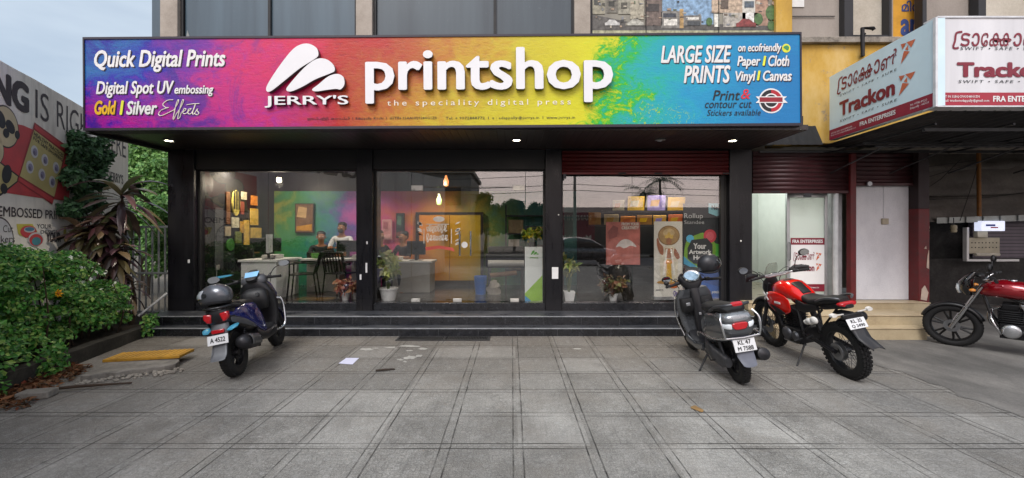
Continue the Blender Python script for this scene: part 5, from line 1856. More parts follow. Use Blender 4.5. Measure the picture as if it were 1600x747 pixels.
# people -----------------------------------------------------------------------------
SKIN = M('#9a6c4e', .55, var=.1, scale=12, name='skin')
HAIR = M('#0f0c0b', .45, var=.3, scale=30, name='black_hair')
def figure(label, loc, rz, shirt, look=0., arms='desk', trousers='#23242a', beard=False):
    """seated adult: one continuous skinned body (head, trunk, arms, legs) with hair, shirt and trousers as its clothing"""
    t = thing('person', label, 'person', loc, (0, 0, rz))
    J = {'pel': (0, 0, .52), 'wai': (0, .02, .72), 'che': (0, .02, .92), 'nek': (0, .0, 1.07), 'chi': (0, -.02, 1.13), 'hea': (0, -.02, 1.22), 'top': (0, -.01, 1.31)}
    rad = {'pel': .135, 'wai': .115, 'che': .13, 'nek': .05, 'chi': .062, 'hea': .088, 'top': .06}
    E_ = [('pel', 'wai'), ('wai', 'che'), ('che', 'nek'), ('nek', 'chi'), ('chi', 'hea'), ('hea', 'top')]
    for s, sd_ in ((-1, 'a'), (1, 'b')):
        if arms == 'desk':
            pts = [('sh', (.185 * s, .02, 1.0), .055), ('el', (.25 * s, -.10, .76), .042), ('wr', (.12 * s, -.30, .80), .028), ('ha', (.06 * s, -.38, .80), .032)]
        else:
            pts = [('sh', (.185 * s, .02, 1.0), .055), ('el', (.25 * s, -.02, .74), .042), ('wr', (.2 * s, -.26, .70), .028), ('ha', (.17 * s, -.34, .70), .032)]
        prev = 'che'
        for nme, p, r in pts:
            J[nme + sd_] = p
            rad[nme + sd_] = r
            E_.append((prev, nme + sd_))
            prev = nme + sd_
        prev = 'pel'
        for nme, p, r in [('hi', (.1 * s, -.04, .49), .095), ('kn', (.13 * s, -.44, .48), .062), ('an', (.13 * s, -.42, .09), .042), ('to', (.13 * s, -.56, .035), .035)]:
            J[nme + sd_] = p
            rad[nme + sd_] = r
            E_.append((prev, nme + sd_))
            prev = nme + sd_
    def skin_obj(name, keys, mat, grow, parent):
        ks = [k for k in J if k in keys]
        ix = {k: i for i, k in enumerate(ks)}
        me = bpy.data.meshes.new(name)
        me.from_pydata([J[k] for k in ks], [(ix[a], ix[b]) for a, b in E_ if a in ix and b in ix], [])
        o = bpy.data.objects.new(name, me)
        COL.objects.link(o)
        o.parent = parent
        md = o.modifiers.new('skin', 'SKIN')
        md.use_smooth_shade = True
        for k in ks:
            v = me.skin_vertices[0].data[ix[k]]
            v.radius = (rad[k] * grow, rad[k] * grow * (.72 if k in ('pel', 'wai', 'che') else 1))
            v.use_root = (k == ks[0])
        s = o.modifiers.new('sub', 'SUBSURF')
        s.levels = s.render_levels = 2
        me.materials.append(mat)
        return o
    body = skin_obj('body', set(J), SKIN, 1., t)
    skin_obj('shirt', {'pel', 'wai', 'che', 'sha', 'shb', 'ela', 'elb'}, shirt, 1.14, t)
    skin_obj('trousers', {'pel', 'hia', 'hib', 'kna', 'knb', 'ana', 'anb'}, M(trousers, .8), 1.12, t)
    mb = MB()
    rs = np.random.RandomState(3)
    mb.ell((0, .03, 1.285), (.096, .098, .072), 16, 10)
    mb.ell((0, .05, 1.23), (.09, .075, .08), 14, 8)
    mb.build('hair', HAIR, t, world=False)
    f = MB()
    for s in (-1, 1):
        f.ell((.034 * s, -.102, 1.225), (.014, .008, .008), 8, 6)
    f.build('eyes', M('#e8e4dc', .3), t, world=False)
    MB().prism([(-.012, 1.185), (.012, 1.185), (.006, 1.225), (-.006, 1.225)], -.128, -.09).build('nose', SKIN, t, world=False, bevel=.004)
    MB().ell((0, -.098, 1.163), (.026, .01, .008), 10, 6).build('mouth', M('#6b3a34', .5), t, world=False)
    for s in (-1, 1):
        MB().ell((.092 * s, 0, 1.21), (.012, .022, .032), 8, 6).build('ear', SKIN, t, world=False)
        h = MB()
        hb = J['ha' + ('a' if s < 0 else 'b')]
        for k in range(4):
            h.tube([(hb[0] + (k - 1.5) * .016, hb[1], hb[2]), (hb[0] + (k - 1.5) * .018, hb[1] - .045, hb[2] - .004), (hb[0] + (k - 1.5) * .018, hb[1] - .075, hb[2] - .02)], [.010, .009, .007], 6)
        h.tube([(hb[0] - s * .028, hb[1] + .02, hb[2]), (hb[0] - s * .05, hb[1] - .02, hb[2] - .005)], [.011, .008], 6)
        h.build('fingers', SKIN, t, world=False)
    if beard:
        MB().ell((0, -.07, 1.15), (.06, .05, .045), 12, 8).build('beard', HAIR, t, world=False)
    return t
figure('bearded man in a white shirt behind the rear counter, facing the window', (-3.78, 9.25, FZ + .10), 0, M('#d8dadc', .7, var=.05, name='white_shirt'), beard=True)
figure('person in dark clothes sitting low beside the man in white', (-4.22, 9.2, FZ - .10), R(25), M('#20242c', .8, name='dark_shirt'))
figure('seated person in a pale top partly behind the first inner pillar', (-2.98, 9.1, FZ - .12), R(-20), M('#9a8f86', .8, name='pale_shirt'))
figure('person in black sitting behind the tall potted plant', (-2.72, 8.55, FZ - .08), R(60), M('#131418', .8, name='black_shirt'))
figure('dark haired person sitting behind the grey service counter', (-2.40, 9.2, FZ - .1), R(-30), M('#2a2024', .8, name='maroon_shirt'))

# wall display on the dark side wall -------------------------------------------------
def wall_item(name, label, cat, Y, z, w_, h_, mat, oval=False, emit=False):
    """flat sample on the side wall x=-5.5 facing the room"""
    t = thing(name, label, cat, (-5.495, Y, z), (0, 0, R(90)), 'print samples on the dark side wall')
    mb = MB()
    if oval:
        mb.prism(circ(0, h_ / 2, w_ / 2, h_ / 2), -.03, 0)
    else:
        mb.bx(-w_ / 2, w_ / 2, -.02, 0, 0, h_)
    mb.build('board', mat, t, world=False, bevel=.004)
    return t
def uvw(u, v0, v1):
    """side-wall position from a photo column"""
    Y = -5.5 * F / (u - 800)
    return Y, CAMZ - (v1 - 363) * Y / F, (v1 - v0) * Y / F
def wi(name, label, cat, u0, u1, v0, v1, col, oval=False):
    Ya, Yb = uvw(u0, v0, v1)[0], uvw(u1, v0, v1)[0]
    Y = (Ya + Yb) / 2
    _, z, h = uvw(u0 / 2 + u1 / 2, v0, v1)
    return wall_item(name, label, cat, Y, z, abs(Yb - Ya), h, M(col, .5, var=.3, scale=14), oval)
t = wi('oval_sign', 'oval yellow hanging sign sample on the dark side wall', 'sign', 361, 373, 297, 337, '#e5cf6a', True)
letters(t, 'lll', -.09, .12, .09, .5, -.034, INK, .02)
wi('wood_strip', 'tall brown wooden strip sample left of the oval sign', 'sample', 352, 358, 300, 350, '#8a5a34')
wi('photo_board', 'grey board of small photos on the dark side wall', 'sample board', 334, 347, 325, 420, '#55575a')
wi('white_edge_board', 'narrow white framed board nearest the glass on the side wall', 'sample board', 311, 316, 300, 372, '#b9bbbd')
wi('tall_poster', 'dark poster with white writing between the white board and the photo board', 'poster', 319, 331, 303, 360, '#2c2e34')
wi('gold_card', 'gold printed card at the right end of the side wall', 'sample', 390, 402, 326, 352, '#d8b24e')
wi('gold_banner', 'narrow gold banner sample hanging lowest on the side wall', 'sample', 380, 388, 344, 388, '#e0b648')
wi('red_card', 'small red and white card beside the gold banner', 'sample', 374, 380, 315, 335, '#9a4a3a')
wi('shape_cutout', 'green cut-out shape under the oval sign', 'sample', 352, 364, 373, 392, '#3f7a34', True)
wi('cream_card', 'cream folded card under the oval sign', 'sample', 361, 372, 340, 356, '#d8d2b4')
wi('yellow_card', 'pair of yellow cards low between the samples', 'sample', 390, 407, 356, 372, '#cfae58')
wi('ivory_card', 'ivory card high between the oval sign and the gold card', 'sample', 376, 384, 300, 312, '#d9d0ae')
wi('orange_card', 'bright orange card above the gold card', 'sample', 391, 401, 306, 321, '#d8893a')
wi('brown_board', 'brown wooden board low at the right end of the side wall', 'sample', 391, 404, 376, 396, '#7a5434')
wi('striped_card', 'pale striped card on the lower left of the photo board', 'sample', 350, 359, 354, 369, '#b9a98a')
wi('amber_tag', 'amber tag beside the cream folded card', 'sample', 374, 379, 346, 364, '#d9a63e')
wi('olive_card', 'olive green card under the cream folded card', 'sample', 366, 376, 362, 380, '#6f7a3a')
mb = MB()
for (a, b, c_) in [(7.7, .9, 1.1), (7.72, .55, .72), (7.70, .5, .62)]:
    mb.bx(-5.5, -5.47, a, a + .09, b, b + .09)
mb.bx(-5.5, -5.49, 7.73, 7.75, .5, 1.4)
tag(mb.build('wall_sockets', M('#b9b8b2', .5), None, bevel=.004), 'white wall sockets and cable near the glass on the dark side wall', 'sockets')

# framed posters on the painted wall
def framed(label, u0, u1, v0, v1, Y, cols, frame='#2a2420', cat='poster'):
    a, b = PX(u0, v1, Y), PX(u1, v0, Y)
    w_, h_ = b.x - a.x, b.z - a.z
    t = thing('framed_poster', label, cat, ((a.x + b.x) / 2, Y, a.z), group=None)
    MB().bx(-w_ / 2, w_ / 2, 0, .03, 0, h_).build('frame', M(frame, .4), t, world=False)
    MB().bx(-w_ / 2 + .02, w_ / 2 - .02, -.006, .002, .02, h_ - .02).build('print', M(cols[0], .5, var=.4, scale=7), t, world=False)
    decal(t, [(-w_ * .4, h_ * .55), (w_ * .1, h_ * .5), (w_ * .15, h_ * .85), (-w_ * .3, h_ * .9)], -.009, M(cols[1], .5, var=.3))
    decal(t, [(-w_ * .42, h_ * .08), (w_ * .4, h_ * .08), (w_ * .42, h_ * .3), (-w_ * .42, h_ * .22)], -.009, M(cols[2], .5, var=.3))
    return t
framed('brown and gold poster on the green part of the painted wall', 461, 490, 318, 364, 9.55, ['#7a5a40', '#c9a877', '#c98f2a'])
framed('pale pink framed poster on the painted wall above the service counter', 597, 612, 343, 374, 9.55, ['#c98a8a', '#a05560', '#d8a0a0'], '#d0a0a0')
framed('tall dark poster beside the pink framed poster', 619, 632, 333, 372, 9.55, ['#2f3a3c', '#5a7a6a', '#7a4a40'])
# orange inner double door panel
OD = thing('orange_cabinet', 'orange wooden double panel with a dark frame seen through the glass door', 'cupboard', (-1.45, 9.45, FZ), world=True)
oy = 9.50
def orange_mat():
    t = NT('orange_gradient_panel')
    co = t.coord()
    sp = t.n('SeparateXYZ')
    t.put(sp.inputs[0], co)
    f = t.math('ADD', t.rng(sp.outputs[0], -1.0, 1.0, 0, 1), t.math('MULTIPLY', t.math('SUBTRACT', t.noise(co, 2.5, 5), .5), .4))
    c = t.ramp(f, [(0, '#d5701f'), (.35, '#d8901f'), (.7, '#c7a022'), (1, '#98942a')])
    t.pbr(c, .4)
    return t.m
MB().bx(-2.12, -1.43, oy, oy + .06, .5, 2.0).build('door', orange_mat(), OD)
MB().bx(-1.42, -.72, oy, oy + .06, .5, 2.0).build('door', orange_mat(), OD)
mb = MB().bx(-2.2, -.66, oy - .01, oy + .08, 2.0, 2.06)
mb.bx(-2.2, -2.12, oy - .01, oy + .08, FZ, 2.0)
mb.bx(-.72, -.66, oy - .01, oy + .08, FZ, 2.0)
mb.bx(-2.12, -.72, oy, oy + .07, FZ, .5)
mb.build('frame', M('#2b2018', .5), OD)
# things at the back right of the middle bay
PRN = thing('plotter_printer', 'dark printing machine with white rolls behind the blue bin', 'machine', (-.15, 8.9, FZ), world=True)
MB().bx(-.55, .3, 8.7, 9.1, .85, 1.15).build('body', M('#26282c', .4), PRN, bevel=.03)
MB().bx(-.5, .25, 8.72, 8.95, 1.15, 1.3).build('cover', M('#3a3d40', .3), PRN, bevel=.03)
MB().tube([(-.5, 8.68, .95), (.25, 8.68, .95)], .07, 14).build('paper_roll', LAM, PRN)
MB().tube([(-.45, 8.66, .7), (.1, 8.66, .76)], .05, 14).build('paper_roll', M('#8a6a4a', .6), PRN)
for x in (-.48, .22):
    MB().bx(x - .03, x + .03, 8.75, 9.05, FZ, .85).build('leg', DARKSTEEL, PRN)
bin_ = MB().lathe([(.0, 0), (.10, 0), (.13, .36), (.12, .36), (.11, .33), (0, .33)], 18, c=(-.62, 8.2, FZ))
tag(bin_.build('blue_bin', M('#1f5fb0', .4)), 'blue plastic bin standing on the shop floor right of the glass doors', 'bin')
bag = MB().loft([(.02 * i, -.36 + .01 * sin(i), 8.25, (.13 if i < 8 else .13 - .014 * (i - 7)), (.11 if i < 8 else .11 - .012 * (i - 7))) for i in range(14)], 22, 2.4, 'z', Matrix.Translation((0, 0, FZ)))
bag.v = [tuple(Vector(p_) + .035 * mnoise.noise_vector(Vector(p_) * 13) * (1 if p_[2] > FZ + .01 else 0)) for p_ in bag.v]
tag(bag.build('white_sack', M('#9a958c', .7)), 'pale grey sack slumped beside the blue bin', 'sack')

# posters and standees behind the right glass ---------------------------------------------
def board_thing(name, label, cat, u0, u1, v0, v1, Y, mat, th=.01, rz=0.):
    a, b = PX(u0, v1, Y), PX(u1, v0, Y)
    t = thing(name, label, cat, ((a.x + b.x) / 2, Y, a.z), (0, 0, rz))
    w_, h_ = b.x - a.x, b.z - a.z
    MB().bx(-w_ / 2, w_ / 2, 0, th, 0, h_).build('sheet', mat, t, world=False)
    def q(u, v):
        return ((u - (u0 + u1) / 2) / (u1 - u0) * w_, (v1 - v) / (v1 - v0) * h_)
    return t, q
t, q = board_thing('window_poster', 'salmon pink poster with a white mound stuck inside the right glass', 'poster', 947, 1000, 347, 414, 7.33, M('#b5685c', .5, var=.45, scale=5))
for pts, c_ in (([(948, 380), (962, 372), (975, 380), (985, 374), (999, 384), (999, 413), (948, 413)], '#b97066'), ([(962, 386), (970, 376), (980, 374), (990, 380), (994, 386), (985, 384), (975, 388), (968, 385)], '#d9cfc9'), ([(950, 392), (965, 386), (972, 396), (962, 410), (950, 412)], '#c27e70'), ([(980, 392), (996, 388), (998, 408), (984, 412)], '#a8584e'), ([(950, 362), (958, 352), (966, 356), (964, 370), (952, 374)], '#8a4a44')):
    decal(t, [q(*p) for p in (spline(pts, 4) if len(pts) == 8 else pts)], -.003 - .001 * len(pts), M(c_, .5, var=.25, scale=8), 'printed_shape')
a, b = q(971, 352.5), q(998, 347.8)
letters(t, 'FROM YOUR', a[0], a[1], b[0], b[1], -.012, CREAM, .04)
a, b = q(971, 358.5), q(998, 353.5)
letters(t, 'CREATIVITY', a[0], a[1], b[0], b[1], -.012, CREAM, .04)
# festive figure standee
t, q = board_thing('festival_standee', 'white roll-up standee of a festive costumed figure with a golden parasol', 'standee', 1022, 1066.5, 346, 465, 7.42, M('#dcd9cf', .5, var=.06))
def dd(pts, y, c_, sp=True):
    decal(t, [q(*p) for p in (spline(pts, 4) if sp else pts)], y, M(c_, .5, var=.25, scale=10), 'printed_shape')
dd(circ(1045, 368, 17, 15.5), -.003, '#8a6a42', False)
dd(circ(1045, 368, 15.5, 14), -.004, '#a98a5c', False)
dd(circ(1045, 364, 9, 7), -.005, '#c9b083', False)
dd([(1039, 372), (1038, 366), (1041, 368), (1045, 362), (1049, 368), (1052, 366), (1051, 373)], -.007, '#d2b05a', False)
dd(circ(1045, 377, 4.2, 5.5), -.008, '#9c6a4a', False)
dd([(1036, 386), (1045, 383), (1054, 386), (1058, 398), (1059, 420), (1055, 440), (1035, 440), (1031, 420), (1032, 398)], -.006, '#d9d2bd')
dd([(1036, 386), (1031, 380), (1028, 372), (1026, 375), (1027, 386), (1031, 396), (1036, 398)], -.0065, '#a3674a')
dd([(1054, 388), (1060, 396), (1062, 402), (1058, 405), (1053, 398)], -.0065, '#a3674a')
dd([(1039, 388), (1051, 388), (1051, 404), (1039, 404)], -.008, '#b07a5a', False)
dd([(1039, 405), (1051, 405), (1050, 412), (1040, 412)], -.009, '#c99a3a', False)
dd([(1042, 412), (1048, 412), (1050, 440), (1040, 440)], -.009, '#d2ac48', False)
dd([(1026, 442), (1034, 438), (1046, 441), (1060, 438), (1062, 441), (1044, 444)], -.008, '#b58a4a')
dd([(1040, 390), (1043, 388), (1038, 430), (1035, 430)], -.0095, '#f0ece0', False)
dd([(1047, 388), (1050, 390), (1055, 430), (1052, 430)], -.0095, '#f0ece0', False)
dd([(1047, 444), (1056, 443), (1058, 449), (1048, 450)], -.007, '#d2703a')
a, b = q(1024, 455), q(1036, 452)
letters(t, 'JERRY\'S', a[0], a[1], b[0], b[1], -.006, INK, .02)
a, b = q(1052, 462), q(1064, 454)
letters(t, 'Onam', a[0], a[1], b[0], b[1], -.006, M('#5a3a9a', .5), .02)
MB().bx(-.27, .27, -.06, .08, -.03, .02).build('base_rail', ALU, t, world=False)
# artwork standee
t, q = board_thing('artwork_standee', 'dark, green and blue roll-up standee saying Your Artwork Here behind the silver scooter', 'standee', 1067.5, 1137, 318, 468, 7.40, M('#2d3136', .45, var=.1))
def dd2(pts, y, c_):
    decal(t, [q(*p) for p in pts], y, M(c_, .45, var=.12), 'printed_shape')
dd2([(1067.5, 425), (1085, 428), (1105, 420), (1137, 411), (1137, 468), (1067.5, 468)], -.003, '#2a4f96')
dd2([(1067.5, 448), (1095, 440), (1137, 452), (1137, 468), (1067.5, 468)], -.004, '#2f62b4')
dd2([(1116, 380), (1130, 383), (1137, 386), (1137, 411), (1116, 410)], -.0035, '#4fae3a')
pts = spline([(1072, 378), (1077, 372), (1090, 366), (1100, 364), (1112, 372), (1118, 384), (1117, 400), (1112, 414), (1096, 418), (1080, 416), (1070, 408), (1069, 392)], 4)
dd2(pts, -.005, '#7aa83c')
dd2([(1068, 400), (1076, 408), (1090, 417), (1078, 417), (1068, 412)], -.006, '#3f9ac0')
dd2(circ(1078, 373, 6), -.007, '#5ab4dc')
dd2(circ(1109, 369, 10, 10.5), -.007, '#c94552')
dd2(circ(1109, 369, 6, 6.5), -.008, '#d96470')
dd2([(1074, 388), (1080, 375), (1104, 372), (1113, 382), (1113, 404), (1104, 412), (1084, 412), (1074, 404)], -.009, '#33373b')
for s, u0, u1, v0, v1 in (('Your', 1083, 1103, 380, 389), ('Artwork', 1076, 1111, 390, 397), ('Here', 1083, 1104, 399, 406)):
    a, b = q(u0, v1), q(u1, v0)
    letters(t, s, a[0], a[1], b[0], b[1], -.012, WHITE, .035)
for s, u0, u1, v0, v1, bo in (('Rollup', 1064 + 5, 1098, 333.5, 343.5, -.002), ('Standee', 1069, 1100, 344.5, 350, -.002)):
    a, b = q(u0, v1), q(u1, v0)
    letters(t, s, a[0], a[1], b[0], b[1], -.006, M('#b9bcbe', .5), bo)
dd2([(1107, 317.8), (1131, 317.8), (1131, 333), (1120, 338), (1107, 333)], -.004, '#7ab4c4')
a, b = q(1111.5, 328), q(1127, 321)
letters(t, 'New', a[0], a[1], b[0], b[1], -.007, INK, .035)
a, b = q(1112, 459.5), q(1127, 454)
letters(t, 'printshop', a[0], a[1], b[0], b[1], -.007, WHITE, .03)
MB().bx(-.40, .40, -.06, .08, -.03, .02).build('base_rail', ALU, t, world=False)
# slim white and green standee with the emblem in the middle bay
t, q = board_thing('emblem_standee', 'slim white standee with green emblem and green wedge under the yellow flowers', 'standee', 820.5, 847.5, 386, 472, 7.40, M('#dfe6e4', .4, var=.03), .22)
dd2([(820.5, 458), (847.5, 430), (847.5, 472), (820.5, 472)], -.003, '#8fc31e')
dd2([(820.5, 440 + 22), (832, 472), (820.5, 472)], -.004, '#2f9ad0')
dd2([(829, 398), (832, 392), (835, 391), (835, 394), (831, 398)], -.004, '#4fa832')
dd2([(833, 398), (836, 394), (839, 393.5), (839, 396), (836, 398)], -.004, '#4fa832')
dd2([(837.5, 398), (839.5, 396), (842, 396.5), (841, 398)], -.004, '#4fa832')
a, b = q(828, 404.5), q(841, 401)
letters(t, 'printshop', a[0], a[1], b[0], b[1], -.006, M('#6fa84a', .5), .02)

# sample shelf in the right bay
SHF = thing('sample_shelf', 'lit display ledge of sample books high in the right bay', 'shelf', (2.9, 8.8, 2.0), world=True)
MB().bx(1.9, 3.72, 8.75, 8.95, 2.02, 2.06).build('ledge', DARKWALL, SHF)
MB().bx(1.6, 3.72, 8.7, 8.9, 1.72, 1.76).build('ledge', DARKWALL, SHF)
bc = ['#e2b91c', '#8f86c8', '#c9a12e', '#d8d2b0', '#b58a4a', '#c7b48a', '#d98a3a', '#a87a3a', '#caa04a', '#c66a3a']
bl = ['yellow sample book second on the lit upper ledge', 'lavender sample book on the lit upper ledge', 'mustard patterned sample book at the right end of the upper ledge', 'cream sample book at the left end of the upper ledge', 'brown sample book at the left end of the lower ledge', 'beige sample book second on the lower ledge', 'orange sample book in the middle of the lower ledge', 'dark tan sample book right of the orange one', 'golden sample book on the lower ledge', 'rust coloured sample book at the right end of the lower ledge']
bp = [(2.62, 2.06, .34, .3), (3.05, 2.06, .36, .32), (3.47, 2.06, .34, .28), (2.25, 2.06, .24, .22), (1.75, 1.76, .25, .26), (2.1, 1.76, .3, .22), (2.45, 1.76, .3, .18), (2.8, 1.76, .3, .2), (3.12, 1.76, .26, .2), (3.45, 1.76, .28, .22)]
for (x, z, w_, h_), c_, l_ in zip(bp, bc, bl):
    t = thing('sample_book', l_, 'sample book', (x, 8.80, z), (R(18), R(0), R(-12)), 'sample books on the lit ledge')
    MB().bx(-w_ / 2, w_ / 2, 0, .03, 0, h_).build('cover', M(c_, .5, var=.25, scale=12), t, world=False, bevel=.004)
    decal(t, [(-w_ * .35, h_ * .3), (w_ * .1, h_ * .3), (w_ * .2, h_ * .75), (-w_ * .3, h_ * .7)], -.003, M(bc[(bc.index(c_) + 3) % 10], .5), 'printed_shape')

# wreath sticker on the left door leaf (white scribble lettering with a red ribbon)
WS = thing('door_sticker', 'white wreath sticker with scribbled lettering and red ribbon on the glass door', 'sticker', (-1.28, YG - .006, 1.28), (0, 0, 0))
mb = MB()
rr = np.random.RandomState(12)
def scrib(pts, r=.008):
    mb.tube([(a, 0, b) for a, b in spline(pts, 5, False)], r, 5)
for x in (-.26, .22):
    scrib([(x, .12), (x, .38)])
scrib([(-.22, .46), (.18, .46)])
for z in (.37, .21):
    x, pts = -.2, []
    while x < .17:
        hh = .03 + .05 * rr.rand()
        pts += [(x, z - .03 * rr.rand()), (x + .02, z + hh), (x - .012, z + hh * .8), (x + .004, z - .035 - .03 * (rr.rand() > .7)), (x + .035, z - .01 * rr.rand())]
        x += .045 + .03 * rr.rand()
    scrib(pts, .0075)
for k in range(16):
    s = -1 if k % 2 else 1
    a = .28 * s
    z = .08 + .4 * rr.rand()
    mb.add([(a, 0, z), (a + s * .06, 0, z + .015), (a + s * .1, 0, z + .05), (a + s * .04, 0, z + .04)], [(0, 1, 2, 3)])
mb.build('wreath_print', M('#e4e0d6', .5), WS, world=False, fix=False)
decal(WS, [(-.24, .06), (.0, .09), (.25, .05), (.28, -.02), (.22, .0), (.0, .035), (-.22, .0)], -.004, M('#c2544a', .5), 'ribbon_print')
decal(WS, circ(0, .55, .10, .05), -.002, M('#e4e0d6', .5), 'wreath_print')

# small hanging lanterns seen above the orange panel
for (u, v, c_, lab) in ((686, 312, '#a8d84a', 'small green glass lantern hanging above the orange panel'), (697, 283, '#e8873a', 'small orange flame shaped lantern hanging above the green lantern')):
    p = PX(u, v, 9.0)
    t = thing('hanging_lantern', lab, 'lantern', tuple(p), group='hanging lanterns in the middle bay')
    MB().lathe([(0, -.12), (.05, -.1), (.06, 0), (.03, .07), (.02, .12), (0, .13)], 14).build('lantern_glass', EM(c_, 1.2, 'lantern'), t)
    MB().tube([(0, 0, .12), (0, 0, 2.95 - p.z)], .004, 5).build('cord', MATBLACK, t)
# stock shelf with boxes and paper at the back right of the middle bay, cartons and paper stacks
SR = thing('stock_shelf', 'dark shelf rack filled with boxes and paper rolls behind the printing machine', 'shelf', (.45, 9.2, FZ), world=True)
for z in (.75, 1.15, 1.55, 1.95):
    MB().bx(-.15, 1.15, 9.15, 9.5, z, z + .03).build('shelf_board', DARKSTEEL, SR)
for x in (-.15, 1.12):
    MB().bx(x, x + .03, 9.15, 9.5, FZ, 2.2).build('upright', DARKSTEEL, SR)
rr = np.random.RandomState(44)
bxc = ['#8a7a5a', '#3a4a5a', '#a89a7a', '#5a2f2a', '#c9c4b8', '#3f5a4a', '#2c2e33', '#7a6a8a']
SB = ['brown', 'slate', 'tan', 'rust', 'cream', 'green', 'black', 'violet']
k = 0
for z in (.78, 1.18, 1.58):
    x = -.08
    while x < 1.0 and k < 12:
        w_ = .14 + .2 * rr.rand()
        c_ = k % 8
        o = MB().bx(x, x + w_, 9.17, 9.42, z, z + .12 + .2 * rr.rand()).build('stock_box', M(bxc[c_], .6, var=.25), None, bevel=.005)
        tag(o, '%s box on the %s board of the stock shelf%s' % (SB[c_], {.78: 'lowest', 1.18: 'middle', 1.58: 'upper'}[z], '' if k < 8 else ', smaller than its neighbours'), 'box', 'boxes on the stock shelf')
        x += w_ + .03
        k += 1
for i, (x, y, z, w_, lab) in enumerate([(-2.4, 8.6, 1.02, .22, 'white paper stack at the left end of the grey service counter'), (-3.15, 8.55, 1.07, .2, 'white paper stack on the rear counter near the inner pillar'), (-4.6, 8.0, 1.10, .24, 'white paper stack on the reception counter end block')]):
    mb = MB()
    for q in range(6):
        mb.box((x + .008 * rr.normal(), y + .008 * rr.normal(), z + .006 + q * .012), (w_, w_ * 1.3, .011), .06 * rr.normal())
    tag(mb.build('paper_stack', PAPER, None), lab, 'paper stack', 'paper stacks on the counters')
# potted plants ------------------------------------------------------------------------
def pot(t, r0, r1, h, mat, square=False):
    if square:
        mb = MB()
        rs = []
        for z, r in ((0, r0), (h, r1), (h, r1 * .9), (h * .85, r1 * .85)):
            rs.append([(-r, -r, z), (r, -r, z), (r, r, z), (-r, r, z)])
        mb.rings(rs)
        return mb.build('pot', mat, t, world=False, bevel=.006)
    return MB().lathe([(0, 0), (r0, 0), (r1, h), (r1 * 1.06, h), (r1 * 1.06, h * .88), (r1 * .92, h * .88), (0, h * .86)], 20).build('pot', mat, t, world=False, smooth=30)
def potted(label, loc, pr, ph, spread, hgt, mat, seed, n=300, L=.1, square=False, pmat=WHITE, name='potted_plant', grp='potted plants behind the glass'):
    rs = np.random.RandomState(seed)
    t = thing(name, label, 'plant', loc, group=grp)
    pot(t, pr * .75, pr, ph, pmat, square)
    mb = MB()
    cs = []
    for k in range(9):
        a = rs.rand() * 2 * pi
        r = spread * rs.rand() ** .6
        e = (r * cos(a), r * sin(a), ph + hgt * (.35 + .65 * rs.rand()))
        mb.tube([(r * .1 * cos(a), r * .1 * sin(a), ph * .8), (e[0] * .6, e[1] * .6, ph + (e[2] - ph) * .6), e], [.008, .006, .004], 5)
        cs.append((*e, spread * .42))
    mb.build('stem', M('#4a5a2c', .7), t, world=False)
    o = leaf_cloud('foliage', cs, n // 9, L, L * .55, mat, t, seed)
    return t
LV = leaf_mat('variegated_leaf', ['#8a9a4a', '#b5b56a', '#6a8a3a', '#c9c78a', '#4f6f2c'], .4)
LO = leaf_mat('orange_leaf', ['#b5604a', '#c98a6a', '#8a3a34', '#d0a07a', '#5a4a2c'], .4)
LG = leaf_mat('green_leaf', ['#2c5a24', '#4a7a34', '#7a9a3c', '#a8a83c'], .4)
LR = leaf_mat('red_green_leaf', ['#5a4a2c', '#6a5a34', '#7a3f34', '#48602c', '#8a7a4a'], .4)
potted('pale variegated plant in a white pot left of the glass doors', (PX(607, 468, 7.5).x, 7.5, FZ), .16, .22, .2, .62, LV, 5, 420, .12)
potted('orange leaved plant in a white pot by the first inner pillar', (PX(540, 470, 7.48).x, 7.48, FZ), .075, .14, .17, .22, LO, 6, 130, .1)
potted('low orange leaved plant in a small white pot half hidden by the pillar', (PX(556, 470, 7.62).x, 7.62, FZ), .06, .12, .12, .22, LO, 16, 110, .08)
potted('leggy green plant in a square white pot at the left end of the right window', (PX(889, 470, 7.42).x, 7.42, FZ), .1, .17, .13, .7, LV, 7, 230, .1, True)
potted('bushy reddish green plant in a white pot below the pink poster', (PX(958, 470, 7.46).x, 7.46, FZ), .08, .12, .2, .26, LR, 8, 380, .1)
potted('yellow flowering plant in a dark pot on top of the slim white standee', (PX(832, 386, 7.51).x, 7.51, PX(0, 386, 7.40).z), .07, .09, .16, .22, leaf_mat('yellow_green_leaf', ['#4a7a2c', '#c9b52c', '#7a9a2c', '#2f5a24', '#d8c83c'], .4), 9, 230, .08, pmat=MATBLACK)

# lamps inside ------------------------------------------------------------------------------
def inlamp(name, label, x, y, z, power, col, typ='POINT', drop=0.):
    t = thing(name, label, 'lamp', (x, y, z))
    if drop:
        MB().tube([(0, 0, .05), (0, 0, drop)], .004, 6).build('cord', MATBLACK, t, world=False)
        MB().lathe([(.015, .1), (.03, .09), (.032, .04)], 14).build('lamp_holder', MATBLACK, t, world=False)
        MB().ell((0, 0, 0), (.045, .045, .055), 14, 10).build('bulb', EM('#ffe6b8', 30, 'bulb'), t, world=False)
    else:
        MB().lathe([(.07, .03), (.075, 0), (.055, -.005), (.05, .004), (0, .004)], 20).build('lamp_ring', ALU, t, world=False)
        MB().lathe([(.05, .0), (0, -.004)], 18).build('lamp_lens', EM('#fff2d8', 30, 'lamp_lens_inside'), t, world=False)
    ld = bpy.data.lights.new('lamp_light', typ)
    ld.energy = power
    ld.color = col
    ld.shadow_soft_size = .08
    if typ == 'SPOT':
        ld.spot_size = R(140)
        ld.spot_blend = .7
    lo = bpy.data.objects.new('lamp_light', ld)
    COL.objects.link(lo)
    lo.parent = t
    lo.location = (0, 0, -.08)
    return t
WARM = (1, .86, .68)
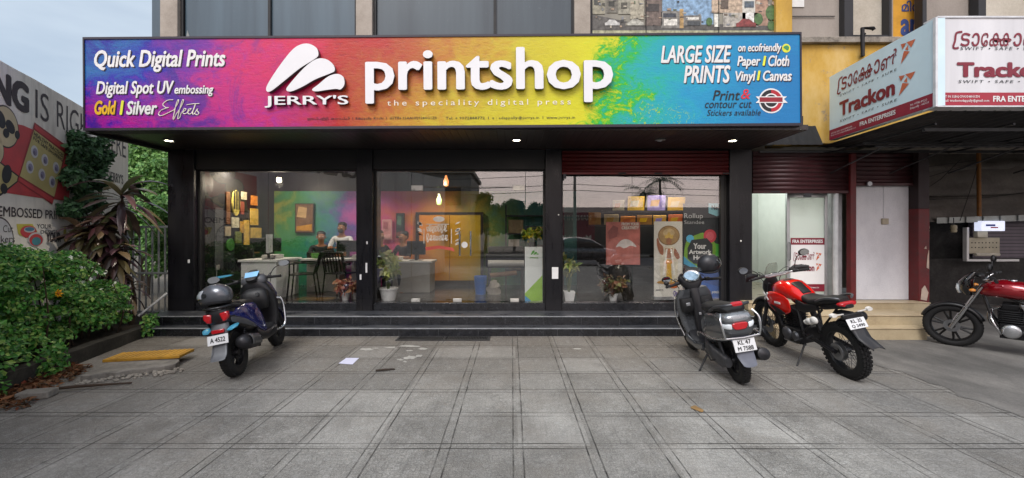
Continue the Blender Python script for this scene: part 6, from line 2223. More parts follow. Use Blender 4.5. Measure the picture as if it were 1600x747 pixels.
inlamp('pendant_lamp', 'bare glowing pendant bulb hanging in the left bay', PX(436, 281, 8.6).x, 8.6, PX(436, 281, 8.6).z, 24, WARM, 'POINT', .3)
inlamp('ceiling_spot', 'round lit ceiling spot near the dark side wall', PX(362, 254, 8.0).x, 8.0, 2.94, 62, WARM, 'SPOT')
inlamp('ceiling_spot', 'round lit ceiling spot behind the middle of the glass doors', -1.6, 8.6, 2.94, 56, WARM, 'SPOT')
inlamp('ceiling_spot', 'round lit ceiling spot over the sample ledge in the right bay', 3.05, 8.2, 2.94, 70, WARM, 'SPOT')
inlamp('ceiling_spot', 'round lit ceiling spot over the rear counter of the left bay', -3.4, 8.7, 2.94, 40, (1, .94, .85), 'SPOT')
# ================================================================== SCOOTERS AND MOTORCYCLES
# local frame: x forward, y to the rider's left, z up; origin at the rear tyre's contact patch
PLATE = M('#d9dadb', .4, var=.04, name='plate_white')
TAILRED = M('#b3121c', .12, coat=1., var=.1, name='tail_red')
LENSW = M('#dfe6ea', .08, coat=1., name='clear_lens')
CYAN = M('#4a9ab8', .15, coat=1., var=.1, name='cyan_reflection_lens')  # cyan reflection put into the lens colour
SCREENB = M('#8cc4ea', .05, coat=1., var=.15, name='blue_reflection_screen')  # blue reflection on the dash put into the screen colour
ENG = M('#55565a', .45, .7, var=.25, scale=14, dirt=.4, name='engine_alloy')
ENGD = M('#232326', .5, .5, var=.3, scale=14, name='engine_black')
SEATV = M('#19191b', .55, var=.2, bump=.25, bscale=160, name='seat_vinyl')
def bike_root(name, label, cat, rear, heading, lean):
    return thing(name, label, cat, rear, (-R(lean), 0, heading))
def wheel(P, x, Rr, w, style='alloy', n=5, rimmat=ALU, knob=False, disc=0., rim=.66):
    c = (x, 0, Rr)
    hub = MB().lathe([(0, -w * .5), (.035, -w * .5), (.045, -w * .2), (.045, w * .2), (.035, w * .5), (0, w * .5)], 16, 'y', c)
    ri = Rr * rim
    hub.lathe([(ri, -w * .38), (ri * .93, -w * .36), (ri * .89, -w * .2), (ri * .89, w * .2), (ri * .93, w * .36), (ri, w * .38)], 40, 'y', c)
    if style == 'alloy':
        for k in range(n):
            a = 2 * pi * k / n + .3
            for da in (-.16, .16):
                p0 = (x + .04 * cos(a), -.0, Rr + .04 * sin(a))
                p1 = (x + ri * .92 * cos(a + da), 0, Rr + ri * .92 * sin(a + da))
                hub.tube([p0, p1], [.018, .012], 6)
    else:
        for k in range(32):
            a = 2 * pi * k / 32
            s = 1 if k % 2 else -1
            b = a + .5 * (1 if k % 4 < 2 else -1)
            hub.tube([(x + .04 * cos(a), s * w * .4, Rr + .04 * sin(a)), (x + ri * .9 * cos(b), 0, Rr + ri * .9 * sin(b))], .0028, 4)
    wo = hub.build('wheel', rimmat, P, 40)
    t = MB().lathe([(ri * .97, -w * .36), (Rr * .80, -w * .5), (Rr * .90, -w * .48), (Rr * .965, -w * .36), (Rr * .995, -w * .15), (Rr, 0), (Rr * .995, w * .15), (Rr * .965, w * .36), (Rr * .90, w * .48), (Rr * .80, w * .5), (ri * .97, w * .36)], 48, 'y', c)
    if knob:
        nk = 40
        for k in range(nk):
            for row, hy in ((0, -.36), (1, -.12), (2, .12), (3, .36)):
                a = 2 * pi * (k + (.5 if row % 2 else 0)) / nk
                rr_ = Rr * (.985 if abs(hy) < .2 else .955)
                m = Matrix.Translation(c) @ Matrix.Rotation(-a, 4, 'Y') @ Matrix.Translation((rr_, hy * w, 0))
                t.bx(-.006, .014, -w * .09, w * .09, -.016, .016, m)
    else:
        nk = 44
        for k in range(nk):
            for s in (-1, 1):
                a = 2 * pi * (k + (.5 if s > 0 else 0)) / nk
                m = Matrix.Translation(c) @ Matrix.Rotation(-a, 4, 'Y') @ Matrix.Translation((Rr * .985, s * w * .22, 0)) @ Matrix.Rotation(s * .5, 4, 'X')
                t.bx(-.002, .0045, -w * .16, w * .16, -.008, .008, m)
    t.build('tyre', RUBBER, wo, 40)
    if disc:
        d = MB().lathe([(disc * .45, w * .42), (disc, w * .42), (disc, w * .46), (disc * .45, w * .46)], 32, 'y', c)
        d.build('brake_disc', STEEL, wo, 40)
    return wo
def fender(P, x, z, Rr, w, a0, a1, mat, name='mudguard', th=.005):
    g = []
    for i in range(19):
        a = a0 + (a1 - a0) * i / 18
        row = []
        for q in (-1, -.8, -.45, 0, .45, .8, 1):
            rr_ = Rr - (.035 if abs(q) == 1 else (.012 if abs(q) == .8 else 0))
            row.append((x + rr_ * cos(a), q * w, z + rr_ * sin(a)))
        g.append(row)
    return MB().patch(g).build(name, mat, P, 60, solid=th, fix=False)
def plate(P, pos, size, tilt, lines, facing=pi):
    """number plate seen from behind: its face looks along -x"""
    h = bpy.data.objects.new('number_plate', None)
    w_, hh = size
    o = MB().bx(-w_ / 2, w_ / 2, 0, .006, -hh / 2, hh / 2).build('number_plate', PLATE, P, 30, bevel=.004, world=False)
    bpy.data.objects.remove(h)
    o.location = pos
    # local -y (the face) must look along the bike's -x and tip slightly up
    o.rotation_euler = (R(-tilt), 0, -pi / 2)
    n = len(lines)
    for i, s in enumerate(lines):
        zc = hh * (.24 - .48 * i) if n > 1 else 0
        ht = hh * (.34 if n > 1 else .5)
        wd = w_ * min(.84, .12 * len(s))
        letters(o, s, -wd / 2, zc - ht / 2, wd / 2, zc + ht / 2, -.002, INK, .02)
    return o
def mirror(P, p0, p1, rx, rz, shape='oval', yaw=0., mat=MATBLACK):
    st_m = MB().tube(spline([p0, ((p0[0] + p1[0]) / 2 + .01, p0[1] + (p1[1] - p0[1]) * .35, p0[2] + (p1[2] - p0[2]) * .7), p1], 4, False), .006, 7)
    st_m.ell(p1, (.028, rx * 1.06, rz * 1.08), 16, 10)
    o = st_m.build('mirror', mat, P, 50)
    pts = circ(0, 0, rx * .92, rz * .92, 24) if shape == 'oval' else spline([(-rx, -.2 * rz), (-.3 * rx, -rz * .9), (.7 * rx, -.75 * rz), (rx, .2 * rz), (.5 * rx, .9 * rz), (-.6 * rx, .8 * rz)], 4)
    g = MB().add([(p1[0] - .0285, p1[1] + a, p1[2] + b) for a, b in pts], [tuple(range(len(pts)))])
    g.build('mirror_glass', MIRROR, o, 0, fix=False)
    return o
def bars(P, x, z, half, rise, back, mat=MATBLACK, r=.011, grip=True):
    pts = spline([(x - back, -half, z - .01), (x - back * .5, -half * .55, z + .0), (x + .01, -.12, z - rise), (x + .02, 0, z - rise), (x + .01, .12, z - rise), (x - back * .5, half * .55, z), (x - back, half, z - .01)], 5, False)
    b = MB().tube(pts, r, 8).build('handlebar', mat, P, 50)
    cb_ = MB()
    for s in (-1, 1):
        cb_.tube(spline([(x - back * .4, s * half * .6, z), (x + .12, s * half * .45, z - .02), (x + .14, s * .10, z - .14), (x + .08, s * .03, z - .32)], 5, False), .005, 5)
        cb_.tube(spline([(x - back * .4, s * half * .55, z - .01), (x + .08, s * half * .5, z + .05), (x + .13, s * .05, z - .08), (x + .1, 0, z - .3)], 5, False), .004, 5)
    cb_.build('control_cable', MATBLACK, b, 50)
    for s in (-1, 1):
        MB().loft([(s * half * .5, x - back * .45, z + .005, .028, .022), (s * half * .6, x - back * .55, z + .005, .03, .024), (s * half * .66, x - back * .65, z, .022, .02)], 10, 3, 'y').build('switch_block', MATBLACK, b, 50)
    for s in (-1, 1):
        MB().tube([(x - back * .78, s * half * .68, z - .003), (x - back, s * half * 1.02, z - .01)], .018, 10).build('grip', RUBBER, b)
        MB().tube([(x - back * .5, s * half * .58, z + .004), (x + .07 - back * .5, s * half * .7, z - .01), (x + .05 - back, s * half * 1.02, z - .02)], .006, 6).build('brake_lever', STEEL, b)
    return b
def indicator(P, pos, mat, r=.022, stem=None):
    mb = MB().ell(pos, (.028, .032, .02), 12, 8)
    return mb.build('indicator', mat, P, 50)
def sidestand(P, p0, p1, mat=MATBLACK):
    d = Vector(p1)
    return MB().tube([p0, p1], [.013, .010], 7).tube([(d.x - .04, d.y - .01, d.z), (d.x + .05, d.y + .015, d.z)], .011, 6).build('side_stand', mat, P, 40)
def panel_patch(P, name, secs, mat, th=.01):
    """curved body panel: secs = rows of (x, y, z) points"""
    return MB().patch(secs).build(name, mat, P, 60, solid=th, fix=False, sub=1)
def helmet(label, loc, rot, shell, visor):
    t = thing('helmet', label, 'helmet', loc, rot)
    g = MB()
    rs = []
    nv, nu = 14, 28
    for i in range(nv + 1):
        a = radians(-38) + radians(128) * i / nv
        k = max(cos(a), .01)
        ring = []
        for j in range(nu):
            th = 2 * pi * j / nu
            fx_ = .145 if cos(th) > 0 else .135
            x = fx_ * k * cos(th)
            y = .115 * k * sin(th)
            z = .13 * sin(a)
            if cos(th) > .2 and a < .2:
                x += .022 * (cos(th) - .2) * (1 - max(0, a + .4))      # chin bar pushes forward
            ring.append((x, y, z + .09))
        rs.append(ring)
    g.rings(rs)
    g.build('shell', shell, t, 60, world=False)
    vg = []
    for i in range(7):
        a = radians(-10) + radians(40) * i / 6
        row = []
        for j in range(15):
            th = radians(-72) + radians(144) * j / 14
            row.append((.151 * cos(a) * cos(th) + (.01 if a < .2 else .004), .120 * cos(a) * sin(th), .133 * sin(a) + .09))
        vg.append(row)
    MB().patch(vg).build('visor', visor, t, 60, world=False, solid=.003, fix=False)
    MB().lathe([(.108, .004), (.118, .0), (.122, .012), (.11, .018)], 28, 'z', (.004, 0, .0)).build('rim_trim', MATBLACK, t, 60, world=False)
    for s in (-1, 1):
        MB().lathe([(0, .118 * s), (.022, .118 * s), (.024, .105 * s)], 14, 'y', (.03, 0, .10)).build('visor_pivot', DARKSTEEL, t, world=False)
    return t

# ---------------------------------------------------------------- blue sporty scooter
def squash_tail(P, k, zmin, keep=('wheel', 'tyre', 'brake_disc', 'mudguard', 'muffler', 'engine', 'heat', 'shock', 'sprocket', 'swingarm')):
    """short rear overhang: pull everything behind the axle forward"""
    def walk(o):
        for ch in o.children:
            if ch.type != 'MESH' or ch.name.split('.')[0].startswith(keep):
                continue
            if ch.location.length > .01:
                if ch.location.x < 0 and ch.location.z > zmin:
                    ch.location.x *= k
                continue
            for v in ch.data.vertices:
                if v.co.x < 0 and v.co.z > zmin - .2:
                    q = min(1, (v.co.z - zmin + .2) / .15)
                    v.co.x *= 1 - (1 - k) * q
            walk(ch)
    walk(P)
def blue_scooter():
    rear = ground_pt(372, 586, 0)
    front = ground_pt(432, 541, 0)
    hd = atan2(front.y - rear.y, front.x - rear.x)
    P = bike_root('scooter', 'dark blue and black scooter with a silver helmet on its seat', 'scooter', rear, hd, 10)
    BLUE = M('#0d1c6e', .16, .15, var=.12, coat=1., name='blue_paint')
    BK = M('#1a1a1d', .35, var=.2, name='black_body')
    GR = M('#56585c', .4, .2, var=.15, name='grey_body')
    wheel(P, 0, .255, .11, 'alloy', 5, M('#2c2c2f', .4, .5), rim=.62)
    wheel(P, 1.285, .255, .10, 'alloy', 5, M('#2c2c2f', .4, .5), disc=.11, rim=.62)
    # tail and under-seat body
    MB().loft([(-.34, 0, .735, .05, .035), (-.31, 0, .72, .10, .075), (-.18, 0, .69, .135, .12), (.05, 0, .64, .155, .17), (.25, 0, .58, .155, .19), (.42, 0, .55, .145, .17), (.52, 0, .52, .12, .12)], 20, 3).build('tail_body', BK, P, 50)
    for s in (-1, 1):
        rows = []
        for x, zl, zh, yb, yt in [(-.30, .70, .745, .098, .085), (-.15, .665, .755, .137, .120), (.05, .60, .765, .163, .145), (.20, .50, .768, .172, .155), (.34, .42, .755, .172, .155), (.46, .35, .71, .165, .145), (.55, .33, .62, .155, .14), (.62, .33, .47, .145, .13)]:
            rows.append([(x, s * yb, zl), (x, s * (max(yb, yt) + .010), (zl + zh) / 2), (x, s * yt, zh)])
        panel_patch(P, 'side_panel', rows, BLUE)
        rows = []
        for x, zl, zh, yb in [(-.28, .62, .69, .11), (-.1, .58, .655, .15), (.1, .51, .59, .168), (.28, .44, .50, .168)]:
            rows.append([(x, s * yb, zl), (x, s * (yb + .008), (zl + zh) / 2), (x, s * yb, zh)])
        panel_patch(P, 'lower_trim', rows, GR)
        MB().prism([(s * .035, .742), (s * .118, .752), (s * .122, .70), (s * .095, .655), (s * .06, .645)], -.352, -.27, 'yz').build('tail_light', TAILRED, P, 40, bevel=.012)
        MB().loft([(-.36, s * .115, .555, .03, .010), (-.29, s * .13, .57, .045, .018), (-.2, s * .14, .585, .03, .012)], 10, 2.5).build('indicator', CYAN, P, 50)
    MB().loft([(-.30, 0, .775, .10, .03), (-.15, 0, .795, .135, .045), (.05, 0, .79, .14, .05), (.12, 0, .765, .14, .045), (.35, 0, .755, .125, .05), (.52, 0, .74, .09, .045)], 18, 2.8).build('seat', SEATV, P, 50)
    MB().tube(spline([(.02, .15, .77), (-.2, .14, .80), (-.34, .07, .80), (-.36, 0, .80), (-.34, -.07, .80), (-.2, -.14, .80), (.02, -.15, .77)], 5, False), .014, 8).build('grab_rail', BK, P, 50)
    MB().bx(-.375, -.33, -.06, .06, .535, .575).build('reflector', TAILRED, P, bevel=.006)
    fl = MB()
    fl.loft([(-.26, 0, .60, .09, .05), (-.33, 0, .50, .075, .06), (-.38, 0, .40, .07, .05), (-.42, 0, .32, .075, .03), (-.43, 0, .28, .07, .012)], 12, 3.4)
    fl.build('plate_hanger', GR, P, 50)
    plate(P, (-.415, 0, .475), (.20, .10), 14, ['A 4522'])
    fender(P, 0, .255, .285, .065, R(20), R(150), BK)
    # engine, transmission case, muffler
    MB().loft([(-.10, .12, .27, .035, .05), (.0, .125, .27, .05, .085), (.2, .13, .30, .055, .09), (.36, .12, .34, .05, .085), (.44, .1, .36, .03, .05)], 16, 2.6).build('engine_case', ENG, P, 50)
    MB().loft([(.16, 0, .36, .10, .07), (.3, 0, .38, .13, .1), (.46, 0, .36, .1, .08)], 14, 2.4).build('engine', ENGD, P, 50)
    mf = MB().tube([(.30, -.15, .30), (.2, -.17, .315), (.12, -.18, .33), (-.12, -.19, .375), (-.2, -.19, .39), (-.23, -.19, .395)], [.03, .062, .082, .088, .07, .03], 18)
    mo = mf.build('muffler', M('#2e2e31', .4, .5, var=.25), P, 50)
    rows = []
    for t_ in range(6):
        q = t_ / 5
        x, y, z = .1 - .26 * q, -.181 - .01 * q, .333 + .05 * q
        rows.append([(x, y - .094 * cos(a), z + .094 * sin(a)) for a in (-.5, -.15, .2, .55, .85)])
    MB().patch(rows).build('heat_shield', M('#6d6e70', .3, .7), mo, 60, solid=.004, fix=False)
    MB().tube([(.30, -.15, .30), (.38, -.12, .22), (.42, -.05, .24)], .02, 8).build('exhaust_pipe', DARKSTEEL, P, 50)
    for s in (-1, 1):
        sp_ = MB().tube([(.0, s * .10, .28), (.12, s * .12, .56)], .016, 8)
        for k in range(9):
            q = .25 + .6 * k / 9
            sp_.lathe([(.020, -.007), (.028, 0), (.020, .007)], 12, 'z', (.12 * q, s * (.10 + .02 * q), .28 + .28 * q))
        sp_.build('shock_absorber', DARKSTEEL, P, 50)
    # floor and front
    MB().loft([(.42, 0, .34, .13, .05), (.55, 0, .32, .15, .03), (.8, 0, .32, .16, .03), (.92, 0, .36, .15, .05)], 14, 4).build('footboard', BK, P, 40)
    for s in (-1, 1):
        MB().loft([(.3, s * .15, .36, .02, .07), (.5, s * .17, .30, .02, .05), (.85, s * .17, .31, .02, .05)], 10, 3).build('floor_trim', BLUE if s > 0 else BK, P, 50)
    MB().loft([(.30, .93, 0, .05, .15), (.45, .95, 0, .045, .19), (.62, .95, 0, .06, .21), (.78, .92, 0, .08, .21), (.90, .89, 0, .085, .17), (.97, .89, 0, .07, .10)], 22, 3, 'z').build('leg_shield', BK, P, 50)
    MB().loft([(.40, 1.03, 0, .05, .10), (.58, 1.06, 0, .06, .17), (.76, 1.03, 0, .07, .19), (.90, .98, 0, .07, .16), (.99, .94, 0, .05, .09)], 22, 2.6, 'z').build('front_apron', BLUE, P, 50)
    MB().loft([(.60, .84, 0, .06, .13), (.70, .82, 0, .085, .17), (.82, .83, 0, .075, .16), (.88, .86, 0, .05, .1)], 18, 2.6, 'z').build('inner_cover', M('#101012', .5), P, 50)
    MB().lathe([(0, -.008), (.022, -.008), (.024, .01)], 14, 'x', (.742, -.06, .80)).build('ignition_lock', STEEL, P)
    for s in (-1, 1):
        MB().tube([(1.285, s * .075, .255), (1.16, s * .075, .52)], .02, 8).build('fork_leg', DARKSTEEL, P, 50)
        # crash guard tubes
        MB().tube(spline([(.80, s * .16, .29), (.92, s * .25, .32), (.98, s * .26, .48), (.99, s * .25, .66), (.96, s * .19, .70)], 5, False), .015, 9).build('crash_guard', CHROME, P, 50)
    fender(P, 1.285, .255, .29, .07, R(5), R(165), BLUE, 'front_mudguard')
    MB().loft([(.88, .90, 0, .05, .09), (.95, .90, 0, .08, .16), (1.01, .90, 0, .075, .15), (1.05, .93, 0, .05, .11)], 18, 2.6, 'z').build('handlebar_cowl', GR, P, 50)
    dsh = MB().loft([(-.02, 0, 0, .11, .075), (.012, 0, 0, .105, .07), (.02, 0, 0, .09, .055)], 18, 3.2, 'z')
    d = dsh.build('instrument', MATBLACK, P, 50, world=False)
    d.location = (.86, 0, 1.045)
    d.rotation_euler = (0, R(-38), 0)
    s_ = MB().add([(-.05, -.075, .0215), (.05, -.085, .0215), (.05, .085, .0215), (-.05, .075, .0215)], [(0, 1, 2, 3)]).build('screen', SCREENB, d, 0, world=False)
    bars(P, .92, .99, .345, .02, .10)
    mirror(P, (.88, .20, 1.0), (.86, .44, 1.075), .07, .042, 'angular')
    mirror(P, (.88, -.20, 1.0), (.90, -.40, 1.14), .065, .04, 'angular')
    MB().loft([(.84, .36, 1.10, .14, .014), (.90, .36, 1.10, .13, .012)], 10, 2.5).build('dash_reflection', CYAN, P, 50)  # strip added to paint the dash's blue reflection above the mirror
    MB().bx(1.10, 1.14, -.09, .09, .84, .92).build('headlight', LENSW, P, bevel=.02)
    sidestand(P, (.30, .12, .22), (.26, .27, .035))
    squash_tail(P, .66, .4)
    return P, hd
bs, bh = blue_scooter()
def on_bike(P, local):
    m = Matrix.Translation(P.location) @ P.rotation_euler.to_matrix().to_4x4()
    return m @ Vector(local)
hp = on_bike(bs, (-.10, .02, .835))
hm = helmet('silver grey helmet resting on the blue scooter seat', hp, (R(4), R(8), bh + R(72)), M('#5c5f65', .3, .45, var=.1, coat=.6, name='silver_shell'), M('#9aa0a6', .08, coat=1., name='pale_visor'))
hm.scale = (1.28, 1.06, 1.0)

# ---------------------------------------------------------------- silver grey scooter
def silver_scooter():
    rear = ground_pt(1156, 597, 0)
    front = ground_pt(1088, 548, 0)
    hd = atan2(front.y - rear.y, front.x - rear.x)
    P = bike_root('scooter', 'charcoal silver scooter with chrome guard bars and a black helmet on its handlebar', 'scooter', rear, hd, 10)
    SIL = M('#55585c', .28, .5, var=.1, coat=.8, name='charcoal_silver')
    LSIL = M('#8d9195', .25, .5, var=.1, coat=.8, name='silver_paint')
    BK = M('#1a1a1d', .4, var=.2, name='black_body')
    wheel(P, 0, .235, .095, 'alloy', 5, M('#2a2a2d', .45, .5), rim=.6)
    wheel(P, 1.26, .26, .09, 'alloy', 5, M('#3a3a3d', .4, .5), disc=.1, rim=.64)
    MB().loft([(-.37, 0, .66, .105, .07), (-.35, 0, .658, .14, .10), (-.31, 0, .652, .152, .12), (-.2, 0, .64, .165, .15), (0, 0, .61, .175, .18), (.2, 0, .57, .18, .2), (.36, 0, .53, .165, .2), (.46, 0, .5, .13, .16)], 24, 2.7).build('rear_body', SIL, P, 50)
    MB().loft([(-.385, 0, .735, .09, .022), (-.36, 0, .74, .13, .045), (-.3, 0, .745, .145, .055), (-.15, 0, .752, .155, .05), (0, 0, .755, .14, .03)], 18, 2.6).build('tail_cover', LSIL, P, 50)
    MB().prism(spline([(-.075, .69), (0, .70), (.075, .69), (.06, .635), (0, .625), (-.06, .635)], 4), -.39, -.34, 'yz').build('tail_light', TAILRED, P, 50, bevel=.008)
    for s in (-1, 1):
        rows = []
        for a_, b_ in ((-.384, .078), (-.376, .105), (-.358, .135), (-.325, .153), (-.28, .163)):
            w0 = (a_ + .384) / .104
            rows.append([(a_, s * b_ * .99, .635 + .03 * w0), (a_ - .006, s * (b_ + .006), .665 + .02 * w0), (a_, s * b_ * .985, .695 + .005 * w0)])
        panel_patch(P, 'indicator', rows, LENSW, .006)
        # chrome guard: upper rail from the tail to the floor, vertical hoop at the rear corner
        MB().tube(spline([(-.40, s * .17, .555), (-.2, s * .225, .54), (.1, s * .235, .525), (.35, s * .215, .50), (.46, s * .18, .42)], 5, False), .011, 8).build('guard_bar', CHROME, P, 50)
        MB().tube(spline([(-.40, s * .17, .555), (-.425, s * .185, .64), (-.40, s * .19, .74), (-.33, s * .16, .80)], 5, False), .011, 8).build('guard_bar', CHROME, P, 50)
    MB().tube([(-.40, -.17, .555), (-.43, 0, .55), (-.40, .17, .555)], .011, 8).build('guard_bar', CHROME, P, 50)
    MB().loft([(-.30, 0, .805, .08, .02), (-.22, 0, .82, .125, .04), (0, 0, .82, .145, .045), (.12, 0, .79, .145, .05), (.35, 0, .765, .135, .055), (.46, 0, .755, .09, .045)], 18, 2.7).build('seat', SEATV, P, 50)
    g = MB().tube(spline([(.05, .16, .79), (-.15, .165, .85), (-.34, .12, .88), (-.40, .0, .885), (-.34, -.12, .88), (-.15, -.165, .85), (.05, -.16, .79)], 5, False), .016, 9)
    g.build('grab_rail', M('#4a4c50', .35, .5), P, 50)
    MB().loft([(-.42, 0, .885, .05, .012), (-.38, 0, .90, .06, .014)], 10, 3).build('reflector', TAILRED, P, 50)
    MB().loft([(-.30, 0, .53, .10, .04), (-.37, 0, .45, .085, .05), (-.40, 0, .36, .085, .05), (-.405, 0, .30, .07, .03)], 14, 2.6).build('plate_hanger', M('#5a5d68', .5), P, 50)
    plate(P, (-.425, 0, .475), (.215, .125), 12, ['KL 47', 'M 7588'])
    fender(P, 0, .235, .262, .055, R(25), R(150), BK)
    MB().loft([(-.08, .11, .25, .035, .05), (.02, .12, .25, .05, .08), (.2, .125, .27, .055, .085), (.36, .115, .31, .05, .08), (.44, .1, .33, .03, .05)], 16, 2.6).build('engine_case', ENG, P, 50)
    MB().loft([(.14, 0, .32, .09, .07), (.28, 0, .34, .12, .09), (.44, 0, .34, .1, .08)], 14, 2.4).build('engine', ENGD, P, 50)
    MB().tube([(.28, -.13, .24), (.18, -.16, .26), (-.12, -.18, .32), (-.24, -.185, .345), (-.26, -.185, .35)], [.025, .06, .07, .062, .02], 16).build('muffler', M('#2c2c2f', .4, .5), P, 50)
    MB().tube([(.0, .10, .25), (.1, .11, .5)], .022, 9).build('shock_absorber', DARKSTEEL, P, 50)
    # kick starter, side stand
    MB().tube([(.10, .17, .24), (.16, .20, .22), (.27, .20, .30), (.29, .24, .31)], .009, 7).build('kick_lever', MATBLACK, P, 50)
    sidestand(P, (.40, .13, .22), (.34, .30, .03))
    MB().loft([(.40, 0, .31, .14, .05), (.52, 0, .28, .17, .03), (.78, 0, .28, .17, .03), (.90, 0, .33, .15, .05)], 14, 4).build('footboard', BK, P, 40)
    for s in (-1, 1):
        MB().loft([(.40, s * .17, .30, .015, .05), (.6, s * .185, .265, .018, .035), (.88, s * .18, .29, .018, .05)], 10, 3).build('floor_trim', SIL, P, 50)
    MB().loft([(.28, .91, 0, .045, .15), (.45, .94, 0, .035, .20), (.65, .95, 0, .04, .225), (.82, .92, 0, .055, .22), (.90, .90, 0, .05, .17)], 24, 3.2, 'z').build('leg_shield', SIL, P, 50)
    MB().loft([(.34, 1.0, 0, .04, .09), (.55, 1.03, 0, .055, .17), (.76, 1.0, 0, .06, .20), (.90, .95, 0, .05, .16)], 22, 2.6, 'z').build('front_apron', LSIL, P, 50)
    MB().tube(spline([(.95, .225, .80), (.99, .24, .62), (.98, .22, .45), (.93, .19, .30)], 5, False), .011, 8).build('guard_bar', CHROME, P, 50)
    MB().tube(spline([(.95, -.225, .80), (.99, -.24, .62), (.98, -.22, .45), (.93, -.19, .30)], 5, False), .011, 8).build('guard_bar', CHROME, P, 50)
    for s in (-1, 1):
        MB().loft([(.62, .865, s * .12, .035, .075), (.70, .85, s * .12, .05, .085), (.79, .86, s * .12, .04, .08)], 14, 3, 'z').build('glove_box', M('#0d0d0f', .6), P, 50)
        MB().bx(.80, .815, s * .12 - .025, s * .12 + .025, .70, .74).build('box_latch', ALU if s > 0 else DARKSTEEL, P, bevel=.004)
    MB().loft([(.36, .86, 0, .04, .05), (.6, .85, 0, .05, .055), (.84, .87, 0, .05, .06), (.92, .89, 0, .05, .06)], 14, 3, 'z').build('steering_cover', BK, P, 50)
    MB().bx(.785, .80, -.014, .014, .57, .60).build('bag_hook', ALU, P, bevel=.003)
    for s in (-1, 1):
        MB().tube([(1.26, s * .07, .26), (1.13, s * .07, .52)], .018, 8).build('fork_leg', DARKSTEEL, P, 50)
    fender(P, 1.26, .26, .295, .07, R(0), R(165), SIL, 'front_mudguard')
    MB().loft([(.88, .90, 0, .06, .07), (.94, .92, 0, .09, .12), (1.0, .94, 0, .10, .15), (1.05, .95, 0, .085, .14), (1.09, .97, 0, .05, .10)], 20, 2.4, 'z').build('handlebar_cowl', BK, P, 50)
    ins = MB().lathe([(.0, .0), (.088, .0), (.098, .004), (.108, .012), (.112, 0), (.108, -.02), (0, -.03)], 30, 'z').build('instrument', CHROME, P, 50, world=False)
    ins.location = (.875, 0, 1.06)
    ins.scale = (.82, 1, 1)
    ins.rotation_euler = (0, R(-48), 0)
    MB().add([(.085 * cos(2 * pi * k / 24), .085 * sin(2 * pi * k / 24), .003) for k in range(24)], [tuple(range(24))]).build('screen', M('#8fa9bd', .05, coat=1., var=.25, scale=20), ins, 0, world=False, fix=False)
    bars(P, .92, .985, .34, .015, .09)
    mirror(P, (.90, .19, 1.0), (.90, .31, 1.06), .055, .036, 'oval')
    MB().ell((.85, .33, 1.02), (.03, .035, .03), 12, 8).build('lever_joint', MATBLACK, P)
    MB().bx(1.05, 1.09, -.07, .07, .95, 1.02).build('headlight', LENSW, P, bevel=.02)
    squash_tail(P, .64, .4)
    return P, hd
ss, sh = silver_scooter()
hp = on_bike(ss, (.80, -.20, 1.10))
helmet('matt black helmet hanging on the silver scooter handlebar', hp, (R(10), R(-12), sh + R(-75)), M('#26272b', .45, var=.1, name='black_shell'), M('#0a0a0c', .08, coat=1., name='dark_visor'))

# ---------------------------------------------------------------- motorcycles
def forks(P, axle, rake, length, yoff, mat, top=.0, gaiter=False):
    ax = Vector(axle)
    d = Vector((-sin(rake), 0, cos(rake)))
    for s in (-1, 1):
        a = ax + Vector((0, s * yoff, 0))
        mb = MB().tube([tuple(a - d * .02), tuple(a + d * length * .5)], .026, 10)
        mb.tube([tuple(a + d * length * .5), tuple(a + d * length)], .018, 10)
        o = mb.build('fork_leg', mat, P, 50)
        if gaiter:
            gg = MB()
            for k in range(9):
                q = a + d * length * (.46 + .03 * k)
                gg.lathe([(.024, -.01), (.033, 0), (.024, .01)], 12, 'z', tuple(q))
            gg.build('fork_gaiter', RUBBER, o, 50)
    return d
def engine(P, cx, cz, mat=ENGD, cover=ENG, w=.15):
    e = MB()
    e.bx(cx - .17, cx + .15, -w, w, cz - .13, cz + .06)
    e.bx(cx - .02, cx + .14, -.085, .085, cz + .06, cz + .25)
    for k in range(6):
        z = cz + .08 + k * .028
        e.bx(cx - .05, cx + .17, -.11, .11, z, z + .008)
    e.bx(cx - .01, cx + .13, -.1, .1, cz + .25, cz + .31)
    o = e.build('engine', mat, P, 30, bevel=.01)
    for s in (-1, 1):
        c = MB().lathe([(0, s * (w + .035)), (.06, s * (w + .035)), (.085, s * (w + .02)), (.09, s * w)], 22, 'y', (cx + .05, 0, cz - .03))
        c.lathe([(0, s * (w + .025)), (.05, s * (w + .025)), (.065, s * (w))], 18, 'y', (cx - .11, 0, cz - .03))
        c.build('engine_cover', cover, o, 50)
    return o
def swingarm(P, x0, z0, x1, z1, yoff, mat=DARKSTEEL):
    mb = MB()
    for s in (-1, 1):
        mb.tube([(x0, s * yoff, z0), (x1, s * yoff * .95, z1)], [.022, .026], 8)
    return mb.build('swingarm', mat, P, 50)
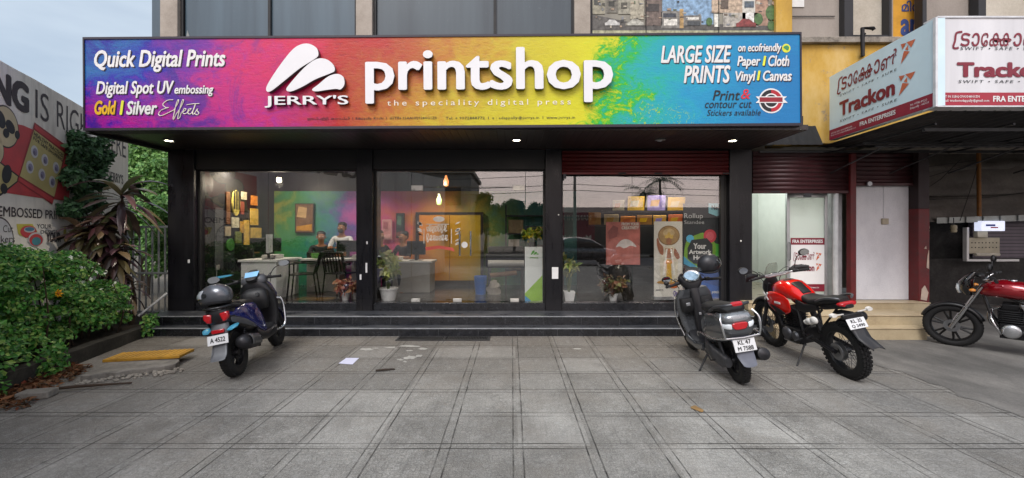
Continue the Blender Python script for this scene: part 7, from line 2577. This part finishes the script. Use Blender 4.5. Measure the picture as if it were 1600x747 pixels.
def adventure_bike():
    rear = ground_pt(1328, 590, 0)
    front = ground_pt(1216, 542, 0)
    hd = atan2(front.y - rear.y, front.x - rear.x)
    P = bike_root('motorcycle', 'bright red and black off-road motorcycle with knobbly tyres and hand guards', 'motorcycle', rear, hd, 11)
    RED = M('#d8180f', .2, var=.08, coat=1., name='bright_red_paint')
    BK = M('#161618', .45, var=.2, name='black_plastic')
    wheel(P, 0, .325, .112, 'spoke', rimmat=M('#3a3b3d', .35, .7), knob=True, disc=.11, rim=.72)
    wheel(P, 1.40, .345, .095, 'spoke', rimmat=M('#3a3b3d', .35, .7), knob=True, disc=.135, rim=.78)
    d = forks(P, (1.40, 0, .345), R(27), .74, .095, DARKSTEEL, gaiter=True)
    engine(P, .72, .40, M('#1c1c1e', .5, .4))
    swingarm(P, .52, .42, 0, .325, .11, M('#242427', .4, .5))
    MB().tube([(.02, .12, .325), (.5, .10, .44)], .02, 6).build('chain_guard', BK, P, 50)
    MB().lathe([(.06, .085), (.1, .085), (.1, .095), (.06, .095)], 26, 'y', (0, 0, .325)).build('sprocket', STEEL, P)
    fr = MB()
    for s in (-1, 1):
        fr.tube([(1.10, s * .03, .93), (.85, s * .12, .80), (.5, s * .13, .72), (.48, s * .12, .40)], .017, 8)
        fr.tube([(1.10, s * .03, .86), (.98, s * .10, .55), (.85, s * .12, .28), (.5, s * .12, .28)], .017, 8)
        fr.tube([(.55, s * .12, .74), (.1, s * .10, .82), (-.2, s * .08, .86)], .014, 8)
        fr.tube([(.48, s * .12, .45), (.1, s * .10, .80)], .013, 8)
    fr.build('frame', BK, P, 50)
    MB().tube([(.32, 0, .46), (.42, 0, .70)], .035, 10).build('shock_absorber', DARKSTEEL, P)
    MB().loft([(.42, 0, .86, .10, .05), (.52, 0, .90, .135, .09), (.68, 0, .945, .16, .125), (.84, 0, .945, .165, .13), (.98, 0, .92, .13, .11), (1.06, 0, .89, .08, .07)], 22, 2.5).build('fuel_tank', RED, P, 50)
    MB().loft([(.45, 0, .935, .055, .02), (.62, 0, 1.03, .07, .02), (.78, 0, 1.062, .07, .018), (.9, 0, 1.05, .05, .012)], 14, 2.6).build('tank_pad', BK, P, 50)
    for s in (-1, 1):
        rows = []
        for x, zl, zh, y in [(.60, .68, .86, .155), (.72, .62, .92, .178), (.86, .60, .94, .19), (1.0, .66, .92, .19), (1.10, .72, .86, .17)]:
            rows.append([(x, s * y * .9, zl), (x, s * y, (zl + zh) / 2), (x, s * y * .94, zh)])
        sp_ = panel_patch(P, 'tank_shroud', rows, RED)
        # emblem: white cross strokes and black flash on the shroud
        e = MB()
        yy = s * .205
        for a, b in (((.98, .80), (1.06, .90)), ((1.06, .80), (.97, .90))):
            dx, dz = b[0] - a[0], b[1] - a[1]
            L = sqrt(dx * dx + dz * dz)
            nx, nz = -dz / L * .011, dx / L * .011
            e.prism([(a[0] - nx, a[1] - nz), (b[0] - nx, b[1] - nz), (b[0] + nx, b[1] + nz), (a[0] + nx, a[1] + nz)], yy - .004, yy + .004)
        e.prism([(.74, .775), (.86, .775), (.86, .80), (.74, .80)], s * .196 - .004, s * .196 + .004)
        e.build('emblem', WHITE, sp_, 0)
        MB().prism([(.66, .66), (.80, .615), (.98, .74), (.88, .73), (.76, .70)], s * .192 - .004, s * .192 + .006).build('flash_stripe', BK, sp_, 0)
        MB().loft([(.50, s * .13, .80, .015, .07), (.35, s * .135, .78, .015, .06), (.15, s * .12, .82, .012, .035)], 10, 3).build('side_panel', BK, P, 50)
        MB().tube(spline([(.15, s * .12, .90), (0, s * .14, .955), (-.22, s * .12, .975), (-.32, s * .07, .965)], 5, False), .015, 8).build('grab_rail', M('#5b5d60', .4, .5), P, 50)
        MB().tube([(.5, s * .14, .36), (.5, s * .25, .35)], .013, 7).build('foot_peg', MATBLACK, P)
        MB().tube([(.30, s * .13, .45), (.27, s * .24, .44)], .012, 7).build('foot_peg', MATBLACK, P)
    MB().loft([(-.28, 0, .93, .06, .03), (-.12, 0, .93, .11, .04), (.12, 0, .905, .13, .045), (.28, 0, .865, .13, .05), (.45, 0, .875, .10, .055), (.55, 0, .92, .07, .04)], 18, 2.7).build('seat', SEATV, P, 50)
    MB().loft([(-.42, 0, .88, .04, .02), (-.32, 0, .88, .08, .035), (-.1, 0, .87, .10, .045), (.1, 0, .84, .10, .05)], 14, 3).build('tail_body', BK, P, 50)
    MB().loft([(-.395, 0, .90, .08, .018), (-.36, 0, .905, .10, .026), (-.28, 0, .905, .10, .022)], 14, 3).build('tail_light', TAILRED, P, 50)
    # long rear mudguard with the plate
    rows = []
    for x, z, w_ in [(-.05, .80, .07), (-.25, .80, .08), (-.42, .755, .085), (-.50, .66, .08), (-.55, .56, .075), (-.585, .48, .06)]:
        rows.append([(x, -w_, z - .015), (x, -w_ * .5, z), (x, w_ * .5, z), (x, w_, z - .015)])
    MB().patch(rows).build('rear_mudguard', M('#222225', .5, var=.15), P, 60, solid=.008, fix=False)
    MB().bx(-.43, -.36, -.11, .11, .745, .80).build('plate_bracket', BK, P, bevel=.01)
    plate(P, (-.515, 0, .70), (.20, .115), 24, ['KL 35', 'Q 2490'])
    for s in (-1, 1):
        MB().tube([(-.38, s * .08, .80), (-.40, s * .19, .81)], .009, 6).loft([(-.44, s * .20, .81, .03, .018), (-.37, s * .205, .812, .036, .024)], 10, 2.4).build('indicator', M('#d8d5cf', .4), P, 50)
    # rag wrapped on the left foot hanger
    rg = MB().ell((.20, .20, .66), (.07, .035, .04), 12, 8).ell((.12, .205, .69), (.06, .03, .045), 12, 8).ell((.27, .195, .635), (.05, .03, .03), 10, 8)
    rg.build('white_wrap', M('#d8d6d0', .7), P, 50)
    mf = MB().tube([(.75, -.10, .30), (.55, -.16, .34), (.35, -.17, .48), (.2, -.18, .58), (-.12, -.185, .72), (-.15, -.185, .735)], [.022, .022, .03, .055, .058, .02], 14)
    mf.build('muffler', M('#232326', .4, .5), P, 50)
    MB().tube(spline([(.86, 0, .66), (.98, 0, .60), (.98, -.05, .42), (.85, -.09, .28), (.75, -.10, .30)], 5, False), .02, 9).build('exhaust_pipe', DARKSTEEL, P, 50)
    MB().bx(.70, .98, -.10, .10, .22, .25).build('bash_plate', ALU, P, bevel=.02)
    # high front mudguard, headlight, screen, bars
    fender(P, 1.40, .345, .40, .06, R(35), R(140), BK, 'front_mudguard')
    MB().loft([(.80, 1.20, 0, .05, .09), (.90, 1.22, 0, .07, .11), (1.0, 1.20, 0, .06, .10), (1.06, 1.17, 0, .03, .07)], 18, 2.4, 'z').build('headlight_cowl', BK, P, 50)
    MB().lathe([(0, .02), (.07, .012), (.085, 0), (.085, -.02)], 22, 'x', (1.275, 0, .93)).build('headlight', LENSW, P, 50)
    rows = []
    for z, x, w_ in [(1.06, 1.20, .09), (1.14, 1.17, .095), (1.22, 1.13, .085), (1.27, 1.10, .06)]:
        rows.append([(x - .03, -w_, z), (x, -w_ * .4, z), (x, w_ * .4, z), (x - .03, w_, z)])
    MB().patch(rows).build('flyscreen', CLEAR, P, 60, solid=.003, fix=False)
    MB().ell((1.10, 0, 1.10), (.05, .085, .035), 16, 10).build('instrument', M('#2a2c30', .15, coat=1.), P)
    b = bars(P, 1.02, 1.13, .40, .03, .08, ALU, .013)
    MB().tube([(1.0, -.2, 1.13), (1.0, .2, 1.13)], .009, 7).build('cross_brace', ALU, b)
    for s in (-1, 1):
        rows = []
        for y, z0, z1, x in [(.22, 1.10, 1.15, 1.08), (.30, 1.08, 1.18, 1.10), (.40, 1.08, 1.18, 1.07), (.45, 1.09, 1.16, .99)]:
            rows.append([(x, s * y, z0), (x + .012, s * y, (z0 + z1) / 2), (x, s * y, z1)])
        MB().patch(rows).build('hand_guard', BK, b, 60, solid=.008, fix=False)
    mirror(P, (.99, .24, 1.14), (1.0, .47, 1.26), .065, .045, 'oval')
    mirror(P, (.99, -.24, 1.14), (.98, -.40, 1.36), .07, .045, 'oval')
    sidestand(P, (.50, .13, .28), (.42, .34, .04))
    squash_tail(P, .52, .62)
    P.scale = (.93, .95, .95)
    return P, hd
adventure_bike()

def cruiser_bike():
    front = ground_pt(1488, 540, 0)
    hv = Vector((-.62, .785, 0)).normalized()
    wb = 1.27
    rear = front - hv * wb
    hd = atan2(hv.y, hv.x)
    P = bike_root('motorcycle', 'dark metallic red street motorcycle with a black headlight cowl at the far right', 'motorcycle', rear, hd, 7)
    RED = M('#8e0f1c', .14, .35, var=.1, coat=1., name='metallic_red_paint')
    BK = M('#141416', .4, var=.2, name='black_plastic')
    wheel(P, 0, .30, .10, 'alloy', 6, M('#1b1b1d', .4, .5), rim=.74)
    wheel(P, wb, .30, .085, 'alloy', 6, M('#0f0f10', .45, .3), disc=.085, rim=.76)
    forks(P, (wb, 0, .30), R(26), .66, .085, CHROME)
    engine(P, .68, .37, M('#1e1e20', .45, .5), ALU, .13)
    swingarm(P, .48, .38, 0, .30, .09)
    fr = MB()
    for s in (-1, 1):
        fr.tube([(.98, 0, .86), (.6, s * .09, .70), (.3, s * .10, .68), (-.15, s * .10, .74)], .016, 8)
        fr.tube([(.98, 0, .78), (.9, s * .06, .50), (.78, s * .08, .26), (.45, s * .09, .26), (.42, s * .09, .62)], .016, 8)
        MB().tube([(0, s * .10, .31), (.14, s * .11, .66)], .022, 9).build('shock_absorber', CHROME, P)
    fr.build('frame', BK, P, 50)
    MB().loft([(.36, 0, .74, .09, .05), (.48, 0, .80, .12, .085), (.64, 0, .855, .145, .115), (.80, 0, .87, .15, .12), (.92, 0, .855, .125, .10), (1.0, 0, .83, .07, .06)], 24, 2.4).build('fuel_tank', RED, P, 50)
    MB().lathe([(0, .012), (.035, .01), (.04, 0)], 18, 'z', (.72, 0, .985)).build('tank_cap', CHROME, P)
    for s in (-1, 1):
        MB().loft([(.55, s * .11, .60, .02, .05), (.40, s * .125, .62, .025, .075), (.22, s * .12, .64, .02, .06), (.12, s * .10, .66, .012, .03)], 14, 2.6).build('side_panel', RED, P, 50)
        MB().prism([(.56, .70), (.66, .70), (.60, .56), (.52, .58)], s * .135 - .008, s * .135 + .008).build('chrome_trim', CHROME, P, 30, bevel=.006)
        letters(P, 'pulse', .2, .62, .34, .65, s * .148, ALU, .02, name='side_lettering') if False else None
        MB().loft([(.10, s * .09, .735, .03, .05), (-.15, s * .09, .77, .03, .045), (-.36, s * .05, .80, .02, .03)], 12, 2.6).build('tail_panel', RED, P, 50)
    MB().loft([(-.30, 0, .83, .07, .03), (-.1, 0, .83, .12, .045), (.15, 0, .80, .13, .05), (.36, 0, .79, .11, .05), (.46, 0, .81, .08, .04)], 18, 2.7).build('seat', SEATV, P, 50)
    MB().loft([(-.39, 0, .77, .04, .03), (-.35, 0, .78, .07, .04), (-.3, 0, .78, .05, .03)], 12, 2.6).build('tail_light', TAILRED, P, 50)
    fender(P, 0, .30, .335, .07, R(30), R(170), BK, 'rear_mudguard')
    fender(P, wb, .30, .33, .055, R(20), R(160), BK, 'front_mudguard')
    MB().tube([(.7, -.08, .28), (.45, -.14, .26), (.2, -.15, .30), (-.25, -.155, .36)], [.02, .02, .045, .05], 12).build('muffler', CHROME, P, 50)
    MB().tube(spline([(.82, 0, .62), (.92, -.03, .55), (.90, -.06, .36), (.7, -.08, .28)], 5, False), .018, 9).build('exhaust_pipe', CHROME, P, 50)
    MB().tube([(.9, .0, .58), (.9, .16, .50), (.86, .2, .40), (.82, .16, .30), (.82, 0, .26)], .013, 8).build('leg_guard', CHROME, P, 50)
    MB().loft([(.76, 1.10, 0, .04, .07), (.84, 1.13, 0, .07, .11), (.94, 1.13, 0, .075, .115), (1.02, 1.09, 0, .05, .09), (1.08, 1.05, 0, .02, .05)], 20, 2.3, 'z').build('headlight_cowl', M('#0e0e10', .12, coat=1.), P, 50)
    MB().loft([(.78, 1.19, 0, .02, .05), (.85, 1.205, 0, .025, .075), (.90, 1.20, 0, .02, .06)], 14, 2.4, 'z').build('headlight', LENSW, P, 50)
    for s in (-1, 1):
        MB().tube([(1.06, s * .08, .86), (1.06, s * .17, .86)], .008, 6).ell((1.06, s * .19, .86), (.035, .03, .022), 12, 8).build('indicator', M('#d8872a', .2, coat=1.), P, 50)
    bars(P, .94, 1.03, .36, .05, .10, CHROME)
    mirror(P, (.90, .24, 1.03), (.90, .36, 1.20), .055, .05, 'oval')
    mirror(P, (.90, -.24, 1.03), (.90, -.36, 1.20), .055, .05, 'oval')
    MB().ell((1.0, 0, 1.03), (.04, .07, .03), 14, 8).build('instrument', MATBLACK, P)
    sidestand(P, (.50, .12, .26), (.45, .32, .03))
    for s in (-1, 1):
        MB().tube([(.55, s * .13, .30), (.55, s * .25, .29)], .013, 7).build('foot_peg', MATBLACK, P)
    return P
cruiser_bike()
# ================================================================== ACROSS THE STREET (seen only as reflections in the shop glass)
OB1 = thing('street_building', 'plain pale building across the road behind the viewer', 'building', (-3.5, -19, -.1), world=True)
MB().bx(-14, -3.2, -26, -18, -.1, 6.2).build('wall', concrete_mat('far_wall', '#8c8780', '#a19b93', '#b3ada4', 1), OB1)
MB().bx(-14.3, -3.0, -26.2, -17.7, 6.2, 6.5).build('roof', PLASTER, OB1)
for k in range(5):
    for z in (.9, 3.7):
        MB().bx(-13.2 + k * 2, -12 + k * 2, -18.02, -17.95, z, z + 1.4).build('window', M('#23272c', .2), OB1)
OB2 = thing('street_shop', 'low dark restaurant across the road with a red banner', 'building', (6.5, -17.5, -.1), world=True)
MB().bx(3.0, 17, -24, -17.0, -.1, 2.7).build('wall', concrete_mat('far_wall_dark', '#4a4642', '#5c5751', '#6e6860', 1), OB2)
mb = MB()
mb.prism([(-24.3, 2.7), (-16.6, 2.7), (-20.4, 3.7)], 2.8, 17.2, 'yz')
mb.build('roof', M('#4a3a34', .8), OB2)
RB = thing('red_banner', 'red restaurant banner hung on the shop across the road', 'banner', (4.9, -16.9, .6), (0, 0, pi))
MB().bx(-1.35, 1.35, 0, .05, 0, 2.5).build('banner_sheet', M('#8a2438', .6, name='banner_red'), RB, world=False)
letters(RB, 'Mandhi K', -1.1, .3, 1.2, .8, -.006, CREAM, .03)
letters(RB, 'MANDHI K', -1.1, 1.9, 1.2, 2.3, -.006, CREAM, .03)
FL_ = leaf_mat('far_leaf', ['#16301a', '#24482a', '#335a34', '#2c4a2a'], .6)
G2 = 'trees across the road'
for i, (x, y, h, cr) in enumerate([(-2.4, -23, 4.9, 2.0), (.2, -24, 4.2, 1.8), (2.2, -25, 4.0, 1.7)]):
    tree(['tall round tree across the road nearest the pale building', 'middle round tree across the road', 'lowest round tree across the road beside the restaurant'][i], (x, y, -.1), h, cr, 60 + i, FL_, 260, 40, .3, .16, (1.15, 1, .8), grp=G2)
def palm(label, x, y, h, seed):
    rs = np.random.RandomState(seed)
    t = thing('coconut_palm', label, 'tree', (x, y, -.1), group='palms across the road', world=True)
    lean = rs.normal() * .4
    mb = MB().tube([(x, y, -.1), (x + lean * .4, y, h * .5), (x + lean, y, h)], [.17, .13, .10], 10)
    mb.build('trunk', M('#5a5248', .9, var=.3, scale=4), t)
    fr = MB()
    for k in range(18):
        az = 2 * pi * k / 18 + rs.normal() * .1
        el = -.3 + 1.2 * rs.rand()
        p = Vector((x + lean, y, h))
        d = Vector((cos(az) * cos(el), sin(az) * cos(el), sin(el)))
        sd_ = Vector((-sin(az), cos(az), 0))
        for j in range(12):
            q = p + d * .22
            for s in (-1, 1):
                tip = p + sd_ * s * (.55 * (1 - j / 13)) + d * .2 + Vector((0, 0, -.28))
                fr.add([tuple(p), tuple(p + d * .09), tuple(tip)], [(0, 1, 2)])
            d = (d + Vector((0, 0, -.11))).normalized()
            p = q
    fr.build('crown', FL_, t, 0, fix=False)
    return t
palm('taller coconut palm across the road', 12.4, -26, 5.4, 1)
palm('shorter coconut palm across the road', 14.4, -25.5, 6.7, 2)
# utility pole with cables
UP = thing('utility_pole', 'grey concrete utility pole with cables across the road', 'pole', (4.4, -14.6, -.1), world=True)
MB().tube([(4.4, -14.6, -.1), (4.4, -14.6, 7.6)], [.13, .08], 10).build('post', PLASTER, UP)
MB().bx(3.7, 5.1, -14.66, -14.54, 7.0, 7.1).build('cross_arm', DARKSTEEL, UP)
cb = MB()
for k, z in enumerate((7.05, 6.3, 5.7, 5.0, 4.6)):
    for xe in (-40, 50):
        pts = []
        for i in range(13):
            q = i / 12
            pts.append((4.4 + (xe - 4.4) * q, -14.6 - .1 * k, z - 1.2 * 4 * q * (1 - q) * .5))
        cb.tube(pts, .02, 4)
cb.build('cable', MATBLACK, UP)
# parked car across the road: shaped body, windows, wheels
CA = thing('parked_car', 'dark silver hatchback parked at the kerb across the forecourt', 'car', (3.6, -7.2, -.12))
body = MB().loft([(-2.0, 0, .62, .70, .22), (-1.85, 0, .66, .80, .32), (-1.0, 0, .64, .84, .36), (0, 0, .64, .85, .36), (1.0, 0, .62, .84, .34), (1.8, 0, .56, .78, .26), (2.0, 0, .5, .66, .18)], 20, 3.4)
body.build('body', M('#5a5d62', .25, .6, coat=1., name='car_paint'), CA, world=False)
MB().loft([(-1.75, 0, .98, .60, .06), (-1.35, 0, 1.16, .66, .26), (-.3, 0, 1.2, .68, .30), (.45, 0, 1.14, .66, .26), (1.1, 0, .96, .6, .05)], 20, 3.2).build('cabin', M('#101216', .08, coat=1.), CA, world=False)
for x in (-1.25, 1.25):
    for y in (-.78, .78):
        wv = MB().lathe([(.19, -.09), (.28, -.1), (.31, -.06), (.31, .06), (.28, .1), (.19, .09)], 24, 'y', (x, y, .31)).build('wheel', RUBBER, CA, world=False)
        MB().lathe([(.0, -.06), (.18, -.085), (.19, 0), (.18, .085), (0, .06)], 20, 'y', (x, y, .31)).build('rim', ALU, wv, world=False)
for y in (-.5, .5):
    MB().ell((1.93, y, .62), (.08, .16, .08), 12, 8).build('headlight', M('#dfe4e8', .1), CA, world=False)
    MB().ell((-1.95, y, .74), (.06, .15, .1), 12, 8).build('tail_light', M('#8a1a1c', .2), CA, world=False)
